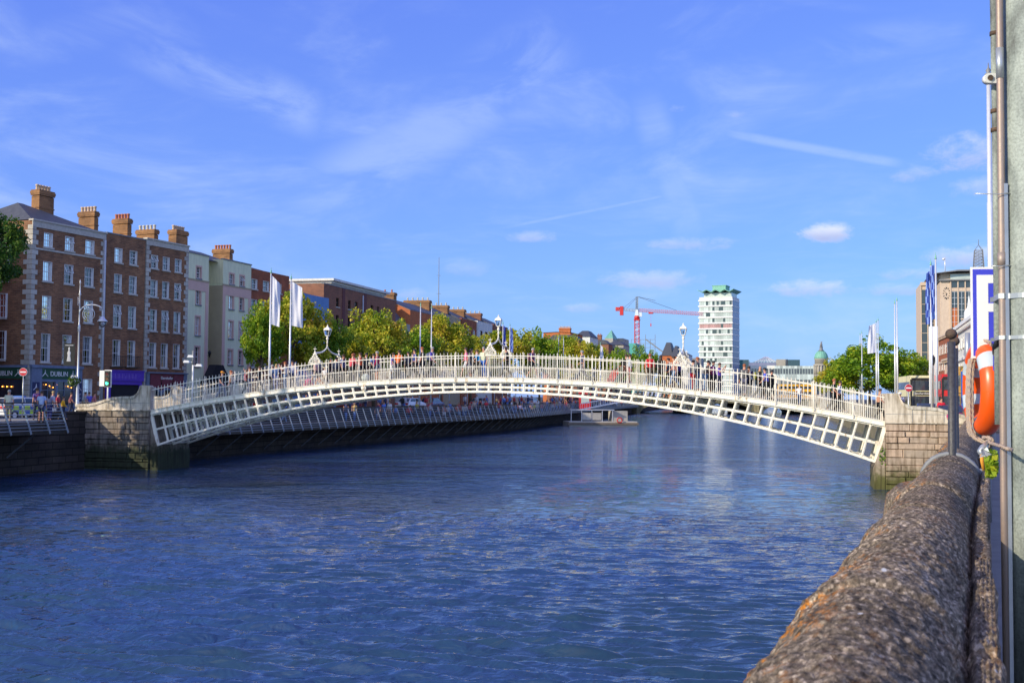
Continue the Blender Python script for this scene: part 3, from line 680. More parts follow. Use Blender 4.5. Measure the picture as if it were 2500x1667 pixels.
def chimney(root,x0,x1,y0,y1,z0,z1,npots,potm,bm='brick_ochre',potrow='x'):
    b=MB();b.box((x0,y0,z0),(x1,y1,z1-.55));b.box((x0-.08,y0-.08,z1-.50),(x1+.05,y1+.05,z1-.36));b.box((x0-.10,y0-.10,z1-.36),(x1+.10,y1+.10,z1-.12));b.box((x0-.05,y0-.05,z1-.12),(x1+.05,y1+.05,z1))
    zm=z0+(z1-z0)*.45;b.box((x0-.05,y0-.05,zm),(x1+.05,y1+.05,zm+.1))
    c=b.build('chimney',M[bm],root)
    p=MB();p.lathe([(.15,0),(.13,.08),(.125,.34),(.16,.38),(.16,.47),(.12,.50)],n=8);pm=p.mesh('chimney_pot',M[potm])
    for k in range(npots):
        f=(k+.5)/npots
        loc=(x0+(x1-x0)*f,(y0+y1)/2,z1) if potrow=='x' else ((x0+x1)/2,y0+(y1-y0)*f,z1)
        ob('chimney_pot',pm,c,loc)
    return c
class Row:
    """chain of terraced fronts placed by where their edges stand"""
    def __init__(s,P,ang): s.P=Vector(P);s.ang=ang
    def local(s,px,py,P=None,off=0): return hitline(px,py,s.P if P is None else P,s.ang,off)
def house(row,px0,px1,py_top,pyref,label,wall,cols,rows,pxrow,style='white',depth=10,roof='pitch',roofh=2.6,extra=None,cat='house',skip=(),step=0,quoins=False,cornice=None,seed=1,group='terraced houses along the far quay',name='brick_house',eave='slate',ztop=None):
    a0,_=row.local(px0,pyref);a1,_=row.local(px1,pyref)
    P0=row.P+Vector((math.sin(R(row.ang)),math.cos(R(row.ang))))*a0
    W_=a1-a0;_,zt=hitline(px0 if ztop is None else ztop[0],py_top,P0,row.ang)
    root=empty(name,(P0.x,P0.y,0),hz(row.ang),label,cat,group)
    rnd=random.Random(seed)
    cs=[(hitline(c[0],pyref,P0,row.ang)[0],hitline(c[1],pyref,P0,row.ang)[0]) for c in cols]
    rs=[(hitline(pxrow,r[1],P0,row.ang)[1],hitline(pxrow,r[0],P0,row.ang)[1]) for r in rows]
    holes=[(c[0],c[1],r[0],r[1]) for i,c in enumerate(cs) for j,r in enumerate(rs) if (i,j) not in skip]
    b=MB();wallface(b,0,W_,-.1,zt,holes)
    b.face([(0,0,-.1),(0,depth,-.1),(0,depth,zt),(0,0,zt)]);b.face([(W_,0,-.1),(W_,depth,-.1),(W_,depth,zt),(W_,0,zt)]);b.face([(0,depth,-.1),(W_,depth,-.1),(W_,depth,zt),(0,depth,zt)])
    b.face([(0,.3,zt-.5),(W_,.3,zt-.5),(W_,depth,zt-.5),(0,depth,zt-.5)]);b.face([(0,.3,zt-.5),(W_,.3,zt-.5),(W_,.3,zt),(0,.3,zt)]);b.face([(0,0,zt),(W_,0,zt),(W_,.3,zt),(0,.3,zt)])
    if roof=='gable': # ridge along the street, end walls gabled
        for x in (0,W_): b.face([(x,0,zt),(x,depth,zt),(x,depth/2,zt+roofh)])
    b.build('wall',M[wall],root)
    if roof:
        b=MB();rh=roofh;z=zt-.25 if roof!='gable' else zt+.0
        if roof=='hip': 
            x2=min(W_*.35,3);v=[(.2,.3,z),(W_-.2,.3,z),(W_-.2,depth,z),(.2,depth,z),(x2,depth*.45,z+rh),(max(W_-x2,x2+.2),depth*.45,z+rh)]
            for f in ((0,1,5,4),(1,2,5),(2,3,4,5),(3,0,4)): b.face([v[k] for k in f])
        else:
            for y0,y1,za,zb in ((.0 if roof=='gable' else .3,depth/2,z,z+rh),(depth/2,depth,z+rh,z)):
                b.prism([(0,y0,za),(W_,y0,za),(W_,y1,zb),(0,y1,zb)],(0,0,.12))
            if roof=='pitch':
                w2=MB()
                for x in (0.02,W_-.02): b.face([(x,.3,z),(x,depth,z),(x,depth/2,z+rh)])
        b.build('roof',M[eave],root)
    if cornice:
        b=MB();b.box((-.12,-.18,zt-.02),(W_+.05,.35,zt+.12));b.box((-.06,-.08,zt-.55),(W_,.0,zt-.021));b.build('cornice',M[cornice],root)
    if quoins:
        bq={1:MB(),-1:MB()};z=.2;k=0
        while z<zt-.6:
            w_=.62 if k%2 else .36
            for x in ((0,1),(W_,-1)):
                b=bq[x[1]];a_=x[0]-.04*x[1];c_=x[0]+x[1]*w_
                b.box((min(a_,c_),-.06,z+.012),(max(a_,c_),.3 if x[1]<0 else (.9 if k%2 else .5),z+.40))
            z+=.425;k+=1
        for b in bq.values(): b.build('quoins',M['quoin'],root)
    for i,c in enumerate(cs):
        for j,r in enumerate(rs):
            if (i,j) in skip: continue
            add_window(root,c[0],c[1],r[0],r[1],style,rnd,sillm='quoin')
    root['_w']=0;del root['_w']
    return dict(root=root,W=W_,zt=zt,P0=P0,ang=row.ang,cs=cs,rs=rs)
def loc(h,px,py,off=0): return hitline(px,py,h['P0'],h['ang'],off)
def chim(h,px0,px1,pyt,pyb,off,dep,n,potm='pot',bm='brick_ochre'):
    a0,zt=loc(h,px0,pyt,off);a1,_=loc(h,px1,pyt,off);_,zb=loc(h,px0,pyb,off)
    w=a1-a0
    return chimney(h['root'],a0,a1,off,off+dep,zb-1.2,zt-.48,n,potm,bm,'x' if a1-a0>dep else 'y')
J=Vector((-32.8,116.3));d22=Vector((math.sin(R(22)),math.cos(R(22))))
P1=J-d22*20.7
rowA=Row(P1,22)
hB1=house(rowA,79,258,537,585,'tall brown brick corner house with grey quoins and a green shop fascia','brick_brown',[(107,129),(159,180.5),(209,230.5)],[(569,604),(639,687),(723,780),(815,884)],118,roof=None,quoins=True,cornice='quoin',seed=4)
h=hB1;W_=h['W'];zt=h['zt'];r=h['root']
b=MB();_,zb=loc(h,100,606);b.box((.3,-.07,zb-.16),(W_-.3,-.002,zb));b.build('string_course',M['quoin'],r)
# hipped roof
b=MB();v=[(.1,.2,zt+.1),(W_-.4,.2,zt+.1),(W_-.4,9,zt+.1),(.1,9,zt+.1),(2.4,4.2,zt+2.1),(3.0,4.2,zt+2.1)]
for f in ((0,1,5,4),(1,2,5),(2,3,4,5),(3,0,4)): b.face([v[k] for k in f])
b.build('roof',M['slate'],r)
chim(h,97,133,449,512,3.4,.9,5);chim(h,231,241,503,548,3.0,1.9,5)
# west side wall of the corner house: own windows, standing in evening light
_,zr5=loc(h,79,600);
for (y0,y1,py0,py1) in ((2.4,3.7,569,604),(2.4,3.7,639,690),(2.4,3.8,723,781),(2.4,3.8,815,884)):
    z1=loc(h,79,py0-8)[1];z0=loc(h,79,py1-6)[1]
    fr,g,cu=window_mesh(1.25,round(z1-z0,2),'white',0)
    o=ob('window',fr,r,(-.22,y1,z0),-PI/2);ob('pane',g,o);b=MB();b.box((-.1,-.1,-.14),(1.35,.1,-.003));b.build('sill',M['quoin'],o)
b=MB();b.box((-.2,2.0,.0),(-.02,4.2,3.0));bpy.data.objects.remove(b.build('tmp',M['dark']))
b=MB();b.tube([(W_-.18,-.12,.3),(W_-.18,-.12,zt-.6)],.11,8);b.build('drainpipe',M['curtain'],r)
# shopfront
z0,z1=.05,loc(h,120,893)[1]
def sfront(h,pxa,pxb,ztop,matname,open_=True):
    a0=loc(h,pxa,930)[0];a1=loc(h,pxb,930)[0];return a0,a1
a0,a1=0.0,loc(h,196,930)[0]
zf1=loc(h,140,902)[1];zf0=loc(h,140,925)[1]
b=MB();b.box((a0+.1,-.22,.05),(a0+1.3,-.005,zf1+.1));b.box((a1-.9,-.22,.05),(a1,-.005,zf1+.1));b.box((a0,-.34,zf1+.1),(a1+.05,-.005,zf1+.34));b.box((a0+1.3,-.20,zf0-.25),(a1-.9,-.005,zf0-.02));
b.box((a0+1.3,-.2,.05),(a1-.9,-.005,.6))
b.box((a0+1.3+(a1-a0-2.2)*.42,-.2,.6),(a0+1.3+(a1-a0-2.2)*.42+.25,-.005,zf0-.25))
b.build('shopfront',M['greylilac'],r)
b=MB();b.box((a0+1.3,-.24,zf0-.018),(a1-.9,-.005,zf1+.098));fs=b.build('fascia_sign',M['green'],r)
cx=(a0+1.3+a1-.9)/2;hz_=(zf1-zf0)
text('DUBLIN',hz_*.72,.015,M['signwhite'],'lettering',fs,(cx,-.26,(zf0+zf1)/2),(PI/2,0,0))
b=MB()
for q in (-1,1):
    c=cx+q*(a1-a0)*.27;zz=(zf0+zf1)/2
    for s_ in (-1,1): b.tube([(c,-.26,zz+.22),(c+s_*.03,-.26,zz+.05),(c+s_*.16,-.26,zz-.08),(c+s_*.34,-.26,zz-.22)],[.015,.03,.035,.03],5)
    b.sphere((c,-.26,zz+.28),.045,6)
b.build('emblem',M['signwhite'],fs)
b=MB();b.face([(a0+1.3,-.03,.6),(a1-.9,-.03,.6),(a1-.9,-.03,zf0-.25),(a0+1.3,-.03,zf0-.25)]);
for k in (.21,.71): 
    x=a0+1.3+(a1-a0-2.2)*k;b.box((x-.02,-.1,.6),(x+.02,-.035,zf0-.25),1)
b.box((a0+1.3,-.1,zf0-1.0),(a1-.9,-.035,zf0-.95),1)
b.build('shop_window',[M['glassd'],M['greylilac']],r)
b=MB()
for k in range(7): b.sphere((a0+1.8+k*.42+(.9 if k>3 else 0),-.16,zf0-.5-.12*(k%3)),.05,6)
b.build('shop_lamp',M['glow_amber'],r)
for xx in (a0+.62,a1-.45):
    b=MB();b.box((xx-.4,-.245,.5),(xx+.4,-.222,zf0-.3));o=b.build('menu_board',M['navy'],r)
    b=MB()
    for s_ in (-1,1): b.tube([(xx,-.26,zf0-.45),(xx+s_*.04,-.26,zf0-.75),(xx+s_*.32,-.26,zf0-.98)],[.02,.03,.03],5)
    for k in range(14): b.box((xx-.3,-.25,zf0-1.3-k*.12),(xx+.3-(k%3)*.07,-.246,zf0-1.27-k*.12))
    b.build('emblem',M['signwhite'],o)
# green fascia on the side face
b=MB();b.box((-.2,.3,zf0-.02),(-.005,6,zf1+.1));b.box((-.3,.1,zf1+.1),(-.005,7,zf1+.3),1);b.box((-.16,.3,.05),(-.005,6,.6),1);b.box((-.16,.6,.6),(-.01,6,zf0-.1),2);fs=b.build('fascia_sign',[M['green'],M['greylilac'],M['glassd']],r)
text('DUBLIN',hz_*.72,.015,M['signwhite'],'lettering',fs,(-.22,2.6,(zf0+zf1)/2),(PI/2,0,-PI/2))
b=MB();zz=(zf0+zf1)/2
for s_ in (-1,1): b.tube([(-.22,.95,zz+.22),(-.22,.95+s_*.03,zz+.05),(-.22,.95+s_*.16,zz-.08),(-.22,.95+s_*.34,zz-.22)],[.015,.03,.035,.03],5)
b.sphere((-.22,.95,zz+.28),.045,6);b.build('emblem',M['signwhite'],fs)
b=MB()
for k in range(3): b.sphere((-.25,1.6+k*.5,zf0-.7),.06,6)
b.build('shop_lamp',M['glow_amber'],r)
_,zg1=loc(h,205,925);_,zg0=loc(h,205,975);ga=loc(h,198,945)[0];gb=loc(h,219,945)[0]
add_window(r,ga,gb,zg0,zg1,'white',random.Random(2),y=-.26)
hB2=house(rowA,260,355,568,620,'narrow brown brick house above the purple shopfront','brick_brown',[(280,298.7),(316.6,335)],[(606,641),(669.6,713.6),(745,799),(830,894)],289,roof=None,seed=8)
h=hB2;r=h['root'];W_=h['W'];chim(h,312,322,521,572,2.5,1.8,5,'potr');
b=MB();b.box((-.05,-.06,h['zt']-.03),(W_+.05,.34,h['zt']+.08));b.build('coping',M['lead'],r)
b=MB();b.box((0,.5,h['zt']-.3),(W_,9,h['zt']+.0));b.prism([(0,.6,h['zt']),(W_,.6,h['zt']),(W_,4.5,h['zt']+.6),(0,4.5,h['zt']+.6)],(0,0,.1));b.build('roof',M['slate'],r)
zs1=loc(h,300,907)[1];zs2=loc(h,300,930)[1];zs3=loc(h,300,939)[1]
b=MB();b.box((.25,-.3,zs2),(W_-.15,-.005,zs1));b.box((.4,-.22,zs3),(W_-.3,-.005,zs2-.003));b.box((.25,-.22,.05),(.75,-.005,zs3));b.box((W_-.65,-.22,.05),(W_-.15,-.005,zs3));b.box((.2,-.36,zs1),(W_-.1,-.005,zs1+.12));sf=b.build('shopfront',M['purple'],r)
b=MB();zz_=(zs1+zs2)/2;hh_=(zs1-zs2)*.26
for k_ in range(22): b.box((.7+k_*.155,-.315,zz_-hh_),(.7+k_*.155+(.03 if k_%3 else .10),-.303,zz_+hh_*(1 if k_%4 else .2)))
b.build('raised_lettering',M['purple2'],sf)
b=MB();b.box((.75,-.1,.05),(W_-.65,-.006,zs3-.002));b.build('shutter',M['dark'],r)
for c in h['cs']:
    zz=h['rs'][3][0];b=MB();x0,x1=c[0]-.3,c[1]+.3
    for z in (zz-.05,zz+.95): b.bar((x0,-.45,z),(x1,-.45,z),.04)
    for q in (x0,x1): b.bar((q,-.45,zz+.95),(q,0,zz+.95),.04)
    k=0
    while x0+k*.14<=x1+.01: b.tube([(x0+k*.14,-.45,zz-.05),(x0+k*.14+.04*(-1)**k,-.45,zz+.5),(x0+k*.14,-.45,zz+.95)],.016,4);k+=1
    b.box((x0,-.45,zz-.12),(x1,-.005,zz-.06));b.build('balcony_rail',M['black'],r)
hB3=house(rowA,357,459.5,583,640,'brown brick house with quoins, three windows wide, over the maroon arched shopfront','brick_brown',[(368.4,385.6),(397.4,414),(427,443)],[(623,655.5),(684,725),(756,808),(837,897)],377,roof=None,quoins=True,cornice='quoin',seed=12)
h=hB3;r=h['root'];W_=h['W'];chim(h,377,387,548,582,5,2.3,5,'potw');chim(h,431,459,549,597,3.0,1.0,6)
b=MB();b.prism([(0,.6,h['zt']),(W_,.6,h['zt']),(W_,4.5,h['zt']+.5),(0,4.5,h['zt']+.5)],(0,0,.1));b.build('roof',M['slate'],r)
z1=loc(h,400,912)[1];z2=loc(h,400,934)[1]
b=MB()
b.box((.2,-.34,z1),(W_,-.005,z1+.12),1)
arch=[]
n=3;ww=(W_-1.2)/n
for k in range(n):
    cx_=.6+ww*(k+.5);ra=ww*.42;pts=[(cx_-ww/2,-.2,z2-1.2),(cx_-ra,-.2,z2-1.2)]+[(cx_-ra*math.cos(t),-.2,z2-1.2+ra*.8*math.sin(t)) for t in [PI*i/12 for i in range(1,12)]]+[(cx_+ra,-.2,z2-1.2),(cx_+ww/2,-.2,z2-1.2),(cx_+ww/2,-.2,z1-.003),(cx_-ww/2,-.2,z1-.003)]
    for q in range(1,len(pts)-3):
        a_,c_=pts[q],pts[q+1]
        b.face([a_,c_,(c_[0],-.2,z1-.003),(a_[0],-.2,z1-.003)],0);b.face([a_,c_,(c_[0],-.005,c_[2]),(a_[0],-.005,a_[2])],1)
    b.tube([(p[0],-.22,p[2]) for p in pts[1:-3]],.14,5,1)
    for s_ in (-1,1): b.box((cx_+s_*ww/2-.12,-.215,.05),(cx_+s_*ww/2+.12,-.01,z2-1.1),1)
b.box((.2,-.25,.05),(.6,-.005,z1-.003),1);b.box((W_-.6,-.25,.05),(W_-.1,-.005,z1-.003),1)
sf=b.build('shopfront',[M['maroon'],M['greylilac']],r)
text('Dernhofer',.42,.012,M['signwhite'],'lettering',sf,(W_/2,-.215,z1-.45),(PI/2,0,0))
b=MB();b.face([(.6,-.004,.1),(W_-.6,-.004,.1),(W_-.6,-.004,z2),(.6,-.004,z2)]);b.build('shop_window',M['glassd'],r)
rowB=Row((J.x,J.y),17)
# cream / pale green block in three sections
def section(row,root,px0,px1,pt,off,wall,cols,rows,pxr,pyref,rnd,z_top=None,sidecol=None):
    """one flat front of a building with stepped sections; off>0 sets it back; local frame is the root's"""
    P=row.P
    a0=hitline(px0,pyref,P,row.ang,off)[0];a1=hitline(px1,pyref,P,row.ang,off)[0];zt=hitline(px0,pt,P,row.ang,off)[1]
    cs=[(hitline(c[0],pyref,P,row.ang,off)[0],hitline(c[1],pyref,P,row.ang,off)[0]) for c in cols]
    rs=[(hitline(pxr,q[1],P,row.ang,off)[1],hitline(pxr,q[0],P,row.ang,off)[1]) for q in rows]
    return a0,a1,zt,cs,rs
rt=empty('apartment_house',(J.x,J.y,0),hz(17),'pale green and cream rendered apartment house with pink bands, stepped front','apartment house','terraced houses along the far quay')
rnd=random.Random(5)
secs=[section(rowB,rt,459.5,509,616,0,'',[(479,490.5)],[(651,679),(707.5,743),(773,818),(847,894)],480,690,rnd),
      section(rowB,rt,509,532,634,1.6,'',[(516,525)],[(690,723),(752,792),(822,872)],517,700,rnd),
      section(rowB,rt,544,613,632.6,0,'',[(560,571),(585.7,596)],[(668,693),(722,754),(784,826),(854,890)],560,690,rnd)]
for k,(a0,a1,zt,cs,rs) in enumerate(secs):
    off=(0,1.6,0)[k]
    if k==1: a0=secs[0][1];a1=secs[2][0]
    b=MB();holes=[(c[0],c[1],q[0],q[1]) for c in cs for q in rs]
    wallface(b,a0,a1,-.1,zt,holes,y=off)
    for x in (a0,a1): b.face([(x,off,-.1),(x,10,-.1),(x,10,zt),(x,off,zt)])
    b.face([(a0,10,-.1),(a1,10,-.1),(a1,10,zt),(a0,10,zt)]);b.face([(a0,off,zt),(a1,off,zt),(a1,10,zt),(a0,10,zt)])
    w=b.build('wall',M[('paleg','paleg','paleg')[k]],rt)
    if k!=1:
        b=MB();zz=rs[0][0]-.28;b.box((a0-.05,-.10,zz),(a1+.05,-.003,zz+.16),1);b.box((a0,-.05,zz-1.0),(a1,-.003,zz-.003))
        b.box((a1-.55,-.05,.2),(a1-.003,-.003,zz-1.003));
        if k==2:b.box((a0+.003,-.05,.2),(a0+.55,-.003,zz-1.003))
        b.build('render_band',[M['pink'],M['tanr']],rt)
        if k==2:
            b=MB();b.box((a0-.05,-.02,zz+.17),(a0-.003,1.59,zt),0);b.box((a0-.05,-.02,.0),(a0-.003,1.59,zz),1);b.build('return_wall',[M['cream'],M['tanr']],rt)
    for c in cs:
        for q in rs:
            o=add_window(rt,c[0],c[1],q[0],q[1],'cream',rnd,y=off,sillm='lead')
            b=MB();w_,h_=c[1]-c[0],q[1]-q[0]
            for x in (-.14,w_+.003): b.box((x,-.03,0),(x+.137,.0,h_))
            b.box((-.14,-.03,h_+.003),(w_+.14,.0,h_+.16));b.build('surround',M['pink'],o)
a0,a1,zt=secs[0][0],secs[2][1],secs[0][2]
b=MB();b.lathe([(.55,0),(.55,.03)],n=20);o=b.build('roundel',M['pink'],rt,((secs[1][0]+secs[0][1])/2-.6 if False else secs[0][1]+.9,1.56,secs[1][2]-2.0));o.rotation_euler=(PI/2,0,0)
for (x0,x1,zb,rh) in ((secs[0][0],secs[0][1]+.3,secs[0][2]-.3,.9),(secs[0][1],secs[2][1]-.3,secs[2][2]-.3,1.0)):
    b=MB();v=[(x0+.1,.6,zb),(x1,.6,zb),(x1,9.8,zb),(x0+.1,9.8,zb),(x0+1.5,5,zb+rh+.6),(x1-2,5,zb+rh+.6)]
    for f in ((0,1,5,4),(1,2,5),(2,3,4,5),(3,0,4)): b.face([v[k] for k in f])
    b.build('roof',M['slate'],rt)
for k in (0,2):
    a0_,a1_,zt_=secs[k][:3];b=MB();b.box((a0_-.05,-.08,zt_-.02),(a1_+.05,.3,zt_+.1));b.build('coping',M['lead'],rt)
hh=dict(root=rt,P0=Vector((J.x,J.y)),ang=17)
chim(hh,561,569,597,632,4,2.2,6,'potr','brick_ochre')
a0=hitline(507,870,J,17,0)[0]
b=MB();xs_=(secs[0][1]+secs[2][0])/2;b.prism([(xs_-2.6,-.02,.1),(xs_+2.2,-.02,.1),(xs_+2.2,-.02,2.6),(xs_+.3,-.02,4.7),(xs_-1.0,-.02,4.7),(xs_-2.6,-.02,2.8)],(0,-.9,0));b.build('entrance_canopy',M['dark'],rt)
b=MB();b.tube([(xs_+.2,1.5,5.6),(xs_+.2,.9,5.7),(xs_+.2,.7,5.9)],.03,6);b.lathe([(.06,5.5),(.16,5.95),(.2,6.0),(.03,6.25)],(xs_+.2,.7,0),6);b.build('wall_lantern',M['black'],rt)
xp0,_=hitline(576,870,J,17);xp1,_=hitline(592,870,J,17)
b=MB();b.box((secs[2][0],-.12,3.0),(secs[2][1],-.02,3.3));b.build('fascia_board',M['navy'],rt)
def dirpt(P,ang,a): return (P[0]+math.sin(R(ang))*a,P[1]+math.cos(R(ang))*a)
E1=secs[2][1];rowC=Row(dirpt(J,17,E1+.02),17)
hB5=house(rowC,613.3,706,655,690,'brown brick house partly behind the first big tree and the white flags','brick_red',[(613.9,628),(642,657),(672,687)],[(681,705.5),(731,768),(795,835),(860,897)],620,depth=10,roof='pitch',roofh=1.3,seed=3)
chim(hB5,655,668,664,690,4,1.5,2)
h=hB5;e=h['W'];rowD=Row(dirpt(h['P0'],17,e+.02),16)
hB6=house(rowD,706.5,803,716,740,'blue rendered low house glimpsed above the first big tree','bluer',[(735,745),(765,775)],[(790,815),(840,870)],740,depth=9,roof='pitch',roofh=1.2,seed=6,ztop=(740,0))
h=hB6;rowE=Row(dirpt(h['P0'],16,h['W']+.02),14)
rowE.P+=Vector((-math.cos(R(14)),math.sin(R(14))))*1.2
hB7=house(rowE,790,966,692,745,'long brown brick block with pale attic cornice and dark windows','brick_dark',[(820,828),(849.6,857),(866,874),(904.7,912),(920,926.5),(937,943)],[(733,755),(774,804),(828,858),(880,905)],853,style='dark',depth=13,roof=None,seed=9,cat='apartment block',name='brick_block')
h=hB7;r=h['root'];zt=h['zt']
xa=loc(h,810,690)[0];xb=loc(h,944,735)[0];zc=loc(h,812,681)[1]
b=MB();b.box((xa+.4,.3,zt-.4),(xb-.4,12,zc-.5));b.box((xa+.1,.05,zc-.55),(xb-.1,12.2,zc-.25));b.box((xa-.3,-.4,zc-.25),(xb+.3,12.6,zc+.05));b.build('attic_cornice',M['white'],r)
b=MB();b.box((-.05,-.06,zt-.02),(h['W'],.3,zt+.1));b.build('coping',M['lead'],r)
b=MB()
for px in (838,891):
    x=loc(h,px,770)[0];b.box((x-.5,-.05,0),(x+.5,-.003,zt-.05))
b.build('wall_panel',M['darkred'],r)
b=MB();x=loc(h,884,770)[0];b.tube([(x,-.12,.5),(x,-.12,zt-.4)],.12,6);b.build('drainpipe',M['curtain'],r)
for px in (853,870):
    x=loc(h,px,790)[0];z=h['rs'][1][0];b=MB()
    for k in range(12): b.tube([(x-.8+k*.145,-.35,z),(x-.8+k*.145,-.35,z+.95)],.014,4)
    b.bar((x-.8,-.35,z+.95),(x+.8,-.35,z+.95),.04);b.box((x-.8,-.38,z-.06),(x+.8,-.005,z));b.build('balcony_rail',M['black'],r)
rowF=Row(dirpt(h['P0'],14,h['W']+.02),14)
hB8=house(rowF,967,1001,786,800,'small stone house with steep slate hip roof next to the long brick block','stonef',[(975,980),(988,993)],[(800,815),(830,850)],975,depth=8,roof='hip',roofh=4.2,seed=2)
chim(hB8,966,975,745,770,3,1,3,'potr')
rowF=Row(dirpt(hB8['P0'],14,hB8['W']+.02),14)
defs=[(1001,1084,757,'brick_orange','brick house with a broad sunlit orange end wall and slate roof',[(1062,1066),(1073,1077)],(1024,1060,731,4,1.6,'potr')),
(1084,1127,768,'tanr','tan rendered house in the chimneyed row behind the trees',[(1096,1100),(1110,1114)],(1061,1088,738,5,1.6,'potw')),
(1127,1166,776,'brick_red','red brick house with white windows in the chimneyed row',[(1129.5,1134),(1141,1145),(1155,1159)],(1090,1114,746,5,1.6,'potw')),
(1166,1205,783,'white','off-white house with three dark windows, near the right end of the row',[(1172,1178),(1184,1190),(1195,1201)],(1120,1144,753,5,1.6,'potw')),
(1205,1240,791,'brick_dark','last dark brick house of the chimneyed row, beside the middle bridge lamp',[(1210,1214),(1222,1226)],(1148,1186,762,5,1.6,'potw'))]
for i,(p0,p1,pt,wm,lb,cols,ch) in enumerate(defs):
    h=house(rowF,p0,p1,pt,800,lb,wm,cols,[(pt+24,pt+42),(pt+62,pt+84),(pt+102,pt+120)],cols[0][0],style='dark' if i in(0,3) else 'white',depth=10,roof='gable' if i==0 else 'pitch',roofh=2.1,seed=20+i)
    xa=0.2;W_=h['W'];
    zc=loc(h,ch[0],ch[2],5)[1]
    chimney(h['root'],-.5,.8,2.6,7.2,h['zt']-.5,max(zc-.55,h['zt']+2.2),ch[3],ch[5],'brick_ochre' if i!=4 else 'brick_dark','y')
    rowF=Row(dirpt(h['P0'],14,h['W']+.02),13)
b=MB();p=at(1072,760,250);b.tube([(0,0,0),(0,0,24)],[.16,.06],6);
for z in (13,16,20): b.bar((-.5,0,z),(.5,0,z),.06)
q=at(1072,628,250);tag(b.build('radio_mast',M['lead'],None,(q.x,q.y,q.z-24)),'thin radio mast rising above the chimneyed row','mast')
# upstream neighbours of the corner house (only their shade reaches the picture)
u=d22
def plainhouse(P,ang,W_,D_,H_,wall,label,name='brick_house',rh=2.2,cat='house'):
    r=empty(name,(P[0],P[1],0),hz(ang),label,cat);rn=random.Random(int(P[0]*7)%97)
    hs=[];n=max(2,int(W_/3));
    for i in range(n):
        for j in range(max(2,int(H_/3.2))):
            x=(i+.5)*W_/n;z=.9+j*3.2
            if z+1.7<H_: hs.append((x-.55,x+.55,z,z+1.7))
    b=MB();wallface(b,0,W_,-.1,H_,hs)
    for x in (0,W_): b.face([(x,0,-.1),(x,D_,-.1),(x,D_,H_),(x,0,H_)])
    b.face([(0,D_,-.1),(W_,D_,-.1),(W_,D_,H_),(0,D_,H_)]);b.face([(0,0,H_),(W_,0,H_),(W_,D_,H_),(0,D_,H_)]);b.build('wall',M[wall],r)
    b=MB();v=[(0,0,H_+.01),(W_,0,H_+.01),(W_,D_,H_+.01),(0,D_,H_+.01),(W_*.2,D_/2,H_+rh),(W_*.8,D_/2,H_+rh)]
    for f in ((0,1,5,4),(1,2,5),(2,3,4,5),(3,0,4)): b.face([v[k] for k in f])
    b.build('roof',M['slate'],r)
    for hh_ in hs: add_window(r,*hh_,'white',rn)
    return r
plainhouse(P1-d22*18+Vector((-1,0)),22,13,11,16.5,'brick_red','red brick house upstream, across a side street from the corner house')
plainhouse(P1-d22*34,20,15,11,17,'brick_brown','brown brick house upstream beyond the left edge')
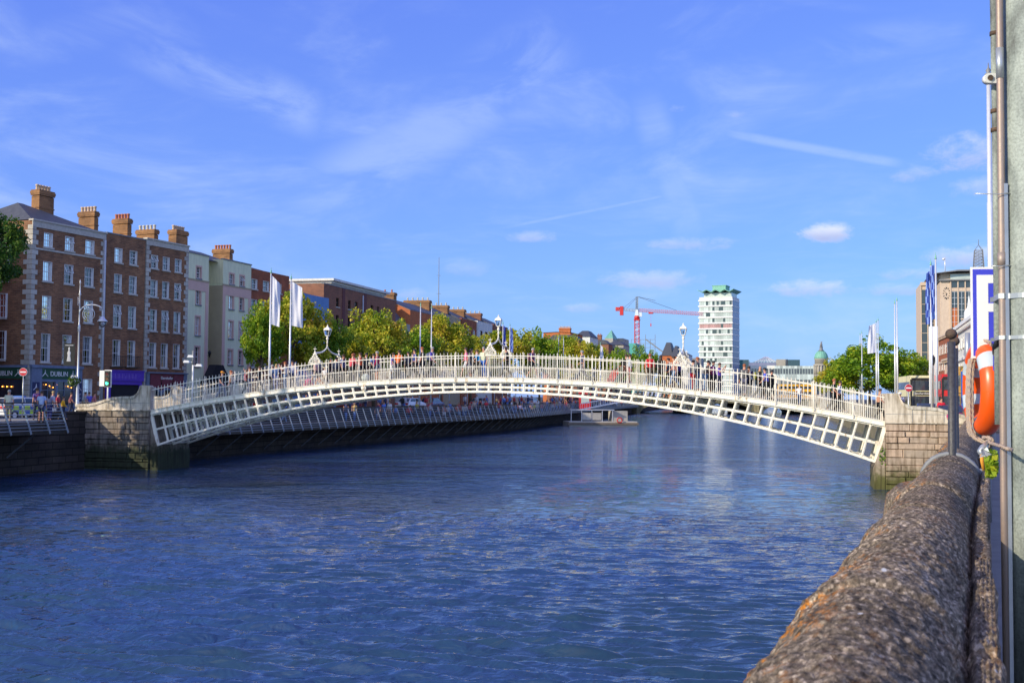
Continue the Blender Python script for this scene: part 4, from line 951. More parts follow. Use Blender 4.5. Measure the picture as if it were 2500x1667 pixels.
# ---------------------------------------------------------------- far background, faces turned to the evening sun
def farbox(px0,px1,pt,Y,D_,ang,wall,label,name='office_block',cat='building',base=0,roofm=None,rooft=None,rh=3,windows=None,bands=None):
    """box with its end wall facing the camera; ang = heading of its side wall"""
    A=at(px0,900,Y);u2=Vector((math.sin(R(ang)),math.cos(R(ang))));rr=Vector((u2.y,-u2.x))
    d=ray(px1,900);dd=Vector((d.x,d.y));Yb=Vector((A.x,A.y)).dot(u2)/dd.dot(u2);B=dd*Yb
    W_=(B-Vector((A.x,A.y))).dot(rr);H_=at(px0,pt,Y).z
    r=empty(name,(A.x,A.y,base),-R(ang),label,cat)
    H_-=base;hs=[]
    if windows:
        nx,nz,ww,hh,z0=windows
        for i in range(nx):
            for j in range(nz):
                cx=(i+.5)*W_/nx;cz=z0+(j+.5)*(H_-z0)/nz;hs.append((cx-ww*W_/nx/2,cx+ww*W_/nx/2,cz-hh*(H_-z0)/nz/2,cz+hh*(H_-z0)/nz/2))
    b=MB();wallface(b,0,W_,0,H_,hs)
    for x in (0,W_): b.face([(x,0,0),(x,D_,0),(x,D_,H_),(x,0,H_)])
    b.face([(0,D_,0),(W_,D_,0),(W_,D_,H_),(0,D_,H_)]);b.face([(0,0,H_),(W_,0,H_),(W_,D_,H_),(0,D_,H_)]);b.build('wall',M[wall],r)
    for h_ in hs:
        b=MB();b.box((0,.12,0),(h_[1]-h_[0],.2,h_[3]-h_[2]));b.box(((h_[1]-h_[0])*.48,.06,0),((h_[1]-h_[0])*.52,.119,h_[3]-h_[2]),1);b.build('window',[M['glassd'],M['alu']],r,(h_[0],0,h_[2]))
    if rooft=='hip':
        b=MB();v=[(-.3,-.3,H_),(W_+.3,-.3,H_),(W_+.3,D_,H_),(-.3,D_,H_),(W_*.3,D_*.3,H_+rh),(W_*.7,D_*.3,H_+rh),(W_*.7,D_*.7,H_+rh),(W_*.3,D_*.7,H_+rh)]
        for f in ((0,1,5,4),(1,2,6,5),(2,3,7,6),(3,0,4,7),(4,5,6,7)): b.face([v[k] for k in f])
        b.build('roof',M[roofm],r)
    if rooft=='pyr':
        b=MB();v=[(0,0,H_),(W_,0,H_),(W_,D_,H_),(0,D_,H_),(W_/2,D_/2,H_+rh)]
        for f in ((0,1,4),(1,2,4),(2,3,4),(3,0,4)): b.face([v[k] for k in f])
        b.build('roof',M[roofm],r)
    if rooft=='gable':
        b=MB()
        for s_ in (0,1):
            b.face([(-.3 if s_==0 else W_+.3,-.3,H_),(W_/2,-.3,H_+rh),(W_/2,D_,H_+rh),(-.3 if s_==0 else W_+.3,D_,H_)])
        b.face([(0,0,H_),(W_,0,H_),(W_/2,0,H_+rh)],1);b.build('roof',[M[roofm],M[wall]],r)
    return dict(root=r,W=W_,H=H_,D=D_)
# tall white tower with banded floors
TW=farbox(1707,1788,726,690,18,24.4,'white','tall white office tower with a rippled copper roof canopy','office_tower','office tower')
r=TW['root'];W_,H_,D_=TW['W'],TW['H'],TW['D'];nf=16;fh=3.42
M['glassp']=mat('pale_window_glass',(.50,.56,.54),.25,(.38,.44,.43),.25,spec=.6,island=.35)
M['glassr']=mat('pink_blinds',(.42,.25,.25),.5,(.36,.2,.2),.3,island=.2)
for k in range(nf):
    b=MB()
    z=H_-2.4-(k+1)*fh+.9
    if z<0: break
    m_=2 if k==4 else 0
    n=15
    for i in range(n):
        x0=.25+i*(W_-.5)/n;x1=.25+(i+1)*(W_-.5)/n-.06
        mm_=1 if random.random()<.15 else m_
        b.box((x0,-.1,z),(x1,.0,z+fh-1.15),mm_)
    b.build('window_band',[M['glassp'],M['glassd'],M['glassr']],r)
b=MB();
for k in range(nf+1):
    z=H_-2.2-(k)*fh
    if z<1: break
    b.box((-.5,-.55,z-.25),(W_+.3,-.0,z+.55));b.box((W_+.005,.001,z-.1),(W_+.3,D_,z+.35))
b.build('floor_slab',M['wwood'],r)
b=MB();M['lilacglass']=mat('side_wall_glass',(.22,.24,.36),.35,(.16,.18,.3),.3,island=.2)
for k in range(nf):
    z=H_-2.4-(k+1)*fh+.7
    if z<0: break
    b.box((W_+.005,.5,z),(W_+.12,D_-.5,z+fh-.35))
b.build('side_glazing',M['lilacglass'],r)
b=MB();b.box((W_*.12,2,H_-.1),(W_*.95,D_-2,H_+2.6));b.build('penthouse',M['glassp'],r)
b=MB();n=8;cw=(W_+2)/n
pts=[(-1+i*cw,-1.5,H_+2.7+(1.5 if i%2==0 else 0)) for i in range(n+1)]
for i in range(n): b.prism([pts[i],pts[i+1],(pts[i+1][0],-1.5,pts[i+1][2]+.35),(pts[i][0],-1.5,pts[i][2]+.35)],(0,D_+3,0))
b.build('canopy_roof',M['copper'],r)
b=MB();b.box((W_*.35,4,H_+3.5),(W_*.75,D_-4,H_+7));b.box((W_*.33,3.8,H_+7),(W_*.77,D_-3.8,H_+7.4));b.build('plant_room',M['copper'],r)
# glass and grey office group right of the tower
farbox(1803,1828,878,720,20,14,'glassg','green glass block right beside the tall white tower')
g=farbox(1828,1908,885,760,40,14,'lilacglass','dark glazed building under a pyramid shaped glass roof');
b=MB();W_,H_=g['W'],g['H'];v=[(W_*.10,1,H_),(W_*.98,1,H_),(W_*.98,30,H_),(W_*.10,30,H_)];ap=(W_*.5,15,H_+4.6)
M['glasspyr']=mat('grey_glass_pyramid',(.16,.30,.34),.3,(.12,.24,.28),.2)
for f in ((0,1),(1,2),(2,3),(3,0)): b.face([v[f[0]],v[f[1]],ap])
for k in range(1,9):
    for f in ((0,1),):
        p=Vector(v[0]).lerp(Vector(v[1]),k/9);b.bar(p+Vector((0,-.1,.1)),Vector(ap).lerp(p,.12)+Vector((0,-.1,.2)),.30,.30,1)
for k in range(1,5):
    t=k/5;b.bar(Vector(v[0]).lerp(Vector(ap),t)+Vector((0,-.15,.1)),Vector(v[1]).lerp(Vector(ap),t)+Vector((0,-.15,.1)),.30,.30,1)
b.build('glass_pyramid',[M['glasspyr'],M['alu']],g['root'])
farbox(1895,1924,877,745,25,14,'stonef','plain grey box shaped office block behind the glass pyramid')
farbox(1924,1953,878,740,20,14,'glassg','narrow green and lilac glass block beside the grey box block')
farbox(1826,1892,892,700,20,14,'white','low pale stone office wing in front of the pyramid roofed building',windows=(9,3,.7,.45,1))
farbox(1891,1986,893,690,20,14,'glassp','low glass and grey office wing left of the green dome',windows=(14,3,.8,.5,1))
# domed public building
D0=at(2005,900,800);dm=empty('domed_building',(D0.x,D0.y,0),-R(14),'stone drum and green copper dome with a statue on top','domed building')
sc=800/2800
def zp(py): return at(2005,py,800).z
b=MB();rw=19*sc
b.box((-rw,-rw,0),(rw,rw,zp(918)));b.box((-rw-.5,-rw-.5,zp(918)),(rw+.5,rw+.5,zp(915)))
b.lathe([(16*sc,zp(916)),(16*sc,zp(893))],n=20);b.lathe([(18.5*sc,zp(893)),(18.5*sc,zp(889))],n=24);b.lathe([(15.5*sc,zp(889)),(15.5*sc,zp(878)),(17*sc,zp(877)),(17*sc,zp(875.5))],n=24)
b.build('drum',M['stonef'],dm)
b=MB()
for k in range(16):
    a_=2*PI*k/16;b.tube([(17.4*sc*math.cos(a_),17.4*sc*math.sin(a_),zp(916)),(17.4*sc*math.cos(a_),17.4*sc*math.sin(a_),zp(893))],.55,6)
b.build('colonnade',M['stonef'],dm)
b=MB();dh=zp(855)-zp(876);b.lathe([(16.2*sc*math.cos(t)*(1) if t<PI/2-.01 else .9,zp(876)+dh*math.sin(t)) for t in [k*PI/2/8 for k in range(9)]],n=24);
for k in range(16):
    a_=2*PI*k/16;b.tube([(16.35*sc*math.cos(t)*math.cos(a_),16.35*sc*math.cos(t)*math.sin(a_),zp(876)+dh*math.sin(t)) for t in [q*PI/2/6 for q in range(6)]],.12,4)
b.build('dome',M['copper'],dm)
b=MB();b.lathe([(2.2,zp(857)),(1.2,zp(853)),(1.0,zp(846)),(1.3,zp(845))],n=10);b.lathe([(.8,zp(845)),(.9,zp(841)),(.6,zp(838)),(.35,zp(836.5)),(.42,zp(835)),(.1,zp(833))],n=8);b.bar((.3,0,zp(838)),(.9,0,zp(833)),.25);b.build('statue',M['lead'],dm)
farbox(1955,2060,925,780,30,14,'stonef','long low stone front below the green dome',windows=(12,1,.4,.5,3))
# far left-bank roofs
g=farbox(1326,1392,812,330,16,16,'brick_orange','brick house with brown slate roof, behind the trees left of the crane',rooft='gable',roofm='slate',rh=0.2)
def pxchim(px0,px1,pt,pb,Y,n,potm,bm,label):
    A=at(px0,pb,Y);B=at(px1,pb,Y);zt=at(px0,pt,Y).z
    r=empty('chimney_stack_house',(A.x,A.y,0),-R(14),label,'house');W_=(B-A).length
    b=MB();b.box((-3,0,-0.1),(W_+3,9,A.z-.6));b.build('wall',M['brick_dark'],r)
    b=MB();b.prism([(-3.2,-.3,A.z-.6),(W_+3.2,-.3,A.z-.6),(W_+1.2,-.3,A.z+1.0),(-1.2,-.3,A.z+1.0)],(0,9.6,0));b.build('roof',M['slate'],r)
    chimney(r,0,W_,2,3.6,A.z-.2,zt-.66,n,potm,bm)
pxchim(1361,1389,794,826,328,8,'pot','brick_orange','house with one very broad orange chimney stack carrying eight pots')
farbox(1404,1440,822,380,14,15,'white','pale house with dark mansard roof behind the far trees',rooft='hip',roofm='slate',rh=2.2)
pxchim(1456,1466,812,836,420,2,'potr','brick_dark','dark brick house with twin chimneys behind the far trees')
g=farbox(1476,1496,826,440,12,15,'stonef','small stone building with green copper spire roof',rooft='pyr',roofm='copper',rh=3.6)
farbox(1497,1521,826,450,14,15,'stonef','stone block with flat top and many pots between copper roofs',windows=(5,3,.3,.6,6))
farbox(1480,1522,842,430,14,15,'stonef','wide grey stone front under the copper spire',rooft='hip',roofm='slate',rh=1.5,windows=(6,3,.4,.6,1))
farbox(1520,1551,838,470,20,15,'teal','building with flat teal green roof beside the crane mast')
farbox(1616,1640,868,420,14,15,'brick_orange','brick house with dark mansard roof left of the third bridge lamp',rooft='hip',roofm='slate',rh=5.0)
farbox(1640,1654,870,415,14,15,'brick_orange','brick house with steep slate roof, close left of the third bridge lamp',rooft='hip',roofm='slate',rh=4)
farbox(1655,1681,866,460,14,15,'white','white house with light grey roof just left of the third bridge lamp',rooft='hip',roofm='lead',rh=1.0,windows=(6,3,.5,.5,4))
farbox(1690,1712,874,600,14,15,'lead','low slate grey block at the foot of the tall white tower')
# scaffold frame
A=at(1541,856,480);b=MB();ch=at(1541,828,480).z
for k in range(6):
    x=k*2.0;b.tube([(x,0,8),(x,0,ch+(2 if k%2 else 0))],.1,5)
for z in (ch-3.5,ch-1.8,ch-.2): b.bar((0,0,z),(10,0,z),.14)
b.bar((6,-.3,ch),(15.5,-.3,ch-7),.5,.5);b.bar((6,.6,ch),(15.5,.6,ch-7),.3,.3)
tag(b.build('scaffold_frame',M['lead'],None,(A.x,A.y,0),-R(14)),'grey scaffold frame with a sloping truss around the foot of the crane','scaffold')
# tower crane
C0=at(1555,850,500);cr=empty('tower_crane',(C0.x,C0.y,0),-R(14),'red and white tower crane with its jib pointing right','tower crane')
def zc(py): return at(1555,py,500).z
def lattice(b,p,q,w,n,mi=0,t=.12,sec=None):
    p=Vector(p);q=Vector(q);d=(q-p).normalized();up=Vector((0,0,1)) if abs(d.z)<.9 else Vector((0,1,0));x=d.cross(up).normalized()*w/2;y=x.cross(d).normalized()*w/2
    cs=[x+y,x-y,-x-y,-x+y] if sec is None else [x-y,-x-y,y]
    m=len(cs)
    for c in cs: b.bar(p+c,q+c,t,t,mi)
    for k in range(n):
        a_=p.lerp(q,k/n);e=p.lerp(q,(k+1)/n)
        for j in range(m):
            b.bar(a_+cs[j],e+cs[(j+1)%m],t*.6,t*.6,mi if sec else (mi+(k%2)))
            b.bar(a_+cs[j],a_+cs[(j+1)%m],t*.6,t*.6,mi)
zt=zc(782);b=MB();lattice(b,(0,0,0),(0,0,zt),1.9,22,0,.22);b.build('mast',[M['red'],M['wwood']],cr)
b=MB();b.box((-1.3,-1.3,zt),(1.3,1.3,zt+.5));b.lathe([(1.1,zt+.5),(1.3,zt+1.2),(1.0,zt+2.0)],n=12);b.build('slewing_ring',M['red'],cr)
b=MB();b.prism([(-.9,-.9,zt+2),(.9,-.9,zt+2),(.5,-.9,zt+4.6),(-.5,-.9,zt+4.6)],(0,1.8,0));b.box((.9,-.6,zt+1.6),(2.2,.6,zt+3.4));b.build('operator_cab',M['alu'],cr)
zj=zc(758);ztop=zc(724);b=MB();lattice(b,(0,0,zj-1),(0,0,ztop),1.1,6,0,.16,sec=3)
b.bar((-.55,0,zj-1),(0,0,ztop),.25);b.bar((.55,0,zj-1),(0,0,ztop),.25);b.build('tower_head',M['greysteel'],cr)
s5=500/2800
xe=(1716-1555)*s5
M['cranelilac']=mat('faded_red_paint',(.52,.12,.17),.6,(.40,.28,.42),2)
b=MB();lattice(b,(.8,0,zj+.2),(xe,0,zj-1.8),1.3,34,0,.15,sec=3);b.build('jib',M['cranelilac'],cr)
b=MB();lattice(b,(-.8,0,zj+.0),(-(1555-1500)*s5,0,zj+1.1),1.0,7,0,.2,sec=3);b.build('counter_jib',M['greysteel'],cr)
b=MB();xw=-(1555-1517)*s5;b.box((xw-.7,-.7,zj-2.0),(xw+.8,.7,zj+1.9));b.box((xw-2.6,-.6,zj-.1),(xw-.9,.6,zj+1.5));b.build('counterweight',M['red'],cr)
b=MB();b.bar((0,0,ztop),((1652-1555)*s5,0,zj-.2),.14);b.bar((0,0,ztop),((1600-1555)*s5,0,zj+4.2),.16);b.bar((0,0,ztop),(-(1555-1522)*s5,0,zj+1.2),.09);b.bar((0,0,ztop-.3),(-(1555-1530)*s5,0,zj+1.0),.09);b.build('pendant_cable',M['black'],cr)
b=MB();xh=(1589-1555)*s5;b.box((xh-1,-.6,zj-1.5),(xh+1,.6,zj-.8));b.bar((xh,0,zj-1.5),(xh,0,zc(797)),.06);b.box((xh-.2,-.2,zc(797)),(xh+.2,.2,zc(790)));b.build('hoist_trolley',M['red'],cr)
# ---------------------------------------------------------------- timber boardwalks hung on the far quay
M['strut']=mat('dull_steel',(.13,.14,.16),.6);M['deckwood']=mat('boardwalk_timber',(.22,.17,.12),.8,(.15,.12,.09),2)
def boardwalk(Ya,Yb,zt,zb,zdk,label,sp):
    P0=Vector((ql(Ya),Ya));root=empty('boardwalk',(P0.x,P0.y,0),0,label,'boardwalk','boardwalks along the far quay')
    L_=[];y=Ya
    while y<=Yb: L_.append((ql(y)-P0.x,y-P0.y));y+=sp
    b=MB();c=MB();br=MB()
    for k in range(len(L_)-1):
        (x0,y0),(x1,y1)=L_[k],L_[k+1]
        b.prism([(x0+.07,y0,zdk-.12),(x0+2.15,y0,zdk-.12),(x0+2.15,y0,zdk),(x0+.07,y0,zdk)],(x1-x0,y1-y0,0))
        b.prism([(x0+2.15,y0,zb-.05),(x0+2.3,y0,zb-.05),(x0+2.3,y0,zdk-.01),(x0+2.15,y0,zdk-.01)],(x1-x0,y1-y0,0),1)
        for j in range(9):
            f=(j+.6)/9.6;zz=zt+(zb-zt)*f;xx=1.95+.55*f
            c.bar((x0+xx,y0,zz),(x1+xx,y1,zz),.036,.036)
        c.bar((x0+2.2,y0,zdk+.03),(x1+2.2,y1,zdk+.03),.05,.05)
        if k%2==0: br.bar((x0+2.1,y0,zdk-.3),(x0+.12,y0,zdk-2.0),.07,.08)
    b.build('deck',[M['deckwood'],M['black']],root);rl=c.build('railing',M['greysteel'],root);br.build('support_strut',M['strut'],root)
    b=MB()
    for k in range(len(L_)-1):
        (x0,y0),(x1,y1)=L_[k],L_[k+1];b.bar((x0+1.93,y0,zt),(x1+1.93,y1,zt),.11,.06)
    b.build('handrail',M['black'],rl)
    p=MB();p.prism([(1.93,-.02,zt-.03),(2.0,-.02,zt-.03),(2.56,-.02,zb),(2.48,-.02,zb-.05)],(0,.045,0));pm=p.mesh('railing_post',M['greysteel'])
    ii=range(len(L_)) if len(L_)<=100 else range(100)
    for k in ii: ob('railing_post',pm,rl,(L_[k][0],L_[k][1],0))
    return root
boardwalk(46,67.2,1.12,-.58,.04,'grey railed boardwalk at the left edge of the photo, ending at the stone pier',1.55)
boardwalk(77,222,.50,-1.2,-.72,'long grey railed boardwalk running beyond the footbridge above the dark quay wall',1.55)
boardwalk(226,318,.5,-1.2,-.72,'farthest stretch of boardwalk, past the floating landing stage',1.9)
# benches on the boardwalk are hidden by the crowd; floating landing stage
A=at(1390,1040,181);ps=empty('landing_stage',(A.x,A.y,0),hz(78),'grey floating landing stage with low cabin and gangway at the end of the long boardwalk','landing stage')
s_=225/2800.
b=MB();b.box((0,0,WZ-.3),(11.2,4,WZ+.75));b.box((-.3,-.15,WZ+.2),(11.4,0,WZ+.55),1);b.build('pontoon',[M['quoin'],M['deckwood']],ps)
b=MB()
for x in (.3,2.0,3.7,5.4,7.1): b.box((x,.2,WZ+.75),(x+.1,.3,WZ+2.5))
b.box((0.2,.1,WZ+2.5),(7.4,1.6,WZ+2.62));
for x in (2.15,3.85): b.box((x,.22,WZ+.95),(x+1.45,.28,WZ+2.1),1)
b.box((7.3,1.0,WZ+.75),(9.9,3,WZ+2.4),1);b.build('shelter',[M['alu'],M['quoin']],ps)
b=MB()
for yy in (2.6,3.8):
    for z in (0,.9): b.bar((2.8,yy,WZ+2.6+z),(9.0,yy,WZ+3.8+z),.08)
    for k in range(9): b.bar((2.8+k*.77,yy,WZ+2.6+k*.15),(2.8+k*.77,yy,WZ+3.5+k*.15),.05)
b.prism([(2.8,2.6,WZ+2.5),(2.8,3.8,WZ+2.5),(2.8,3.8,WZ+2.6),(2.8,2.6,WZ+2.6)],(6.2,0,1.2));b.build('gangway',M['alu'],ps)
b=MB();b.tube([(8.2+.4*math.cos(t),-.2,WZ+.95+.4*math.sin(t)) for t in [k*2*PI/14 for k in range(15)]],.09,6);tag(b.build('lifebuoy',M['red'],None,(A.x,A.y,0),hz(78)),'tiny red lifebuoy on the edge of the floating landing stage','lifebuoy')
# stone road bridge closing the river
Yb=325;xl_,xr_=ql(Yb),qr(Yb);rb=empty('road_bridge',(xl_,Yb,0),0,'low stone road bridge with arches crossing the river behind the footbridge','road bridge')
b=MB();n=3;Wd=xr_-xl_+1;pw=2.2;aw=(Wd-pw*(n+1))/n
tops=1.35
for k in range(n):
    x0=pw+k*(aw+pw);K2=14;za=.15 if k==1 else -.15
    for j in range(K2):
        t0,t1=PI*j/K2,PI*(j+1)/K2;cx=x0+aw/2
        p=(cx-aw/2*math.cos(t0),WZ-.2+(za-WZ+.2)*math.sin(t0));q=(cx-aw/2*math.cos(t1),WZ-.2+(za-WZ+.2)*math.sin(t1))
        b.face([(p[0],0,p[1]),(q[0],0,q[1]),(q[0],0,tops),(p[0],0,tops)]);b.face([(p[0],0,p[1]),(q[0],0,q[1]),(q[0],40,q[1]),(p[0],40,p[1])])
for k in range(n+1):
    x0=k*(aw+pw);b.box((x0,-.0,WZ-.5),(x0+pw,40,tops));b.prism([(x0,-.01,WZ-.5),(x0+pw/2,-1.6,WZ-.5),(x0+pw,-.01,WZ-.5)],(0,0,3.2))
b.box((-.5,.5,tops-.3),(Wd,40,tops-.0));b.build('arches',M['quayr'],rb)
b=MB();b.box((-.3,-.35,tops),(Wd,.3,tops+.2));b.box((-.3,-.2,tops+1.1),(Wd,.25,tops+1.32))
k=0
while k*.42<Wd: b.lathe([(.07,tops+.2),(.13,tops+.45),(.06,tops+.8),(.1,tops+1.1)],(k*.42,.03,0),6);k+=1
b.build('balustrade',M['tanstone'],rb)
# ---------------------------------------------------------------- flag poles (all 12.2 m)
def flagpole(px,pyt,label,group='flagpoles on the far quay',h=12.2,flag=None):
    Y=(h-EYE)*F/(hor(px)-pyt)*1.0
    for _ in range(4): Y*= (h-EYE)/(at(px,pyt,Y).z-EYE)
    q=at(px,pyt,Y);r=empty('flagpole',(q.x,q.y,0),0,label,'flagpole',group)
    b=MB();b.tube([(0,0,0),(0,0,h*.5),(0,0,h*.5+.02),(0,0,h-.35)],[.10,.085,.075,.055],10);b.tube([(0,0,0),(0,0,.3)],.16,10);b.build('pole',M['alu'],r)
    b=MB();b.lathe([(.07,h-.35),(.1,h-.3),(.05,h-.22),(.08,h-.15),(.03,h-.08),(.01,h+.15)],n=8);b.build('finial',M['copper'],r)
    return r,q,h
def flag(P,w,hh,matl,label,kindcat='flag',side=1,seed=0,ztop=0,slack=.5,grid=(14,22)):
    """cloth hanging from the mast, swinging out along the river"""
    rnd=random.Random(seed);b=MB();nx,ny=grid
    ang=R(8)
    def pt(i,j):
        u=i/nx;v=j/ny
        wid=w*(1-.25*v*slack) ;x=u*wid*side*(1-.35*slack*(1-v))
        drop=u*slack*.55*w*(1.0-.6*v)
        y=.16*math.sin(u*6+v*4+seed)*u+.05*math.sin(u*13+seed*2-v*3)*(.3+u)
        return Vector((.09*side+x,y,-v*hh-drop))
    for i in range(nx):
        for j in range(ny):
            mi=((i*3//nx)+(j*7//ny))%2 if isinstance(matl,list) else 0
            b.face([pt(i,j),pt(i+1,j),pt(i+1,j+1),pt(i,j+1)],mi,True)
    o=b.build('flag',matl,None,(P.x,P.y,ztop));return tag(o,label,kindcat)
def flagmat(name,c):
    m,nt,b=newmat(name);b.inputs['Base Color'].default_value=c4(c);b.inputs['Roughness'].default_value=.7
    t=N(nt,'ShaderNodeBsdfTranslucent');t.inputs[0].default_value=c4(c);x=N(nt,'ShaderNodeMixShader');x.inputs[0].default_value=.35;L(nt,b.outputs[0],x.inputs[1]);L(nt,t.outputs[0],x.inputs[2]);L(nt,x.outputs[0],nt.nodes['Material Output'].inputs[0]);return m
fw=flagmat('white_flag_cloth',(.84,.84,.88));fb1=flagmat('dark_blue_cloth',(.05,.09,.45));fb2=flagmat('light_blue_cloth',(.30,.45,.85))
r,q,h=flagpole(662,657,'tall white flagpole with a white flag, left of the first bridge lamp')
flag(q,1.0,4.1,fw,'narrow white flag hanging from the pole nearest the cream house',seed=1,ztop=h-.55,slack=1.1)
r,q,h=flagpole(711,672,'tall white flagpole with the wider white flag, closer to the first bridge lamp')
flag(q,1.25,3.9,fw,'wider white flag hanging just left of the first bridge lamp',seed=4,ztop=h-.55,slack=.8)
flagpole(1027,740,'bare flagpole in front of the middle trees, left one of its pair');flagpole(1054,746,'bare flagpole in front of the middle trees, right one of its pair')
r,q,h=flagpole(1228,785,'flagpole right behind the middle bridge lamp, left one of its pair');flag(q,.5,3.6,fb1,'slack blue flag behind the middle bridge lamp',seed=2,ztop=h-.5,slack=1.3)
r,q,h=flagpole(1245,790,'flagpole just right of the middle bridge lamp');flag(q,.6,3.6,[fb1,fb2],'slack dark and light blue flag right of the middle bridge lamp',seed=3,ztop=h-.5,slack=1.3)
flagpole(1364,820,'bare thin flagpole by the broad orange chimney, left one of its pair');flagpole(1376,822,'bare thin flagpole by the broad orange chimney, right one of its pair')
r,q,h=flagpole(1466,836,'far flagpole with small grey white flag before the far trees');flag(q,.7,3,fw,'small slack white flag far down the quay, left of the crane',seed=7,ztop=h-.5,slack=1.2)
G2='flagpoles on the near quay'
r,q,h=flagpole(2138.8,780,'flagpole with a white flag before the round green tree, left of its pair',G2);flag(q,1.2,3.9,fw,'white flag blowing left in front of the round green tree',side=-1,seed=5,ztop=h-.5,slack=.6)
flagpole(2143.5,776,'flagpole in front of the round green tree, right one of its pair',G2)
flagpole(2184,733,'bare flagpole above the right pier, left one of its pair',G2);flagpole(2189.5,726,'bare flagpole above the right pier, right one of its pair',G2)
r,q,h=flagpole(2272,636,'flagpole with chequered flag by the clock building, left one of its pair',G2);flag(q,.40,4.0,[fb1,fb2],'chequered dark and light blue flag, the lower left of two',side=-1,seed=6,ztop=h-.8,slack=.9)
r,q,h=flagpole(2284,621,'flagpole with chequered flag by the clock building, right one of its pair',G2);flag(q,.38,4.0,[fb2,fb1],'chequered dark and light blue flag, the upper right of two',side=-1,seed=8,ztop=h-.7,slack=.9)
flagpole(2099.6,812,'small distant flagpole behind the round tree, left one of its pair',G2);flagpole(2103.8,808,'small distant flagpole behind the round tree, right one of its pair',G2)
# the nearest pole, with its pulley eye
Y=36.6;q=at(2413,185,Y);r=empty('flagpole',(q.x,q.y,0),0,'nearest white flagpole, close left of the big concrete lamp post','flagpole',G2)
h=q.z;b=MB();b.tube([(0,0,0),(0,0,h*.66),(0,0,h*.66+.02),(0,0,h)],[.105,.092,.08,.062],14);b.build('pole',M['alu'],r)
b=MB();b.lathe([(.07,h),(.12,h+.05),(.05,h+.1),(.09,h+.16),(.03,h+.25),(.01,h+.42)],n=8);b.build('finial',M['lead'],r)
# ---------------------------------------------------------------- trees
def leafmat(name,stops,tr=.35):
    m,nt,b=newmat(name);b.inputs['Roughness'].default_value=.55;b.inputs['Specular IOR Level'].default_value=.35
    g=N(nt,'ShaderNodeNewGeometry');tc=N(nt,'ShaderNodeTexCoord');no=N(nt,'ShaderNodeTexNoise');no.inputs['Scale'].default_value=.45;no.inputs['Detail'].default_value=3;L(nt,tc.outputs['Object'],no.inputs[0])
    ad=N(nt,'ShaderNodeMath',operation='MULTIPLY_ADD');ad.inputs[1].default_value=.55;L(nt,g.outputs['Random Per Island'],ad.inputs[0])
    m2=N(nt,'ShaderNodeMath',operation='MULTIPLY_ADD');m2.inputs[1].default_value=1.5;m2.inputs[2].default_value=-.52;L(nt,no.outputs[0],m2.inputs[0]);L(nt,m2.outputs[0],ad.inputs[2])
    r=N(nt,'ShaderNodeValToRGB');e=r.color_ramp.elements;e[0].position=0;e[0].color=c4(stops[0]);e[1].position=1;e[1].color=c4(stops[-1])
    for k,s_ in enumerate(stops[1:-1]): q=e.new((k+1)/(len(stops)-1));q.color=c4(s_)
    L(nt,ad.outputs[0],r.inputs[0]);L(nt,r.outputs[0],b.inputs['Base Color'])
    t=N(nt,'ShaderNodeBsdfTranslucent');L(nt,r.outputs[0],t.inputs[0]);x=N(nt,'ShaderNodeMixShader');x.inputs[0].default_value=tr;L(nt,b.outputs[0],x.inputs[1]);L(nt,t.outputs[0],x.inputs[2]);L(nt,x.outputs[0],nt.nodes['Material Output'].inputs[0]);return m
LY=leafmat('olive_gold_leaves',[(.08,.18,.010),(.22,.32,.015),(.46,.46,.03),(.60,.50,.04),(.38,.20,.05)])
LG=leafmat('green_leaves',[(.06,.17,.008),(.14,.28,.012),(.30,.42,.02),(.52,.50,.03)])
LD=leafmat('dark_green_leaves',[(.012,.05,.008),(.03,.10,.012),(.07,.15,.015),(.15,.20,.02)])
def crown(rx,ry,rzz,seed,nclump,nleaf,ls,lm,base=.0):
    rnd=random.Random(seed);b=MB();cl=[]
    for k in range(nclump):
        th_=rnd.uniform(0,2*PI);ph=math.acos(rnd.uniform(-.75,1));rr=rnd.uniform(.45,1)**.6
        n_=.82+.35*noise.noise(Vector((math.cos(th_)*1.3+seed,math.sin(th_)*1.3,math.cos(ph)*1.5)))*1.6
        p=Vector((rx*rr*math.sin(ph)*math.cos(th_),ry*rr*math.sin(ph)*math.sin(th_),rzz*rr*math.cos(ph)))*n_
        cl.append((p,rnd.uniform(.55,1.15)*min(rx,rzz)*.25))
    for p,cr_ in cl:
        for j in range(nleaf):
            d=Vector((rnd.gauss(0,1),rnd.gauss(0,1),rnd.gauss(0,.8)));d*=cr_*.62*rnd.random()**.3/ max(d.length,.01)*1.3
            c=p+d
            n_=Vector((rnd.gauss(0,1),rnd.gauss(0,1),rnd.gauss(.5,1))).normalized();t=n_.orthogonal().normalized();t=Matrix.Rotation(rnd.uniform(0,6.28),3,n_)@t;u_=n_.cross(t);l=ls*rnd.uniform(.7,1.35)
            b.face([c-t*l*.5,c-u_*l*.32-t*l*.05,c+t*l*.5,c+u_*l*.32-t*l*.05])
    me=b.mesh('crown',lm);return me,cl
def trunkmesh(cl,hc,rzz,seed,r0=.2):
    rnd=random.Random(seed);b=MB();top=hc-rzz*.3
    b.tube([(0,0,-.1),(.03,.02,top*.45),(.1,-.05,top),(.05,.05,hc+rzz*.45)],[r0*1.15,r0*.85,r0*.6,r0*.15],8)
    for p,_ in rnd.sample(cl,min(14,len(cl))):
        z0=rnd.uniform(top*.75,hc+.1*rzz);e=Vector((p.x,p.y,p.z+hc));s=Vector((.08,0,min(z0,e.z)));mid=s.lerp(e,.5)+Vector((0,0,.25));b.tube([s,mid,e],[r0*.4,r0*.22,r0*.06],5)
    return b.mesh('trunk',M['bark'])
_tc={}
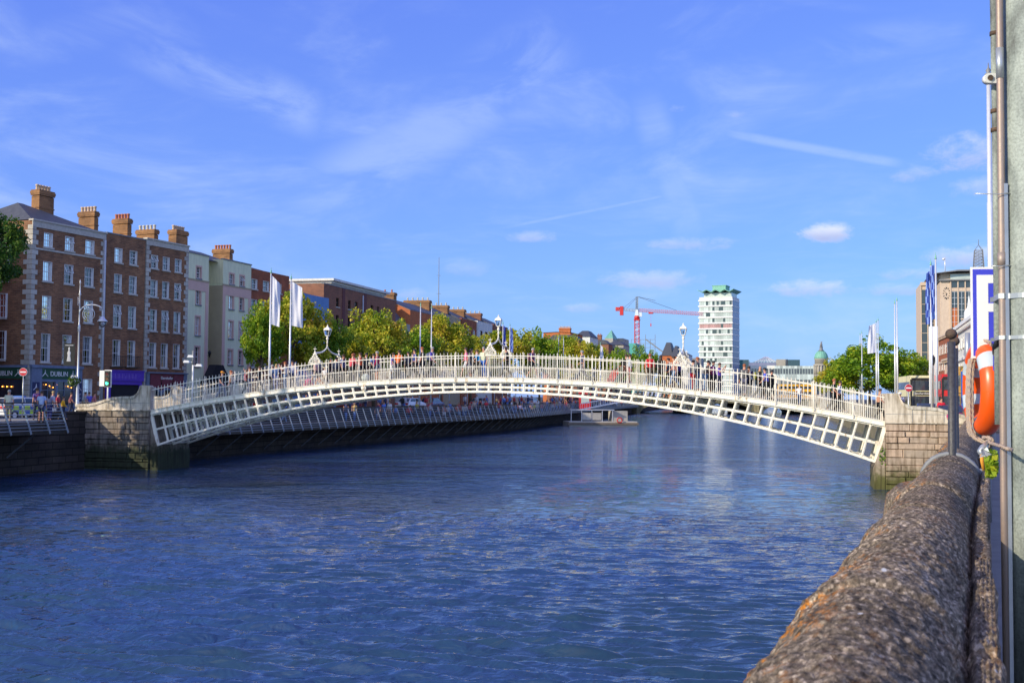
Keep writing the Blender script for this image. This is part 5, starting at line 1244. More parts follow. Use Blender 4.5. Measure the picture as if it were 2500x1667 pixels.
def tree(X,Y,top,width,label,group,kind,rot=0,botf=3.2,zg=0):
    """kind picks a crown; scaled gently to the height the photo shows"""
    hc=(top+botf)/2-zg;rzz=(top-botf)/2;rx=width/2
    if kind not in _tc:
        sd_,lm,nc,nl,ls=kind;me,cl=crown(4,4,4,sd_,nc,nl,ls,lm);_tc[kind]=(me,cl)
    me,cl=_tc[kind];r=empty('street_tree',(X,Y,zg),rot,label,'tree',group)
    c=ob('crown',me,r,(0,0,hc));c.scale=(rx/4,rx/4,rzz/4)
    cl2=[(Vector((p.x*rx/4,p.y*rx/4,p.z*rzz/4)),q_) for p,q_ in cl]
    ob('trunk',trunkmesh(cl2,hc,rzz,kind[0],.2),r)
    return r
KA=(11,LY,120,95,.30);KB=(23,LY,115,90,.31);KC=(31,LG,115,95,.30);KD=(47,LD,120,120,.24);KE=(53,LG,120,120,.27)
G='trees along the far quay'
def tpx(px,pyt,Y,wpx,label,kind,rot,group=G,botf=3.0,zg=0):
    q=at(px,pyt,Y);return tree(q.x,Y,q.z,wpx*Y/F,label,group,kind,rot,botf,zg)
tpx(715,690,110,215,'largest olive tree, directly behind the first bridge lamp',KA,0.4)
tpx(640,745,106,120,'smaller green tree at the left foot of the white flags',KC,1.4)
tpx(790,765,114,130,'green tree filling the gap right of the first bridge lamp',KC,2.0)
tpx(850,800,120,120,'low olive tree between the first and second groups of crowns',KB,2.9)
tpx(915,748,128,170,'tall olive gold tree under the end of the long brick block',KB,0.9)
tpx(1000,790,138,140,'olive tree with the two bare flagpoles in front of it, on the left',KC,2.2)
tpx(1078,752,148,170,'tall olive gold tree right of the two bare flagpoles',KA,3.3)
tpx(1150,812,160,120,'low yellowish tree just left of the middle bridge lamp',KB,4.1)
tpx(1245,790,180,165,'broad olive tree just right of the middle bridge lamp',KA,5.2)
tpx(1318,806,200,120,'olive green tree left of the broad orange chimney',KC,1.1)
tpx(1390,812,225,130,'olive tree below the broad orange chimney',KB,0.2)
tpx(1446,826,245,100,'yellowish tree right of the broad orange chimney',KA,2.5)
tpx(1500,853,265,85,'small tree in front of the stone and copper roofs',KC,4.4)
tpx(1540,850,285,80,'small green tree at the foot of the red crane',KC,5.6)
tpx(1575,850,300,75,'last green tree of the far row, right of the crane mast',KC,3.0)
tpx(1630,905,318,70,'low tree beside the dark mansard roof, left of the third bridge lamp',KB,2.4)
tpx(-38,470,72,215,'dark leafy tree poking in at the left edge of the photo',KD,1.0,None,7.2)
for k,(X,Y,t_) in enumerate(((-35.5,49,14.5),(-34.0,54.5,13.5),(-34.5,60,12.5))):  # unseen trees added to throw dappled shade on the bridge's left end
    tree(X,Y,t_,8.5,['leafy quay tree upstream, outside the left edge, farthest from the bridge','leafy quay tree upstream, outside the left edge, middle one','leafy quay tree upstream, outside the left edge, nearest the bridge'][k],None,KC,k*2.1,3.2)
tpx(2122,828,185,255,'big round green tree beyond the right pier',KE,0.5,None,1.2)
tpx(2048,872,195,115,'lower olive part of the trees beyond the right pier, left of the big round one',KB,1.5,None,1.2)
tpx(2212,858,190,110,'smaller green tree right of the big round one, by the buses',KC,2.5,None,1.6)
# ---------------------------------------------------------------- right bank buildings
def zat_(px,py,Y): return at(px,py,Y).z
OC=farbox(2297,2440,668,330,30,16,'tanstone','tall tan office block with a big clock on its corner, behind the parking sign','office_block','office block')
r=OC['root'];W_,H_=OC['W'],OC['H']
def oc(px,py):
    P=Vector((r.location.x,r.location.y));u2=Vector((math.sin(R(16)),math.cos(R(16))));rr=Vector((u2.y,-u2.x));d=ray(px,py);dd=Vector((d.x,d.y));Yq=P.dot(u2)/dd.dot(u2);return (dd*Yq-P).dot(rr),EYE+d.z*Yq
b=MB()
x2,_=oc(2320,700);xe,_=oc(2400,700)
zt1=oc(2340,712)[1];zb1=oc(2340,800)[1]
for i in range(5):
    x0=x2+.3+i*1.95
    b.box((x0,-.12,zb1-6),(x0+1.55,-.0,zt1));
    b.box((x0+.74,-.2,zb1-6),(x0+.82,-.121,zt1),1)
    for k in range(9):
        z=zt1-k*1.75;b.box((x0,-.19,z-.06),(x0+1.55,-.122,z+.02),1)
    b.box((x0,-.12,oc(2340,702)[1]),(x0+1.55,0,oc(2340,681)[1]))
b.build('window',[M['glassd'],M['alu']],r)
b=MB();b.box((x2+.3+.1,-.15,oc(2330,798)[1]),(x2+1.8,-.125,oc(2330,752)[1]));b.build('window_panel',M['brick_orange'],r)
b=MB()
for i in range(6):
    x0=x2+.3+i*1.95-.36;b.box((x0,-.45,zb1-6),(x0+.3,-.0,oc(2340,680)[1]))
b.box((x2,-.3,oc(2340,711)[1]),(W_,-.0,oc(2340,703)[1]+.0));b.build('pier',M['tanstone'],r)
b=MB();b.box((-.3,-1.0,H_-2.2),(W_+.5,28,H_-1.8));b.box((x2,-.5,H_-1.8),(W_,20,H_-.3),1);b.prism([(-3,-2.6,H_-.3),(x2+2,-2.6,H_+.8),(W_+1,-2.6,H_+.6),(W_+1,-2.6,H_+.3),(x2+2,-2.6,H_+.4)],(0,26,0));b.build('roof_canopy',[M['lead'],M['glassp']],r)
# clock
cx,cz=oc(2310.5,716);ck=MB()
for k in range(12):
    a_=k*PI/6;sw=.72;p=(cx+1.15*sw*math.sin(a_)*1.25,-.14,cz+1.75*math.cos(a_));q2=(cx+1.15*sw*math.sin(a_)*.85,-.14,cz+1.30*math.cos(a_));ck.bar(p,q2,.30,.12)
ck.bar((cx,-.16,cz),(cx-.85,-.16,cz+.85),.16,.06);ck.bar((cx,-.16,cz),(cx-.1,-.16,cz-.75),.18,.06);ck.bar((cx,-.16,cz),(cx+.25,-.16,cz-.2),.16,.06)
b=MB();b.box((0.1,-.1,zb1-6),(x2-.1,0,H_-.6));b.build('clock_wall',M['tanstone'],r)
ck.build('clock',M['black'],r)
b=MB();b.tube([(1.4,0,H_),(1.4,0,H_+4.8)],.14,6);b.sphere((1.0,0,H_+4.2),.4,6);b.build('rooftop_pole',M['alu'],r)
# glazed wing to its left
GW=farbox(2250,2298,690,345,24,16,'tanstone','narrow dark glazed tower wing left of the clock','office_block','office block')
r=GW['root'];W_,H_=GW['W'],GW['H'];b=MB();n=3
for i in range(n):
    x0=.12+i*W_/n;b.box((x0,-.1,3),(x0+W_/n-.24,0,H_-2.2))
b.build('glazing',M['glassd'],r)
b=MB()
for i in range(n+1): b.box((i*W_/n-.11,-.3,2),(i*W_/n+.11,0,H_-.6))
for k in range(10): b.box((0,-.13,4+k*2.9),(W_,-.101,4.12+k*2.9))
b.box((-.2,-.5,H_-.9),(W_+.2,0,H_+.1));b.build('fin',M['tanstone'],r)
A=at(2378,655,340);b=MB();h0=at(2378,655,340).z;w=2.9;hh=at(2390,610,340).z-h0
cs=[(0,0),(w,0),(w,w),(0,w)]
for k,(x,y) in enumerate(cs):
    t=(.18+.64*x/w)*w if True else x
    b.bar((x,y,0),(w*.12+x*.76,w*.12+y*.76,hh),.16)
for k in range(6):
    z0,z1=hh*k/6,hh*(k+1)/6
    def cp(j,z):
        f=z/hh*.12;x,y=cs[j%4];return (x*(1-2*f)+w*f,y*(1-2*f)+w*f,z)
    for j in range(4): b.bar(cp(j,z0),cp(j+1,z1),.1);b.bar(cp(j+1,z0),cp(j,z1),.1);b.bar(cp(j,z1),cp(j+1,z1),.1)
for j in range(4): b.bar(cp(j,hh),(w/2,w/2,hh+1.6),.1)
b.tube([(w/2,w/2,hh+1.5),(w/2,w/2,hh+3.2)],.1,6)
b.box((-1,-1,-1.6),(w+1,w+1,0));tag(b.build('lattice_mast',M['lead'],None,(A.x,A.y,h0),-R(16)),'grey lattice mast on the roof beside the clock building','mast')
# street fronts along the near quay, seen very obliquely
def sidehouse(pxn,pxf,pyt,Yn,label,wall,ang=16,depth=9,style='cream',rows_=4,rh=0,seed=1,cat='building',finials=False,corn='wwood'):
    """front facing the river on the right bank; pxn = near (right) edge pixel"""
    A=at(pxn,900,Yn);u2=Vector((math.sin(R(ang)),math.cos(R(ang))));n=Vector((-u2.y,u2.x));d=ray(pxf,900);dd=Vector((d.x,d.y));P=Vector((A.x,A.y));Yf=P.dot(n)/dd.dot(n);W_=(dd*Yf-P).dot(u2)
    Pf=P+u2*W_;H_=at(pxn,pyt,Yn).z
    r=empty('quay_building',(Pf.x,Pf.y,0),hz(ang)+PI,label,cat);rn=random.Random(seed);hs=[];nw=max(2,int(abs(W_)/2.9));W_=abs(W_)
    for i in range(nw):
        for j in range(rows_):
            cx=(i+.5)*W_/nw;z=1+j*(H_-1.2)/rows_;hs.append((cx-.55,cx+.55,z,z+min(2.0,(H_-1.2)/rows_*.6)))
    b=MB();wallface(b,0,W_,-.1,H_,hs)
    eh=[(depth*(k+.5)/3-.5,depth*(k+.5)/3+.5,1+j*(H_-1.2)/rows_,1+j*(H_-1.2)/rows_+min(2.0,(H_-1.2)/rows_*.6)) for k in range(3) for j in range(rows_)]
    b.face([(0,0,-.1),(0,depth,-.1),(0,depth,H_),(0,0,H_)])
    e=MB();wallface(e,0,depth,-.1,H_,eh);
    for f in e.f:  # end wall facing the camera (x=W_)
        b.face([(W_-e.v[k].y,e.v[k].x,e.v[k].z) for k in f])
    b.face([(0,depth,-.1),(W_,depth,-.1),(W_,depth,H_),(0,depth,H_)]);b.face([(0,0,H_-.3),(W_,0,H_-.3),(W_,depth,H_-.3),(0,depth,H_-.3)]);b.build('wall',M[wall],r)
    for h_ in hs: add_window(r,*h_,'cream' if wall=='tanstone' else 'white',rn)
    for h_ in eh:
        o=add_window(r,*h_,'white',rn);o.location=(W_,h_[0],h_[2]);o.rotation_euler=(0,0,PI/2)
    b=MB();b.box((-.1,-.55,H_-.15),(W_+.35,.5,H_+.2));b.box((-.1,-.3,H_-.5),(W_+.2,.0-.003,H_-.153));b.box((W_+.003,-.3,H_-.15),(W_+.5,depth,H_+.2))
    zz=H_*.62;b.box((-.1,-.22,zz),(W_+.2,-.003,zz+.25))
    for k in range(int(W_/.8)): b.box((k*.8,-.42,H_-.36),(k*.8+.3,-.301,H_-.16))
    b.build('cornice',M[corn],r)
    if finials:
        b=MB()
        for k in range(3):
            x=W_*(.97-.3*k);b.box((x-.5,-.45,H_+.2),(x+.5,.45,H_+1.0));b.lathe([(.62,H_+1.0),(.5,H_+1.2),(.22,H_+1.45),(.20,H_+1.6),(.04,H_+2.6)],(x,0,0),4,rot=PI/4,sm=False)
        b.build('finial',M['wwood'],r)
    return r,W_,H_
sidehouse(2432,2340,740,92,'white ornate quay building with pointed finials, behind the lifebuoy','white',ang=17,rows_=4,finials=True,seed=3)
sidehouse(2345,2306,870,175,'cream carved stone quay building beyond the dark iron post','tanstone',ang=14.5,rows_=3,seed=4,corn='tanstone')
rr_,w2_,h2_=sidehouse(2352,2292,800,215,'tall red brick and stone building with roof balustrade under the clock','brick_red',ang=14.5,rows_=4,seed=5,corn='tanstone')
b=MB();b.box((w2_+.0,-.4,h2_+.25),(w2_+.6,9,h2_+.45));b.box((w2_,-.4,h2_+1.5),(w2_+.6,9,h2_+1.75))
for k in range(22): b.lathe([(.08,h2_+.45),(.16,h2_+.8),(.07,h2_+1.2),(.1,h2_+1.5)],(w2_+.3,-.2+k*.42,0),6)
b.build('balustrade',M['tanstone'],rr_)
sidehouse(2251,2225,872,360,'small stone building beside the round tree, far down the near quay','tanstone',ang=15,rows_=3,seed=6)
sidehouse(2230,2214,898,420,'small brown brick building peeping behind the round tree','brick_dark',ang=15,rows_=3,seed=7)
q=at(2280,960,118);b=MB();hh=at(2280,797,118).z;b.box((-.42,-.15,0),(.42,.15,hh));b.box((-.5,-.2,0),(.5,.2,.4));tag(b.build('banner_pylon',M['signwhite'],None,(q.x,q.y,0)),'blank tall white pylon standing between the two chequered flagpoles','pylon')
# ---------------------------------------------------------------- vehicles
def bus(px,Y,ang,label,body,trim,hh=4.3,ln=10.5,lettering=None,rear=False,zg=-.13):
    q=at(px,950,Y);r=empty('double_decker_bus',(q.x,q.y,zg),hz(ang)+PI,label,'bus','buses on the near quay')
    w=2.5;b=MB()
    pr=[(0,.35),(0,2.2),(-.12,3.9),(-.45,hh),(-ln+.2,hh),(-ln,hh-.3),(-ln,.35)]
    b.prism([(x,0,z) for x,z in pr],(0,w,0));b.build('body',M[body],r)
    b=MB();b.prism([(.012,.12,1.15),(.012,w-.12,1.15),(.0,w-.12,2.15),(.0,.12,2.15)],(.03,0,0));b.prism([(.0,.12,2.75),(.0,w-.12,2.75),(-.09,w-.15,3.75),(-.09,.15,3.75)],(.03,0,0))
    for y in (-.02,w+.0):
        for z0,z1 in ((1.3,2.1),(2.85,3.65)):
            x=-.8
            while x>-ln+1.2: b.box((x-1.25,y,z0),(x,y+.02,z1));x-=1.35
    b.build('window',M['glassd'],r)
    b=MB();b.box((.02,.5,2.25),(.06,w-.5,2.62));ds=b.build('destination_display',M['black'],r)
    if lettering: 
        t=text(lettering,.3,.005,M['signwhite'],'lettering',ds,(.068,w/2,2.43),(PI/2,0,PI/2))
    b=MB();b.box((-.5,-.015,hh-.32),(-.35,w+.015,hh-.1));b.box((-.1,-.02,.35),(.03,.14,3.9));b.box((-.1,w-.14,.35),(.03,w+.02,3.9));b.box((0,.1,.4),(.05,w-.1,.62));b.box((-.3,.1,3.8),(-.02,w-.1,4.05));b.build('trim',M[trim],r)
    for x in (-2.0,-ln+2.6):
        for y in (.18,w-.18):
            b=MB();b.tube([(x,y-.16,.48),(x,y+.16,.48)],.48,14);wv=b.build('wheel',M['tyre'],r);b=MB();b.tube([(x,y-.17,.48),(x,y+.17,.48)],.26,10);b.build('rim',M['alu'],wv)
    for y in (.4,w-.4):
        b=MB();b.tube([(0,y,.75),(.06,y,.75)],.13,10);b.build('headlight',M['alu'],r)
    for s_ in (-1,1):
        b=MB();y=w/2+s_*(w/2+.25);b.tube([(0,y-s_*.2,2.3),(.25,y,2.3),(.25,y,2.1)],.025,5);b.box((.2,y-.1,1.7),(.28,y+.1,2.1));b.build('wing_mirror',M['black'],r)
    return r
bus(2223,120,12,'cream double decker bus with white destination letters, next to the no entry sign','cream','black',lettering='Blanchardstown')
bus(2252,128,12,'brown and yellow double decker bus behind the flagpoles','brick_brown','yellow')
bus(2300,112,14,'red double decker bus beyond the dark iron post','red','black')
bus(2347,84,17,'yellow and blue double decker bus, mostly hidden by the dark iron post','yellow','bluep')
bus(1893,331,100,'yellow topped bus crossing the far stone bridge','yellow','bluep',hh=4.2,zg=1.35,ln=11)
def car(X,Y,rz,label,paint,cat='car',zg=-.13,group=None,checks=False,name='parked_car'):
    r=empty(name,(X,Y,zg),rz,label,cat,group)
    pr=[(-2.1,.32),(-2.12,.75),(-2.0,.98),(-1.75,1.05),(-1.25,1.46),(.35,1.5),(1.15,1.04),(1.95,.88),(2.12,.65),(2.12,.32)]
    b=MB();n=len(pr)
    def sec(y,k): return [(x*(1 if k<1 else .985),y,z) for x,z in pr]
    ys_=[(-.86,.62),(-.80,1)]
    L_=[[(x,s_*(.86 if z<1.0 else .66+.14*(1.5-z)/.5),z) for x,z in pr] for s_ in (-1,1)]
    for k in range(n):
        a_,c_=L_[0][k],L_[0][(k+1)%n];b.face([a_,c_,L_[1][(k+1)%n],L_[1][k]],0,False)
    for s_ in (0,1):
        l=L_[s_];b.face([l[0],l[1],l[2],l[3],l[6],l[7],l[8],l[9]]);b.face([l[3],l[4],l[5],l[6]])
    b.build('body',paint,r)
    b=MB()
    for s_ in (-1,1):
        y=lambda z:s_*(.665+.14*(1.5-z)/.5+.01)
        b.face([(-1.5,y(1.1),1.1),(-1.18,y(1.4),1.4),(-.35,y(1.42),1.42),(-.35,y(1.1),1.1)]);b.face([(-.28,y(1.1),1.1),(-.28,y(1.42),1.42),(.32,y(1.42),1.42),(.95,y(1.1),1.1)])
    b.face([(.42,-.62,1.475),(.42,.62,1.475),(1.13,.72,1.075),(1.13,-.72,1.075)]);b.face([(-1.32,-.62,1.43),(-1.32,.62,1.43),(-1.76,.72,1.08),(-1.76,-.72,1.08)]);b.build('window',M['glassd'],r)
    for x in (-1.3,1.35):
        for y in (-.78,.78):
            b=MB();b.tube([(x,y-.1,.33),(x,y+.1,.33)],.33,14);wv=b.build('wheel',M['tyre'],r);b=MB();b.tube([(x,y-.11,.33),(x,y+.11,.33)],.18,10);b.build('rim',M['alu'],wv)
    for y in (-.66,.66):
        b=MB();b.box((2.08,y-.18,.62),(2.135,y+.18,.76));b.build('headlight',M['alu'],r);b=MB();b.box((-2.14,y-.2,.74),(-2.08,y+.2,.94));b.build('tail_light',M['red'],r)
    if checks:
        b=MB()
        for s_ in (-1,1):
            for i in range(8):
                for j in range(2):
                    x0=-1.9+i*.48;z0=.42+j*.27
                    b.box((x0,min(s_*.865,s_*.875),z0),(x0+.46,max(s_*.865,s_*.875),z0+.25),(i+j)%2)
        b.build('check_marking',[M['lime'],M['bluep']],r);b=MB();b.box((-.2,-.5,1.5),(.0,.5,1.6));b.build('roof_light',M['bluep'],r)
    return r
q=at(48,1020,76);car(q.x,q.y,hz(22),'white police style car with lime and blue check markings behind the left boardwalk',M['carwhite'],checks=True)
q=at(1004,985,131);car(q.x,q.y,hz(26),'white hatchback seen from behind under the arch of the footbridge',M['carwhite'])
GC='cars parked along the far quay'
for k,(px,Y,c,lb) in enumerate([(700,112,(.05,.05,.07),'dark car behind the boardwalk near the left pier'),(880,122,(.25,.02,.02),'dark red car left of the white hatchback'),(1085,140,(.03,.06,.2),'navy car right of the white hatchback'),(1200,160,(.2,.2,.22),'grey car below the middle lamp, seen under the arch'),(1320,190,(.5,.5,.52),'silver car seen under the arch, right of the middle lamp')]):
    q=at(px,985,Y);car(q.x-1.5,q.y,hz(17),lb,mat('car_paint',c,.25,spec=.8),group=GC)
q=at(2262,980,90);car(q.x,q.y,hz(-163+360),'dark blue car beyond the right pier parapet, in front of the buses',mat('car_paint',(.03,.06,.25),.25,spec=.8))
q=at(2318,1000,70);car(q.x,q.y,hz(197),'purple red car half hidden behind the right pier parapet',mat('car_paint',(.25,.03,.08),.25,spec=.8))
# ---------------------------------------------------------------- street furniture
def noentry(px,py,Y,rad,label,zg=0):
    q=at(px,py,Y);r=empty('no_entry_sign',(q.x,q.y,zg),0,label,'road sign','no entry signs')
    b=MB();b.tube([(0,.03,0),(0,.03,q.z-zg+rad*.5)],.038,8);b.build('post',M['galv'],r)
    b=MB();b.tube([(0,-.03,q.z-zg),(0,0,q.z-zg)],rad,28);b.build('sign_plate',M['signwhite'],r)
    b=MB();b.tube([(0,-.034,q.z-zg),(0,-.0305,q.z-zg)],rad*.94,28);pl=b.build('red_disc',M['signred'],r);b=MB();b.box((-rad*.72,-.039,q.z-zg-rad*.17),(rad*.72,-.0345,q.z-zg+rad*.17));b.build('white_bar',M['signwhite'],pl)
noentry(57,908,74,.26,'no entry sign on a post beside the green shop fascia at far left')
noentry(2218,947,66,.22,'no entry sign on a post behind the right pier, before the buses')
# ornate lamp column, far left
q=at(188,1000,78);zt=at(188,682,78).z;r=empty('ornate_street_lamp',(q.x,q.y,0),0,'tall silver ornate street lamp with one hanging lantern, in front of the corner house','street lamp')
b=MB();b.lathe([(.17,0),(.17,.5),(.11,.7),(.09,2.4),(.12,2.5),(.07,2.6),(.055,zt*.62),(.09,zt*.625),(.09,zt*.66),(.045,zt*.68),(.035,zt*.88),(.09,zt*.89),(.04,zt*.91),(.03,zt*.97),(.06,zt*.975),(.005,zt)],n=10);b.build('pole',M['alu'],r)
b=MB();x0=0;zc_=zt*.70
arcp=[(.0,0,zc_+.1)]+[(.85-.85*math.cos(t),0,zc_+.55+.55*math.sin(t)) for t in [k*PI/10 for k in range(0,9)]]
b.tube(arcp,.045,6)
for r0_ in (.42,.28,.14): b.tube([(.62+r0_*math.cos(t),0,zc_+.45+r0_*math.sin(t)) for t in [k*2*PI/12 for k in range(13)]],.022,5)
for k in range(4): b.tube([(-.02-.12*math.sin(t),0,zt*.82+k*.14+.1*math.cos(t)) for t in [j*PI/5 for j in range(6)]],.018,4)
b.tube([(1.55,0,zc_+.75),(1.58,0,zc_+.3)],.03,5);b.build('bracket',M['alu'],r)
b=MB();b.lathe([(.05,zc_+.32),(.12,zc_+.25),(.2,zc_+.12),(.34,zc_+.0),(.34,zc_-.06)],(1.58,0,0),12);b.lathe([(.28,zc_-.06),(.22,zc_-.3),(.05,zc_-.45)],(1.58,0,0),12,1);b.build('lantern',[M['alu'],M['lampglass']],r)
q2=at(181,930,78);b=MB();rn=random.Random(4)
for k in range(700):
    d=Vector((rn.gauss(0,1),rn.gauss(0,1),rn.gauss(0,.55)));d=d/d.length*rn.random()**.4*.42;c=d;n_=Vector((rn.gauss(0,1),rn.gauss(0,1),rn.gauss(0,1))).normalized();t=n_.orthogonal().normalized()*.06;u_=n_.cross(t)
    b.face([c-t,c-u_,c+t,c+u_],1 if rn.random()<.15 else 0)
fb=b.build('flower_basket',[LD,M['signwhite']],None,(q2.x,q2.y,q2.z));tag(fb,'round hanging flower basket on the ornate lamp at far left','flower basket')
bb=MB();bb.box((-1.05,-.015,at(168,893,78).z),(-.3,.015,at(168,838,78).z));bn=bb.build('banner',M['black'],None,(q.x+.05,q.y,0));tag(bn,'dark hanging banner with a pale figure on the ornate lamp at far left','banner')
zb_=at(168,893,78).z;bb=MB();bb.lathe([(.16,zb_+.3),(.09,zb_+.7),(.12,zb_+.9),(.04,zb_+1.05),(.07,zb_+1.18),(.02,zb_+1.28)],(-.68,0,0),8);bb.bar((-.95,-.02,zb_+1.4),(-.4,-.02,zb_+1.4),.05,.05);fg=bb.build('printed_figure',M['curtain'],bn,(0,-.02,0));fg.scale=(1,.12,1)
# traffic light
q=at(262,905,74);r=empty('traffic_light',(q.x,q.y,0),R(-12),'traffic light showing green, on a white post before the purple shopfront','traffic light')
b=MB();b.tube([(0,.12,0),(0,.12,q.z)],.055,8);b.build('pole',M['wwood'],r)
b=MB();b.box((-.17,-.02,q.z-1.0),(.17,.1,q.z),1);b.box((-.25,.1,q.z-1.06),(.25,.13,q.z+.06));b.box((-.55,.0,q.z-1.0),(-.2,.12,q.z+.02));b.build('signal_head',[M['black'],M['wwood']][::-1] if False else [M['wwood'],M['black']],r)
for k,mm_ in enumerate(('darkred','brick_brown','glow_green')):
    b=MB();b.tube([(0,-.04,q.z-.2-.3*k),(0,-.0,q.z-.2-.3*k)],.10,12);b.build('signal_lens',M[mm_],r)
    b=MB();b.tube([(.11*math.cos(t),-.1,q.z-.2-.3*k+.11*math.sin(t)) for t in [j*PI/6 for j in range(7)]],.02,4);b.build('hood',M['black'],r)
# white post with three floodlights on the left pier
q=at(469,1000,73);zt=at(469,856,73).z;r=empty('floodlight_post',(q.x,q.y,0),0,'white post with three small floodlights, standing behind the left end of the bridge railing','lamp post')
b=MB();b.tube([(0,0,0),(0,0,zt-.9)],.06,8);b.tube([(0,0,zt-.9),(0,0,zt)],.075,8,1);b.build('pole',[M['wwood'],M['lead']],r)
for x,z in ((-.42,zt-.72),(-.16,zt-.38),(.38,zt-.95)):
    b=MB();b.prism([(x-.2,-.12,z-.05),(x+.2,-.12,z-.05),(x+.16,-.12,z+.09),(x-.13,-.12,z+.11)],(0,.24,0));b.bar((0,0,z),(x,0,z),.04);b.build('floodlight',M['signwhite'],r)
# small black lantern on the near quay
q=at(2279,880,100);zt=q.z;r=empty('street_lantern',(q.x,q.y,0),0,'small black lantern on a slim post between the near quay flagpoles','street lamp')
b=MB();b.tube([(0,0,0),(0,0,zt-.4)],.06,8);b.build('pole',M['lead'],r);b=MB();b.lathe([(.08,zt-.4),(.2,zt+.15),(.23,zt+.2),(.06,zt+.38),(.02,zt+.5)],n=6,sm=False);b.build('lantern',M['black'],r)
# blue pedestrian sign panels and litter of posts under the arch
for k,(px,Y,h_) in enumerate([(1050,131,3.4),(1112,145,3.0),(1134,150,3.6),(1176,158,3.2),(1240,170,3.4),(1290,182,2.9),(1352,196,3.2)]):
    q=at(px,970,Y);b=MB();b.tube([(0,0,0),(0,0,h_+1.2)],.07,6);b.box((-.25,-.05,h_+.4),(.25,.05,h_+1.2),1)
    tag(b.build('sign_post',[M['alu'],M['bluep'] if k%2 else M['lead']],None,(q.x-2,q.y,0)),['slim sign post seen under the arch below the bare flagpoles','short sign post behind the long boardwalk left of the middle lamp','blue sign post behind the long boardwalk left of the middle lamp','grey sign post under the arch, just left of the middle lamp','blue sign post under the arch, just right of the middle lamp','grey sign post under the arch, left of the red kiosk','blue sign post closest to the landing stage'][k],'sign post','sign posts along the far quay')
q=at(1428,985,200);b=MB();b.box((-1,-.6,-.7),(1,.6,2.2));b.box((-.7,-.63,.5),(.7,-.601,1.7),1);b.box((-1.1,-.7,2.2),(1.1,.7,2.5));tag(b.build('kiosk',[M['red'],M['glassp']],None,(q.x,q.y,0)),'bright red kiosk at the end of the long boardwalk, under the arch','kiosk')
# ---------------------------------------------------------------- people (facing local +x, feet at z=0, 1.72 m)
def skinmesh(name,pts,edges,rad,sub=1,root=0):
    me=bpy.data.meshes.new(name);me.from_pydata(pts,edges,[]);o=bpy.data.objects.new(name,me);COL.objects.link(o)
    o.modifiers.new('s','SKIN');sv=me.skin_vertices[0].data
    for i,rr in enumerate(rad): sv[i].radius=rr if isinstance(rr,tuple) else (rr,rr);sv[i].use_root=(i==root)
    m_=o.modifiers.new('u','SUBSURF');m_.levels=sub;m_.render_levels=sub
    bpy.context.view_layer.update();dg=bpy.context.evaluated_depsgraph_get();out=bpy.data.meshes.new_from_object(o.evaluated_get(dg))
    bpy.data.objects.remove(o);out.name=name
    for p in out.polygons:p.use_smooth=True
    return out
POSES={
 'stand':dict(el=[(.0,.24,1.13),(.0,-.24,1.13)],ha=[(.10,.23,.90),(.08,-.23,.90)],kn=[(.03,.10,.50),(.0,-.10,.50)],an=[(.0,.11,.09),(-.03,-.11,.09)],lean=0),
 'walk':dict(el=[(-.10,.24,1.14),(.08,-.24,1.14)],ha=[(-.05,.25,.90),(.26,-.22,.97)],kn=[(.20,.10,.52),(-.04,-.10,.50)],an=[(.30,.10,.12),(-.30,-.10,.16)],lean=.03),
 'stride':dict(el=[(.10,.24,1.14),(-.12,-.24,1.15)],ha=[(.26,.21,.98),(-.10,-.25,.92)],kn=[(-.02,.10,.50),(.19,-.10,.53)],an=[(-.28,.10,.16),(.30,-.10,.11)],lean=.04),
 'rail':dict(el=[(.20,.25,1.14),(.20,-.25,1.14)],ha=[(.40,.16,1.22),(.40,-.16,1.22)],kn=[(.02,.10,.50),(-.06,-.10,.50)],an=[(-.02,.11,.09),(-.12,-.11,.09)],lean=.14),
 'photo':dict(el=[(.18,.24,1.22),(.16,-.24,1.20)],ha=[(.34,.10,1.52),(.34,-.08,1.50)],kn=[(.02,.10,.50),(-.02,-.10,.50)],an=[(.0,.11,.09),(-.04,-.11,.09)],lean=.0),
 'sit':dict(el=[(.10,.24,.70),(.10,-.24,.70)],ha=[(.32,.16,.60),(.32,-.16,.60)],kn=[(.44,.12,.50),(.44,-.12,.50)],an=[(.46,.12,.09),(.42,-.12,.09)],lean=.05,dz=-.44),
}
_pp={}
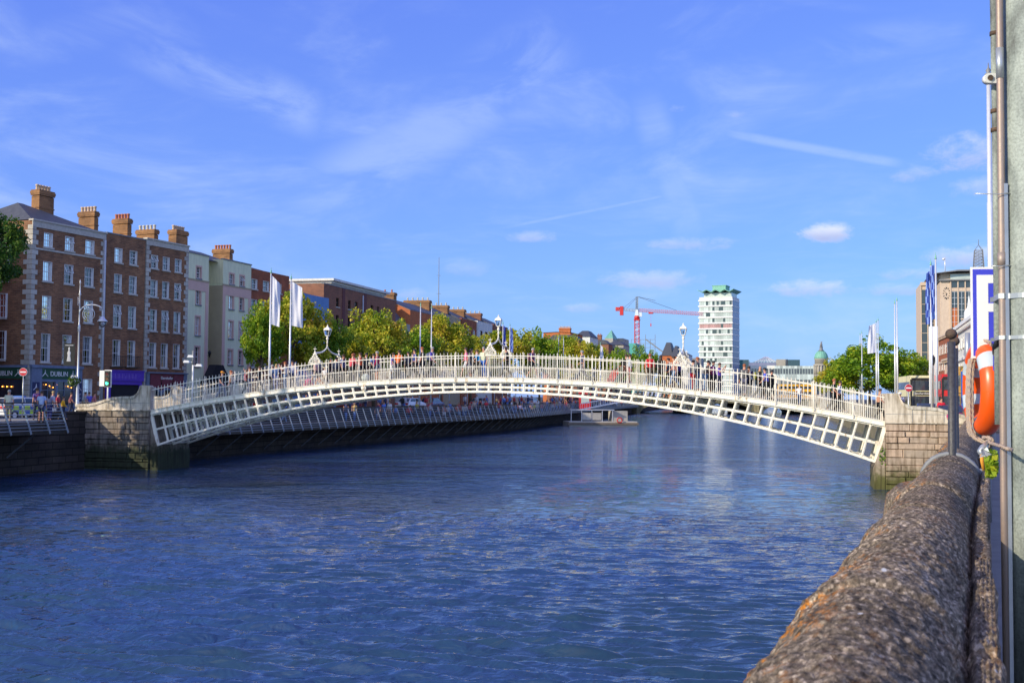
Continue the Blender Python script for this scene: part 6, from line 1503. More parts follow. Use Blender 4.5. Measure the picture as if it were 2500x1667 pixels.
def posemeshes(pose):
    if pose in _pp: return _pp[pose]
    D=POSES[pose];dz=D.get('dz',0);ln=D['lean'];z=lambda v:v+dz
    pel=(0,0,z(.93));sp=(ln*.4,0,z(1.12));ch=(ln*.8,0,z(1.33));nk=(ln+.0,0,z(1.47));h0=(ln+.03,0,z(1.56));h1=(ln+.035,0,z(1.66));h2=(ln+.02,0,z(1.73));nose=(ln+.135,0,z(1.615))
    P=[pel,sp,ch,nk,h0,h1,h2];Rr=[(.12,.15),(.10,.13),(.10,.16),(.052,.055),(.075,.07),(.088,.08),(.05,.045)];E=[(0,1),(1,2),(2,3),(3,4),(4,5),(5,6)]
    arms=[];legs=[]
    for s_,k in ((1,0),(-1,1)):
        el=D['el'][k];ha=D['ha'][k];sh=(ln*.9,s_*.18,z(1.40));a0=len(P);P+= [sh,el,ha];Rr+=[.055,.042,.028];E+=[(2,a0),(a0,a0+1),(a0+1,a0+2)]
        d=(Vector(ha)-Vector(el)).normalized();x=d.cross(Vector((0,0,1)));x=x.normalized() if x.length>.1 else Vector((1,0,0))
        pa=Vector(ha)+d*.07;b0=len(P);P+=[tuple(pa)];Rr+=[(.036,.018)];E+=[(a0+2,b0)]
        for q in range(4):
            o=x*((q-1.5)*.018);f1=pa+o+d*.045;f2=f1+d*(.035+.008*(q in(1,2)))+Vector((0,0,-.012));c0=len(P);P+=[tuple(f1),tuple(f2)];Rr+=[.009,.007];E+=[(b0,c0),(c0,c0+1)]
        t1=Vector(ha)+d*.03+x*.035*s_;c0=len(P);P+=[tuple(t1)];Rr+=[.010];E+=[(a0+2,c0)]
        arms.append((sh,el,ha))
    for s_,k in ((1,0),(-1,1)):
        kn=D['kn'][k];an=D['an'][k];hp=(0,s_*.09,z(.90));a0=len(P);P+=[hp,kn,an,(an[0]+.13,an[1]+.01*s_,max(.035,an[2]-.05))];Rr+=[.082,.055,.036,(.035,.028)];E+=[(0,a0),(a0,a0+1),(a0+1,a0+2),(a0+2,a0+3)];legs.append((hp,kn,an))
    R_={};R_['body']=skinmesh('body',P,E,Rr)
    def lim(pts,rad): 
        return pts,rad
    # tops
    for nm,full in (('short',0),('long',1)):
        p=[(0,0,z(.90)),sp,ch,(ln*.95,0,z(1.455))];r_=[(.145,.175),(.125,.155),(.125,.185),(.07,.08)];e=[(0,1),(1,2),(2,3)]
        for sh,el,ha in arms:
            a0=len(p);m=tuple(Vector(sh).lerp(Vector(el),.75 if not full else 1));p+=[sh,m];r_+=[.072,.062];e+=[(2,a0),(a0,a0+1)]
            if full: p+=[tuple(Vector(el).lerp(Vector(ha),.92))];r_+=[.046];e+=[(a0+1,a0+2)]
        R_[nm]=skinmesh('jacket' if full else 't_shirt',p,e,r_)
    for nm,full in (('shorts',0),('trousers',1)):
        p=[(0,0,z(.95))];r_=[(.135,.165)];e=[]
        for hp,kn,an in legs:
            a0=len(p);m=kn if full else tuple(Vector(hp).lerp(Vector(kn),.85));p+=[hp,m];r_+=[.10,.074 if full else .085];e+=[(0,a0),(a0,a0+1)]
            if full: p+=[(an[0],an[1],an[2]+.02)];r_+=[.056];e+=[(a0+1,a0+2)]
        R_[nm]=skinmesh(nm,p,e,r_)
    b=MB()
    for hp,kn,an in legs:
        b.sphere((an[0]+.045,an[1],max(.045,an[2]-.035)),.06,8,0,(2.1,.85,.75))
    R_['shoes']=b.mesh('shoes',M['black'])
    # face relief and hair
    c=Vector((ln+.03,0,z(1.625)));b=MB();b.prism([(c.x+.078,-.014,c.z-.03),(c.x+.078,.014,c.z-.03),(c.x+.075,0,c.z+.02)],(.026,0,-.004));R_['nose']=b
    def hair(long):
        b=MB();n,k=12,7;rows=[]
        for i in range(k+1):
            ph=PI*.62*i/k
            rows.append([b.V(c+Vector((-.012+.104*math.sin(ph)*math.cos(t),.093*math.sin(ph)*math.sin(t),.032+.102*math.cos(ph)+(0.045*max(0,math.cos(t))*(i/k)) ))) for t in [2*PI*j/n for j in range(n)]])
        for i in range(k):
            for j in range(n): b.f.append([rows[i][j],rows[i][(j+1)%n],rows[i+1][(j+1)%n],rows[i+1][j]]);b.m.append(0);b.sm.append(True)
        if long: b.tube([(c.x-.07,0,c.z+.03),(c.x-.095,0,c.z-.08),(c.x-.10,0,c.z-.22),(c.x-.09,0,c.z-.30)],[.075,.085,.075,.03],10)
        return b
    R_['hair']=hair(0).mesh('hair',HAIRS['brown']);R_['hairlong']=hair(1).mesh('hair',HAIRS['brown'])
    b=MB();x=ln*.8-.22;b.sphere((x,0,z(1.22)),.17,10,0,(.62,.85,1.25));
    for s_ in (-1,1): b.tube([(x+.08,s_*.11,z(1.42)),(ln+.05,s_*.12,z(1.47)),(ln+.14,s_*.12,z(1.33)),(ln+.10,s_*.13,z(1.12))],.018,5)
    R_['bag']=b.mesh('backpack',M['black'])
    b=MB();b.lathe([(.112,c.z+.02),(.112,c.z+.06),(.09,c.z+.11),(.03,c.z+.135)],(c.x-.01,0,0),12);b.prism([(c.x+.08,-.07,c.z+.02),(c.x+.19,-.05,c.z+.01),(c.x+.19,.05,c.z+.01),(c.x+.08,.07,c.z+.02)],(0,0,.015));R_['cap']=b.mesh('cap',M['black'])
    _pp[pose]=R_;return R_
def person(loc_,rz,label,pose='walk',top='short',tc_=(.1,.1,.1),bot='trousers',bc=(.03,.04,.08),hair='brown',long=False,bag=None,cap=None,s=1.0,group=None,parts=True):
    R_=posemeshes(pose);r=empty('person',loc_,rz,label,'person',group)
    o=ob('body',R_['body'],r);
    if not o.data.materials: o.data.materials.append(SKIN)
    r.scale=(s,s,s)
    def part(key,m_,nm):
        me=R_[key]
        if not me.materials: me.materials.append(m_)
        q=ob(nm,me,r);q.material_slots[0].link='OBJECT';q.material_slots[0].material=m_;return q
    part(top,cloth(tc_),'jacket' if top=='long' else 't_shirt');part(bot,cloth(bc),bot);part('shoes',cloth((.03,.03,.035) if s<.9 or rz>0 else (.35,.35,.35)),'shoes')
    if hair!='bald': part('hairlong' if long else 'hair',HAIRS[hair],'hair')
    if bag: part('bag',cloth(bag),'backpack')
    if cap: part('cap',cloth(cap),'cap')
    return r
GB='people crossing the footbridge'
# (px of the person, offset across the walkway, turn: R right, L left, C towards camera, A away, ... colours)
K=(.015,.015,.018);DN=(.02,.03,.08);JE=(.05,.10,.25);LJ=(.18,.28,.45);WH=(.7,.7,.72);GR=(.2,.2,.22)
BP=[(541,1.8,'R','walk','short',K,'trousers',JE,'grey',0,None,(.75,.30,.02),'person in a black shirt and orange neck scarf at the left foot of the bridge'),
(565,1.6,'L','stand','short',(.5,.42,.36),'trousers',GR,'ginger',1,None,None,'woman with reddish hair and pale jacket on the left slope of the bridge'),
(602,2.2,'R','walk','short',(.55,.04,.06),'trousers',K,'brown',0,None,None,'person in a red top on the left slope of the bridge, below the first flagpole'),
(611,1.6,'L','photo','short',(.35,.28,.2),'trousers',JE,'brown',0,None,None,'person raising a camera on the left slope of the bridge'),
(632,1.5,'R','walk','long',K,'trousers',DN,'brown',0,None,None,'man in a long black jacket just left of the first flagpole'),
(664,2.4,'R','stand','long',(.35,.36,.4),'trousers',K,'grey',0,None,None,'grey haired person in grey between the two white flags poles'),
(674,1.4,'A','rail','long',(.06,.12,.30),'trousers',(.12,.14,.3),'blond',0,None,None,'person in a blue hooded jacket, backs to us below the white flags'),
(697,1.2,'L','photo','short',WH,'trousers',LJ,'ginger',0,None,None,'person in a white shirt and pale jeans left of the first bridge lamp'),
(714,1.5,'C','stand','short',(.6,.6,.68),'trousers',DN,'black',1,None,None,'dark haired woman in a white blouse left of the first bridge lamp'),
(772,1.4,'L','walk','short',(.6,.38,.38),'shorts',(.2,.2,.2),'grey',0,None,None,'person in a pink shirt and grey shorts below the first bridge lamp'),
(781,2.0,'L','stride','short',(.26,.25,.24),'shorts',GR,'brown',0,None,None,'person in a grey tee below the first bridge lamp'),
(793,1.4,'A','stand','short',WH,'shorts',(.35,.3,.22),'blond',0,None,None,'fair haired child in a white top right below the first bridge lamp'),
(806,2.4,'R','walk','long',(.05,.02,.02),'trousers',K,'black',0,None,None,'person in dark brown, under the lantern right arm of the first lamp'),
(821,1.9,'A','stand','long',DN,'trousers',K,'black',0,None,None,'person in a navy jacket right of the first bridge lamp'),
(837,1.3,'R','stand','short',(.12,.16,.38),'trousers',K,'brown',0,(.02,.03,.1),None,'man in a blue shirt with a big navy backpack, right of the first bridge lamp'),
(857,1.2,'A','rail','long',(.72,.10,.13),'trousers',K,'ginger',0,None,None,'person in a coral pink jacket leaning on the railing'),
(870,1.8,'L','rail','short',K,'trousers',K,'ginger',0,None,None,'person in black with bent arms between the coral jacket and the orange top'),
(880,1.3,'L','stand','short',(.75,.10,.02),'trousers',K,'brown',0,None,None,'person in an orange red top with raised arms, left of the crimson cardigan'),
(892,2.2,'R','walk','long',(.02,.05,.05),'trousers',K,'black',0,None,None,'person in a dark green jacket beside a pale holdall'),
(910,2.4,'R','walk','short',(.05,.15,.45),'trousers',K,'black',0,None,None,'person in a bright blue top behind the crimson cardigan'),
(921,1.2,'L','stand','long',(.38,.02,.08),'shorts',(.16,.2,.3),'grey',0,None,None,'woman in a crimson cardigan and checked skirt near the railing'),
(958,1.8,'R','walk','short',(.16,.14,.60),'shorts',WH,'brown',0,None,None,'person in a blue and white football top left of the orange tee'),
(972,1.3,'A','rail','short',(.85,.16,.02),'trousers',K,'brown',0,None,None,'person in a bright orange tee with their back to us'),
(996,1.9,'C','walk','long',(.07,.08,.12),'trousers',K,'black',0,None,None,'person in a slate grey top left of the bare flagpoles'),
(1006,2.5,'R','walk','short',K,'trousers',K,'brown',0,None,None,'slim person all in black just left of the bare flagpoles'),
(1014,1.6,'L','walk','short',(.04,.06,.28),'trousers',K,'black',0,None,None,'person in a navy blue tee between the bare flagpoles'),
(1031,1.3,'L','stand','short',(.03,.02,.02),'trousers',K,'ginger',0,None,None,'tall man in a black tee, head above the railing by the bare flagpoles'),
(1053,1.6,'R','walk','short',(.08,.06,.38),'trousers',K,'grey',0,(.5,.5,.55),None,'person in a violet blue jacket right of the tall man in black'),
(1139,1.2,'L','walk','short',(.80,.15,.32),'shorts',(.6,.6,.65),'brown',0,None,None,'woman in a bright pink top left of the middle bridge lamp'),
(1149,1.5,'R','stand','long',(.12,.11,.11),'shorts',(.3,.3,.3),'black',1,None,None,'dark haired woman in a grey cardigan beside the pink top'),
(1161,2.3,'R','walk','long',K,'trousers',K,'brown',0,None,None,'person in a black jacket left of the bright teal shirt'),
(1171,1.5,'L','rail','short',(.02,.30,.65),'trousers',K,'brown',0,None,None,'person in a bright teal blue shirt left of the middle bridge lamp'),
(1181,1.5,'C','stand','short',(.62,.66,.45),'trousers',(.03,.12,.45),'grey',0,None,None,'grey haired person in a white and yellow top left of the middle bridge lamp'),
(1238,1.7,'L','stride','short',K,'trousers',K,'brown',0,None,None,'person in a black tee walking left below the middle lamp flagpoles'),
(1299,1.4,'R','walk','short',(.06,.05,.20),'shorts',K,'grey',0,(.2,.02,.04),None,'grey haired person in navy with a red bag, right of the middle lamp'),
(1423,1.6,'L','walk','short',(.10,.11,.18),'trousers',GR,'grey',0,None,None,'lone grey haired person in grey, halfway between middle and right lamps'),
(1527,2.2,'R','walk','long',K,'trousers',(.10,.04,.03),'brown',0,K,None,'person with a dark backpack behind the pale denim jacket'),
(1537,1.3,'R','stand','long',(.42,.48,.56),'shorts',(.42,.12,.12),'brown',0,None,None,'woman in a pale denim jacket and pink shorts at the middle right of the bridge'),
(1587,1.3,'A','stand','long',(.55,.01,.02),'trousers',(.05,.03,.02),'ginger',0,None,None,'person in a bright red plaid jacket left of the right bridge lamp'),
(1613,1.5,'A','walk','long',K,'trousers',K,'brown',1,None,None,'long haired person in a wide black coat left of the right bridge lamp'),
(1634,2.2,'L','walk','long',(.06,.12,.20),'trousers',DN,'black',0,None,None,'person in a dark teal jacket close left of the right bridge lamp'),
(1647,1.4,'L','walk','short',(.50,.28,.25),'trousers',LJ,'brown',0,None,None,'person in a peach vest and faded jeans below the right bridge lamp'),
(1657,1.9,'L','stand','long',(.08,.05,.25),'trousers',K,'black',0,None,None,'person in a purple blue jacket below the right bridge lamp'),
(1692,1.4,'R','stand','long',(.30,.30,.29),'trousers',(.45,.01,.03),'brown',0,(.25,.25,.25),None,'person in a grey patterned jacket and red trousers right of the right lamp'),
(1704,2.0,'L','stand','long',(.10,.13,.12),'trousers',LJ,'ginger',0,None,None,'tall ginger haired man in dark green right of the right lamp'),
(1722,1.3,'R','rail','short',(.05,.05,.06),'trousers',LJ,'black',0,None,None,'black haired man with folded arms in a charcoal tee'),
(1733,2.0,'L','stand','long',(.28,.02,.04),'trousers',K,'black',0,None,None,'person in a dark red jacket under the office tower'),
(1741,2.3,'R','stand','long',(.30,.02,.22),'trousers',K,'black',0,None,None,'person in a magenta jacket under the office tower'),
(1756,1.3,'R','photo','short',(.13,.06,.50),'trousers',DN,'brown',0,None,None,'person in a purple tee holding a camera, right of the office tower'),
(1817,1.5,'A','walk','long',(.09,.09,.10),'trousers',(.10,.10,.16),'ginger',0,None,None,'broad person in a charcoal jacket with short red hair on the right slope'),
(1828,2.0,'A','walk','long',(.05,.04,.14),'trousers',K,'brown',0,None,None,'person in dark purple next to the charcoal jacket on the right slope'),
(1853,1.5,'R','walk','long',(.03,.02,.02),'trousers',K,'bald',0,(.28,.28,.04),None,'bald man in a black jacket with an olive bag on the right slope'),
(1870,1.4,'L','stride','short',(.08,.12,.70),'trousers',K,'black',0,None,None,'person in a royal blue tee on the right slope'),
(1882,2.3,'R','walk','long',K,'trousers',K,'black',0,K,None,'person in black with a backpack right of the royal blue tee'),
(1951,1.9,'A','walk','short',WH,'trousers',JE,'ginger',0,None,None,'small child in a white top low on the right slope'),
(2034,1.4,'R','walk','short',K,'trousers',K,'ginger',0,None,None,'woman in a black sleeveless top near the right end of the bridge'),
(2048,1.5,'R','stride','short',(.55,.60,.75),'trousers',K,'brown',0,None,None,'person in a pale blue shirt near the right end of the bridge'),
(2146,1.6,'R','walk','short',(.55,.27,.17),'trousers',K,'brown',0,None,None,'tanned person in a peach vest at the very right end of the railing')]
rnd=random.Random(77)
TURN={'R':0,'L':PI,'C':-PI/2,'A':PI/2}
for (px,off,t,pose,top,tc_,bot,bc,hair,lg,bag,cap,lb) in BP:
    off=min(off,3.1);x=bx_at(px,off);q=bw(x,off,zd(x)-.04)
    sc_=.66 if 'child' in lb else rnd.uniform(.97,1.06)
    if 'tall' in lb: sc_=1.10
    person(tuple(q),BROT+TURN[t]+rnd.uniform(-.35,.35),lb,pose,top,tc_,bot,bc,hair,bool(lg),bag,cap,sc_,GB)
# things carried or set down on the walkway
x=bx_at(1496,1.0);q=bw(x,1.0,zd(x));b=MB();b.prism([(-.35,-.12,.05),(.05,-.12,.05),(.38,-.12,.62),(.0,-.12,.72)],(0,.26,0));b.tube([(.18,.0,.66),(.42,.0,.95),(.50,.0,.95)],.015,5);b.sphere((-.30,0,.05),.05,8);tag(b.build('suitcase',M['red'],None,tuple(q),BROT),'red suitcase tilted behind the denim jacket on the bridge','suitcase')
x=bx_at(893,1.0);q=bw(x,1.0,zd(x));b=MB();b.sphere((0,0,.25),.3,12,0,(.9,.6,.8));tag(b.build('holdall',cloth((.45,.52,.5)),None,tuple(q),BROT),'pale striped holdall low on the bridge behind the railing','bag')
x=bx_at(754,1.0);q=bw(x,1.0,zd(x));b=MB();b.sphere((0,0,.3),.25,10,0,(1,.7,.8));
for s_ in (-1,1): b.tube([(s_*.2,-.02,.12),(s_*.2,.04,.12)],.12,12)
b.tube([(.2,0,.2),(-.3,0,.95)],.015,5);tag(b.build('pushchair',cloth((.45,.06,.2)),None,tuple(q),BROT),'small pink pushchair left of the first bridge lamp','pushchair')
# quay on the left
def stp(px,Y,zg,rz,lb,**k):
    q=at(px,1000,Y);return person((q.x,q.y,zg),rz,lb,**k)
stp(21,64,.04,PI/2,'person in a white check shirt and khaki trousers by the left boardwalk rail',pose='stand',top='short',tc_=(.62,.62,.52),bot='trousers',bc=(.25,.22,.17),hair='grey',s=1.03)
stp(101,64,.04,PI/2,'person in a pale blue shirt and navy shorts by the left boardwalk rail',pose='stand',top='short',tc_=(.38,.50,.80),bot='shorts',bc=(.03,.05,.12),hair='brown',s=1.0)
stp(91,68,.04,2.2,'tall person in a purple shirt with a maroon backpack beside the pale blue shirt',pose='walk',top='short',tc_=(.12,.08,.30),bag=(.15,.02,.10),s=1.10)
stp(121,67,.04,1.2,'dark haired woman in a lilac top right of the pale blue shirt',pose='stand',top='short',tc_=(.28,.26,.42),bot='trousers',bc=(.03,.03,.15),hair='black',long=True,s=.97)
stp(127,71,.04,0,'fair haired person in white behind the lilac top',pose='walk',top='short',tc_=(.6,.6,.66),bc=WH,hair='blond')
stp(141,70,.04,0,'person in a red top with bare arms near the end of the left boardwalk',pose='stand',top='short',tc_=(.45,.03,.06),hair='black',s=.95)
stp(153,68,.04,.5,'child in a yellow hooded top near the end of the left boardwalk',pose='walk',top='long',tc_=(.80,.42,.02),hair='brown',s=.82)
stp(172,80,.0,.5,'person with short brown hair, only the head above the left pier parapet',pose='walk',top='short',tc_=(.2,.06,.08),s=.98)
stp(207,82,.0,.5,'brown haired pedestrian above the shoulder of the left parapet',pose='stand',top='short',tc_=(.3,.3,.35),s=1.0)
stp(218,84,.0,2.5,'pedestrian in a blue violet top above the left parapet',pose='walk',top='short',tc_=(.12,.12,.55),s=1.0)
stp(229,82,.0,.5,'pedestrian in a pink top above the left parapet, nearest the traffic light',pose='walk',top='short',tc_=(.45,.15,.2),s=1.0)
# right end
q=at(2197,970,64);person((q.x,q.y,.35),1.4,'man in a white cap and pale shirt just behind the right pier parapet',pose='walk',top='short',tc_=(.6,.62,.8),hair='brown',cap=(.7,.7,.7),bag=(.05,.05,.12),s=1.0)
q=at(2318,998,47);person((q.x+.1,q.y,-.05),-1.8,'person in a crimson and white top behind the falling end of the right parapet',pose='photo',top='short',tc_=(.45,.04,.15),hair='brown',s=.80)
q=at(2298,965,70);person((q.x,q.y,0.0),-1.5,'person in a bright red top beside the buses, seen past the iron post',pose='stand',top='short',tc_=(.70,.01,.03),bc=K,hair='brown',s=1.05)
# boardwalk beyond the bridge: people one can tell apart
BW_=[(692,93,'walk',(.5,.42,.32),LJ,'brown','person in a brown top and pale jeans on the boardwalk, under the left slope'),
(925,113,'stand',(.55,.03,.05),K,'brown','person in red on the boardwalk left of the white shirt'),
(937,114,'stand',(.10,.20,.6),JE,'brown','person in blue on the boardwalk left of the white shirt'),
(951,115,'stand',WH,(.3,.2,.15),'black','person in a white shirt on the boardwalk, left of the white hatchback'),
(1000,120,'sit',(.6,.02,.03),K,'brown','seated person in red below the white hatchback'),
(1018,122,'stand',(.4,.35,.06),K,'blond','person in mustard yellow right below the white hatchback'),
(1071,128,'sit',(.5,.35,.3),JE,'brown','seated person in peach, first of the sunlit bench group'),
(1084,129,'sit',(.45,.18,.12),WH,'ginger','seated person in rust, second of the sunlit bench group'),
(1094,131,'sit',(.6,.6,.62),DN,'blond','seated person in white, third of the sunlit bench group'),
(1104,132,'sit',(.12,.14,.2),K,'brown','seated person in slate blue, fourth of the sunlit bench group'),
(1115,133,'sit',(.6,.2,.1),LJ,'ginger','seated person in orange, fifth of the sunlit bench group'),
(1136,136,'sit',(.45,.5,.5),JE,'grey','seated person in pale grey, last of the sunlit bench group'),
(1158,139,'walk',(.5,.40,.35),K,'brown','person walking in front of a tree trunk left of the middle lamp'),
(1187,144,'stand',(.6,.03,.06),K,'brown','person in a red top under the arch, right below the middle lamp'),
(1249,155,'walk',(.72,.78,.85),LJ,'brown','person in a bright white tee under the arch, right of the middle lamp'),
(1271,158,'sit',(.3,.3,.6),K,'brown','seated person in lilac under the arch'),
(1283,160,'sit',WH,JE,'black','seated person in white and blue under the arch'),
(1296,163,'sit',(.7,.25,.15),K,'brown','seated person in salmon beside the yellow top'),
(1303,164,'sit',(.75,.75,.05),K,'blond','seated person in a lemon yellow top under the arch'),
(1312,165,'stand',WH,(.6,.6,.5),'ginger','standing person all in white right of the lemon yellow top'),
(1335,171,'walk',(.25,.35,.7),JE,'brown','person in sky blue left of the red kiosk'),
(1387,186,'stand',(.85,.18,.06),K,'brown','person in fluorescent orange left of the red kiosk'),
(1405,190,'stand',(.6,.02,.03),K,'brown','person in red close left of the red kiosk'),
(1441,205,'stand',(.03,.4,.12),K,'brown','person in bright green by the gangway')]
for k,(px,Y,pose,tc_,bc,hair,lb) in enumerate(BW_):
    x=ql(Y)+1.0;n=0
    # slide along the boardwalk until it stands at the pixel column
    for _ in range(8): 
        d=ray(px,1000);Y+= (ql(Y)+1.0+.3*(k%3)-d.x*Y)/(d.x-.25)
    x=d.x*Y;person((x,Y,-.72),rnd.uniform(0,6.28),lb,pose,'short' if k%3 else 'long',tc_,'trousers',bc,hair,False,None,None,rnd.uniform(.97,1.06),'people on the boardwalk beyond the bridge')
# the crowd behind them
b=[MB() for _ in range(1)];cb_=MB();cols=[cloth(c) for c in ((.5,.5,.55),(.04,.05,.12),(.45,.05,.06),(.1,.2,.5),(.02,.02,.02),(.5,.35,.15))]+[SKIN,HAIRS['brown']]
for k in range(190):
    Y=rnd.uniform(104,300);o=rnd.choice((rnd.uniform(.35,1.7),-rnd.uniform(1.2,5)));x=ql(Y)+o;zg=-.72 if o>0 else 0;hgt=rnd.uniform(1.55,1.85) if rnd.random()<.6 or o<0 else 1.25
    mi=rnd.randrange(6);z0=zg
    cb_.tube([(x,Y,z0+.0),(x,Y,z0+hgt*.5)],[.09,.15],6,rnd.choice((1,4,3)));cb_.tube([(x,Y,z0+hgt*.47),(x+.02,Y,z0+hgt*.72),(x,Y,z0+hgt*.84)],[.15,.19,.08],8,mi)
    for s_ in (-1,1): cb_.tube([(x+s_*.19,Y,z0+hgt*.80),(x+s_*.23,Y-.05,z0+hgt*.62),(x+s_*.2,Y-.15,z0+hgt*.5)],[.05,.045,.035],5,mi if rnd.random()<.5 else 6)
    cb_.sphere((x,Y,z0+hgt*.93),.105,8,6,(1,1,1.15));cb_.sphere((x,Y+.03,z0+hgt*.96),.108,8,7,(1,1,1))
tag(cb_.build('crowd',cols),'distant crowd strolling along the far quay and boardwalk seen under the arch','crowd',kind='stuff')
# ---------------------------------------------------------------- foreground quay wall with rounded granite coping
WA=22.4;wu=Vector((math.sin(R(WA)),math.cos(R(WA))));wr=Vector((wu.y,-wu.x))
def wp(s,l,z): return Vector((wu.x*s+wr.x*l,wu.y*s+wr.y*l,z))
def granite():
    m,nt,b=newmat('weathered_granite');b.inputs['Roughness'].default_value=.95;b.inputs['Specular IOR Level'].default_value=.12
    t0=N(nt,'ShaderNodeTexCoord');tc=N(nt,'ShaderNodeMapping');tc.inputs['Scale'].default_value=(.48,1,1);L(nt,t0.outputs['Object'],tc.inputs[0])
    def nn(sc,det=8,rough=.6):
        n=N(nt,'ShaderNodeTexNoise');n.inputs['Scale'].default_value=sc;n.inputs['Detail'].default_value=det;n.inputs['Roughness'].default_value=rough;L(nt,tc.outputs[0],n.inputs[0]);return n.outputs[0]
    def rp(v,stops):
        r=N(nt,'ShaderNodeValToRGB');e=r.color_ramp.elements;e[0].position=stops[0][0];e[0].color=c4(stops[0][1]);e[1].position=stops[-1][0];e[1].color=c4(stops[-1][1])
        for p,c in stops[1:-1]: q=e.new(p);q.color=c4(c)
        L(nt,v,r.inputs[0]);return r.outputs[0]
    def mix(f,a,c,bl='MIX'):
        x=N(nt,'ShaderNodeMix',data_type='RGBA',blend_type=bl)
        if isinstance(f,float): x.inputs[0].default_value=f
        else: L(nt,f,x.inputs[0])
        for k,v in ((6,a),(7,c)):
            if isinstance(v,tuple): x.inputs[k].default_value=c4(v)
            else: L(nt,v,x.inputs[k])
        return x.outputs[2]
    base=rp(nn(48,10,.7),[(.36,(.038,.033,.027)),(.5,(.14,.118,.092)),(.64,(.34,.29,.225))])
    big=rp(nn(1.7,6,.7),[(.35,(.58,.55,.52)),(.6,(1.05,1.0,.96))])
    c=mix(1.0,base,big,'MULTIPLY')
    sp=N(nt,'ShaderNodeSeparateXYZ');L(nt,t0.outputs['Object'],sp.inputs[0])
    v=N(nt,'ShaderNodeTexVoronoi');v.inputs['Scale'].default_value=80;L(nt,tc.outputs[0],v.inputs['Vector'])
    # pebbly aggregate tones
    g=N(nt,'ShaderNodeHueSaturation');g.inputs['Saturation'].default_value=0;L(nt,v.outputs['Color'],g.inputs['Color'])
    ag=rp(g.outputs[0],[(.0,(.5,.48,.46)),(.5,(1,.97,.93)),(.9,(1.35,1.3,1.22)),(1.0,(2.8,2.8,2.8))])
    c=mix(.8,c,ag,'MULTIPLY')
    # orange lichen, mostly toward the river side
    li=rp(nn(5.5,8,.75),[(.52,(0,0,0)),(.60,(1,1,1))])
    li2=rp(nn(34,4,.6),[(.45,(0,0,0)),(.56,(1,1,1))])
    sd_=N(nt,'ShaderNodeMapRange');sd_.inputs[1].default_value=.36;sd_.inputs[2].default_value=.52;sd_.inputs[3].default_value=.12;sd_.inputs[4].default_value=1;L(nt,sp.outputs[1],sd_.inputs[0])
    f=N(nt,'ShaderNodeMath',operation='MULTIPLY');L(nt,li,f.inputs[0]);L(nt,li2,f.inputs[1]);f2=N(nt,'ShaderNodeMath',operation='MULTIPLY');L(nt,f.outputs[0],f2.inputs[0]);L(nt,sd_.outputs[0],f2.inputs[1])
    c=mix(f2.outputs[0],c,(.50,.18,.02))
    # white lime spots
    v2=N(nt,'ShaderNodeTexVoronoi');v2.inputs['Scale'].default_value=9;L(nt,tc.outputs[0],v2.inputs['Vector'])
    w=rp(v2.outputs['Distance'],[(.06,(1,1,1)),(.10,(0,0,0))])
    w2=rp(v2.outputs['Color'],[(.70,(0,0,0)),(.74,(1,1,1))]);f=N(nt,'ShaderNodeMath',operation='MULTIPLY');L(nt,w,f.inputs[0]);L(nt,w2,f.inputs[1])
    c=mix(f.outputs[0],c,(.60,.60,.58));L(nt,c,b.inputs['Base Color'])
    h1=nn(60,4,.6);h2=nn(140,2,.6);a=N(nt,'ShaderNodeMath',operation='MULTIPLY_ADD');a.inputs[1].default_value=.35;L(nt,h2,a.inputs[0]);L(nt,h1,a.inputs[2])
    bp=N(nt,'ShaderNodeBump');bp.inputs['Distance'].default_value=.005;L(nt,a.outputs[0],bp.inputs['Height']);L(nt,bp.outputs[0],b.inputs['Normal']);return m
M['granite']=granite()
wall=empty('quay_wall',(0,0,0),hz(WA),'near quay wall with a rounded, pebbly granite coping and orange lichen','quay wall')
# local frame: x along the wall, y toward the river (left) => our lateral l = -y
RC_=.27;CL=-.335;ZC=EYE-.85;LED=EYE-.75
def coping(s0,s1,ds,nth,amp):
    b=MB();rows=[];s=s0;rs=random.Random(int(s0*10))
    joints=[.6+1.55*k for k in range(60)]
    prof=[]
    for k in range(nth+1):
        t=PI*1.08-(PI*1.08-.10)*k/nth;prof.append((CL+RC_*math.cos(t),ZC+RC_*math.sin(t),math.cos(t),math.sin(t)))
    prof+= [(-.055,LED-.02,0,.3),(-.045,LED,0,1)]
    m=max(3,nth//6)
    for k in range(1,m+1): prof.append((-.045+.065*k/m,LED+.004*math.sin(k*2),0,1))
    prof.append((.024,LED-.02,1,0));prof.append((.024,LED-.3,1,0));prof.append((.024,-.1,1,0))
    while s<=s1+1e-6:
        row=[];jd=min(abs(s-j) for j in joints);dip=.022*math.exp(-(jd/.035)**2);kk=int((s-.6)/1.55+50);off=(math.sin(kk*7.3)*.012,math.cos(kk*4.1)*.012)
        und=.010*math.sin(s*2.3)+.007*math.sin(s*5.1+1)
        for (l,z,nx,nz_) in prof:
            p=Vector((s*.55,l,z))
            d=amp*(noise.fractal(p*5,.8,2,4)*.6+noise.noise(p*20)*.35+max(0,noise.noise(p*44))*.75)-dip+und*(1 if nz_>.2 and nx<.9 and l<-.1 else .2)
            if z<LED-.1: d*=.3
            row.append(b.V((s,-(l+nx*d+off[0]),z+nz_*d+off[1]*(nz_>0))))
        rows.append(row);s+=ds
    for i in range(len(rows)-1):
        for j in range(len(prof)-1): b.f.append([rows[i][j],rows[i][j+1],rows[i+1][j+1],rows[i+1][j]]);b.m.append(0);b.sm.append(True)
    return b
coping(1.2,6.0,.009,80,.016).build('coping',M['granite'],wall)
coping(6.0,14.0,.03,36,.011).build('coping',M['granite'],wall)
coping(14.0,66.0,.12,18,.008).build('coping',M['granite'],wall)
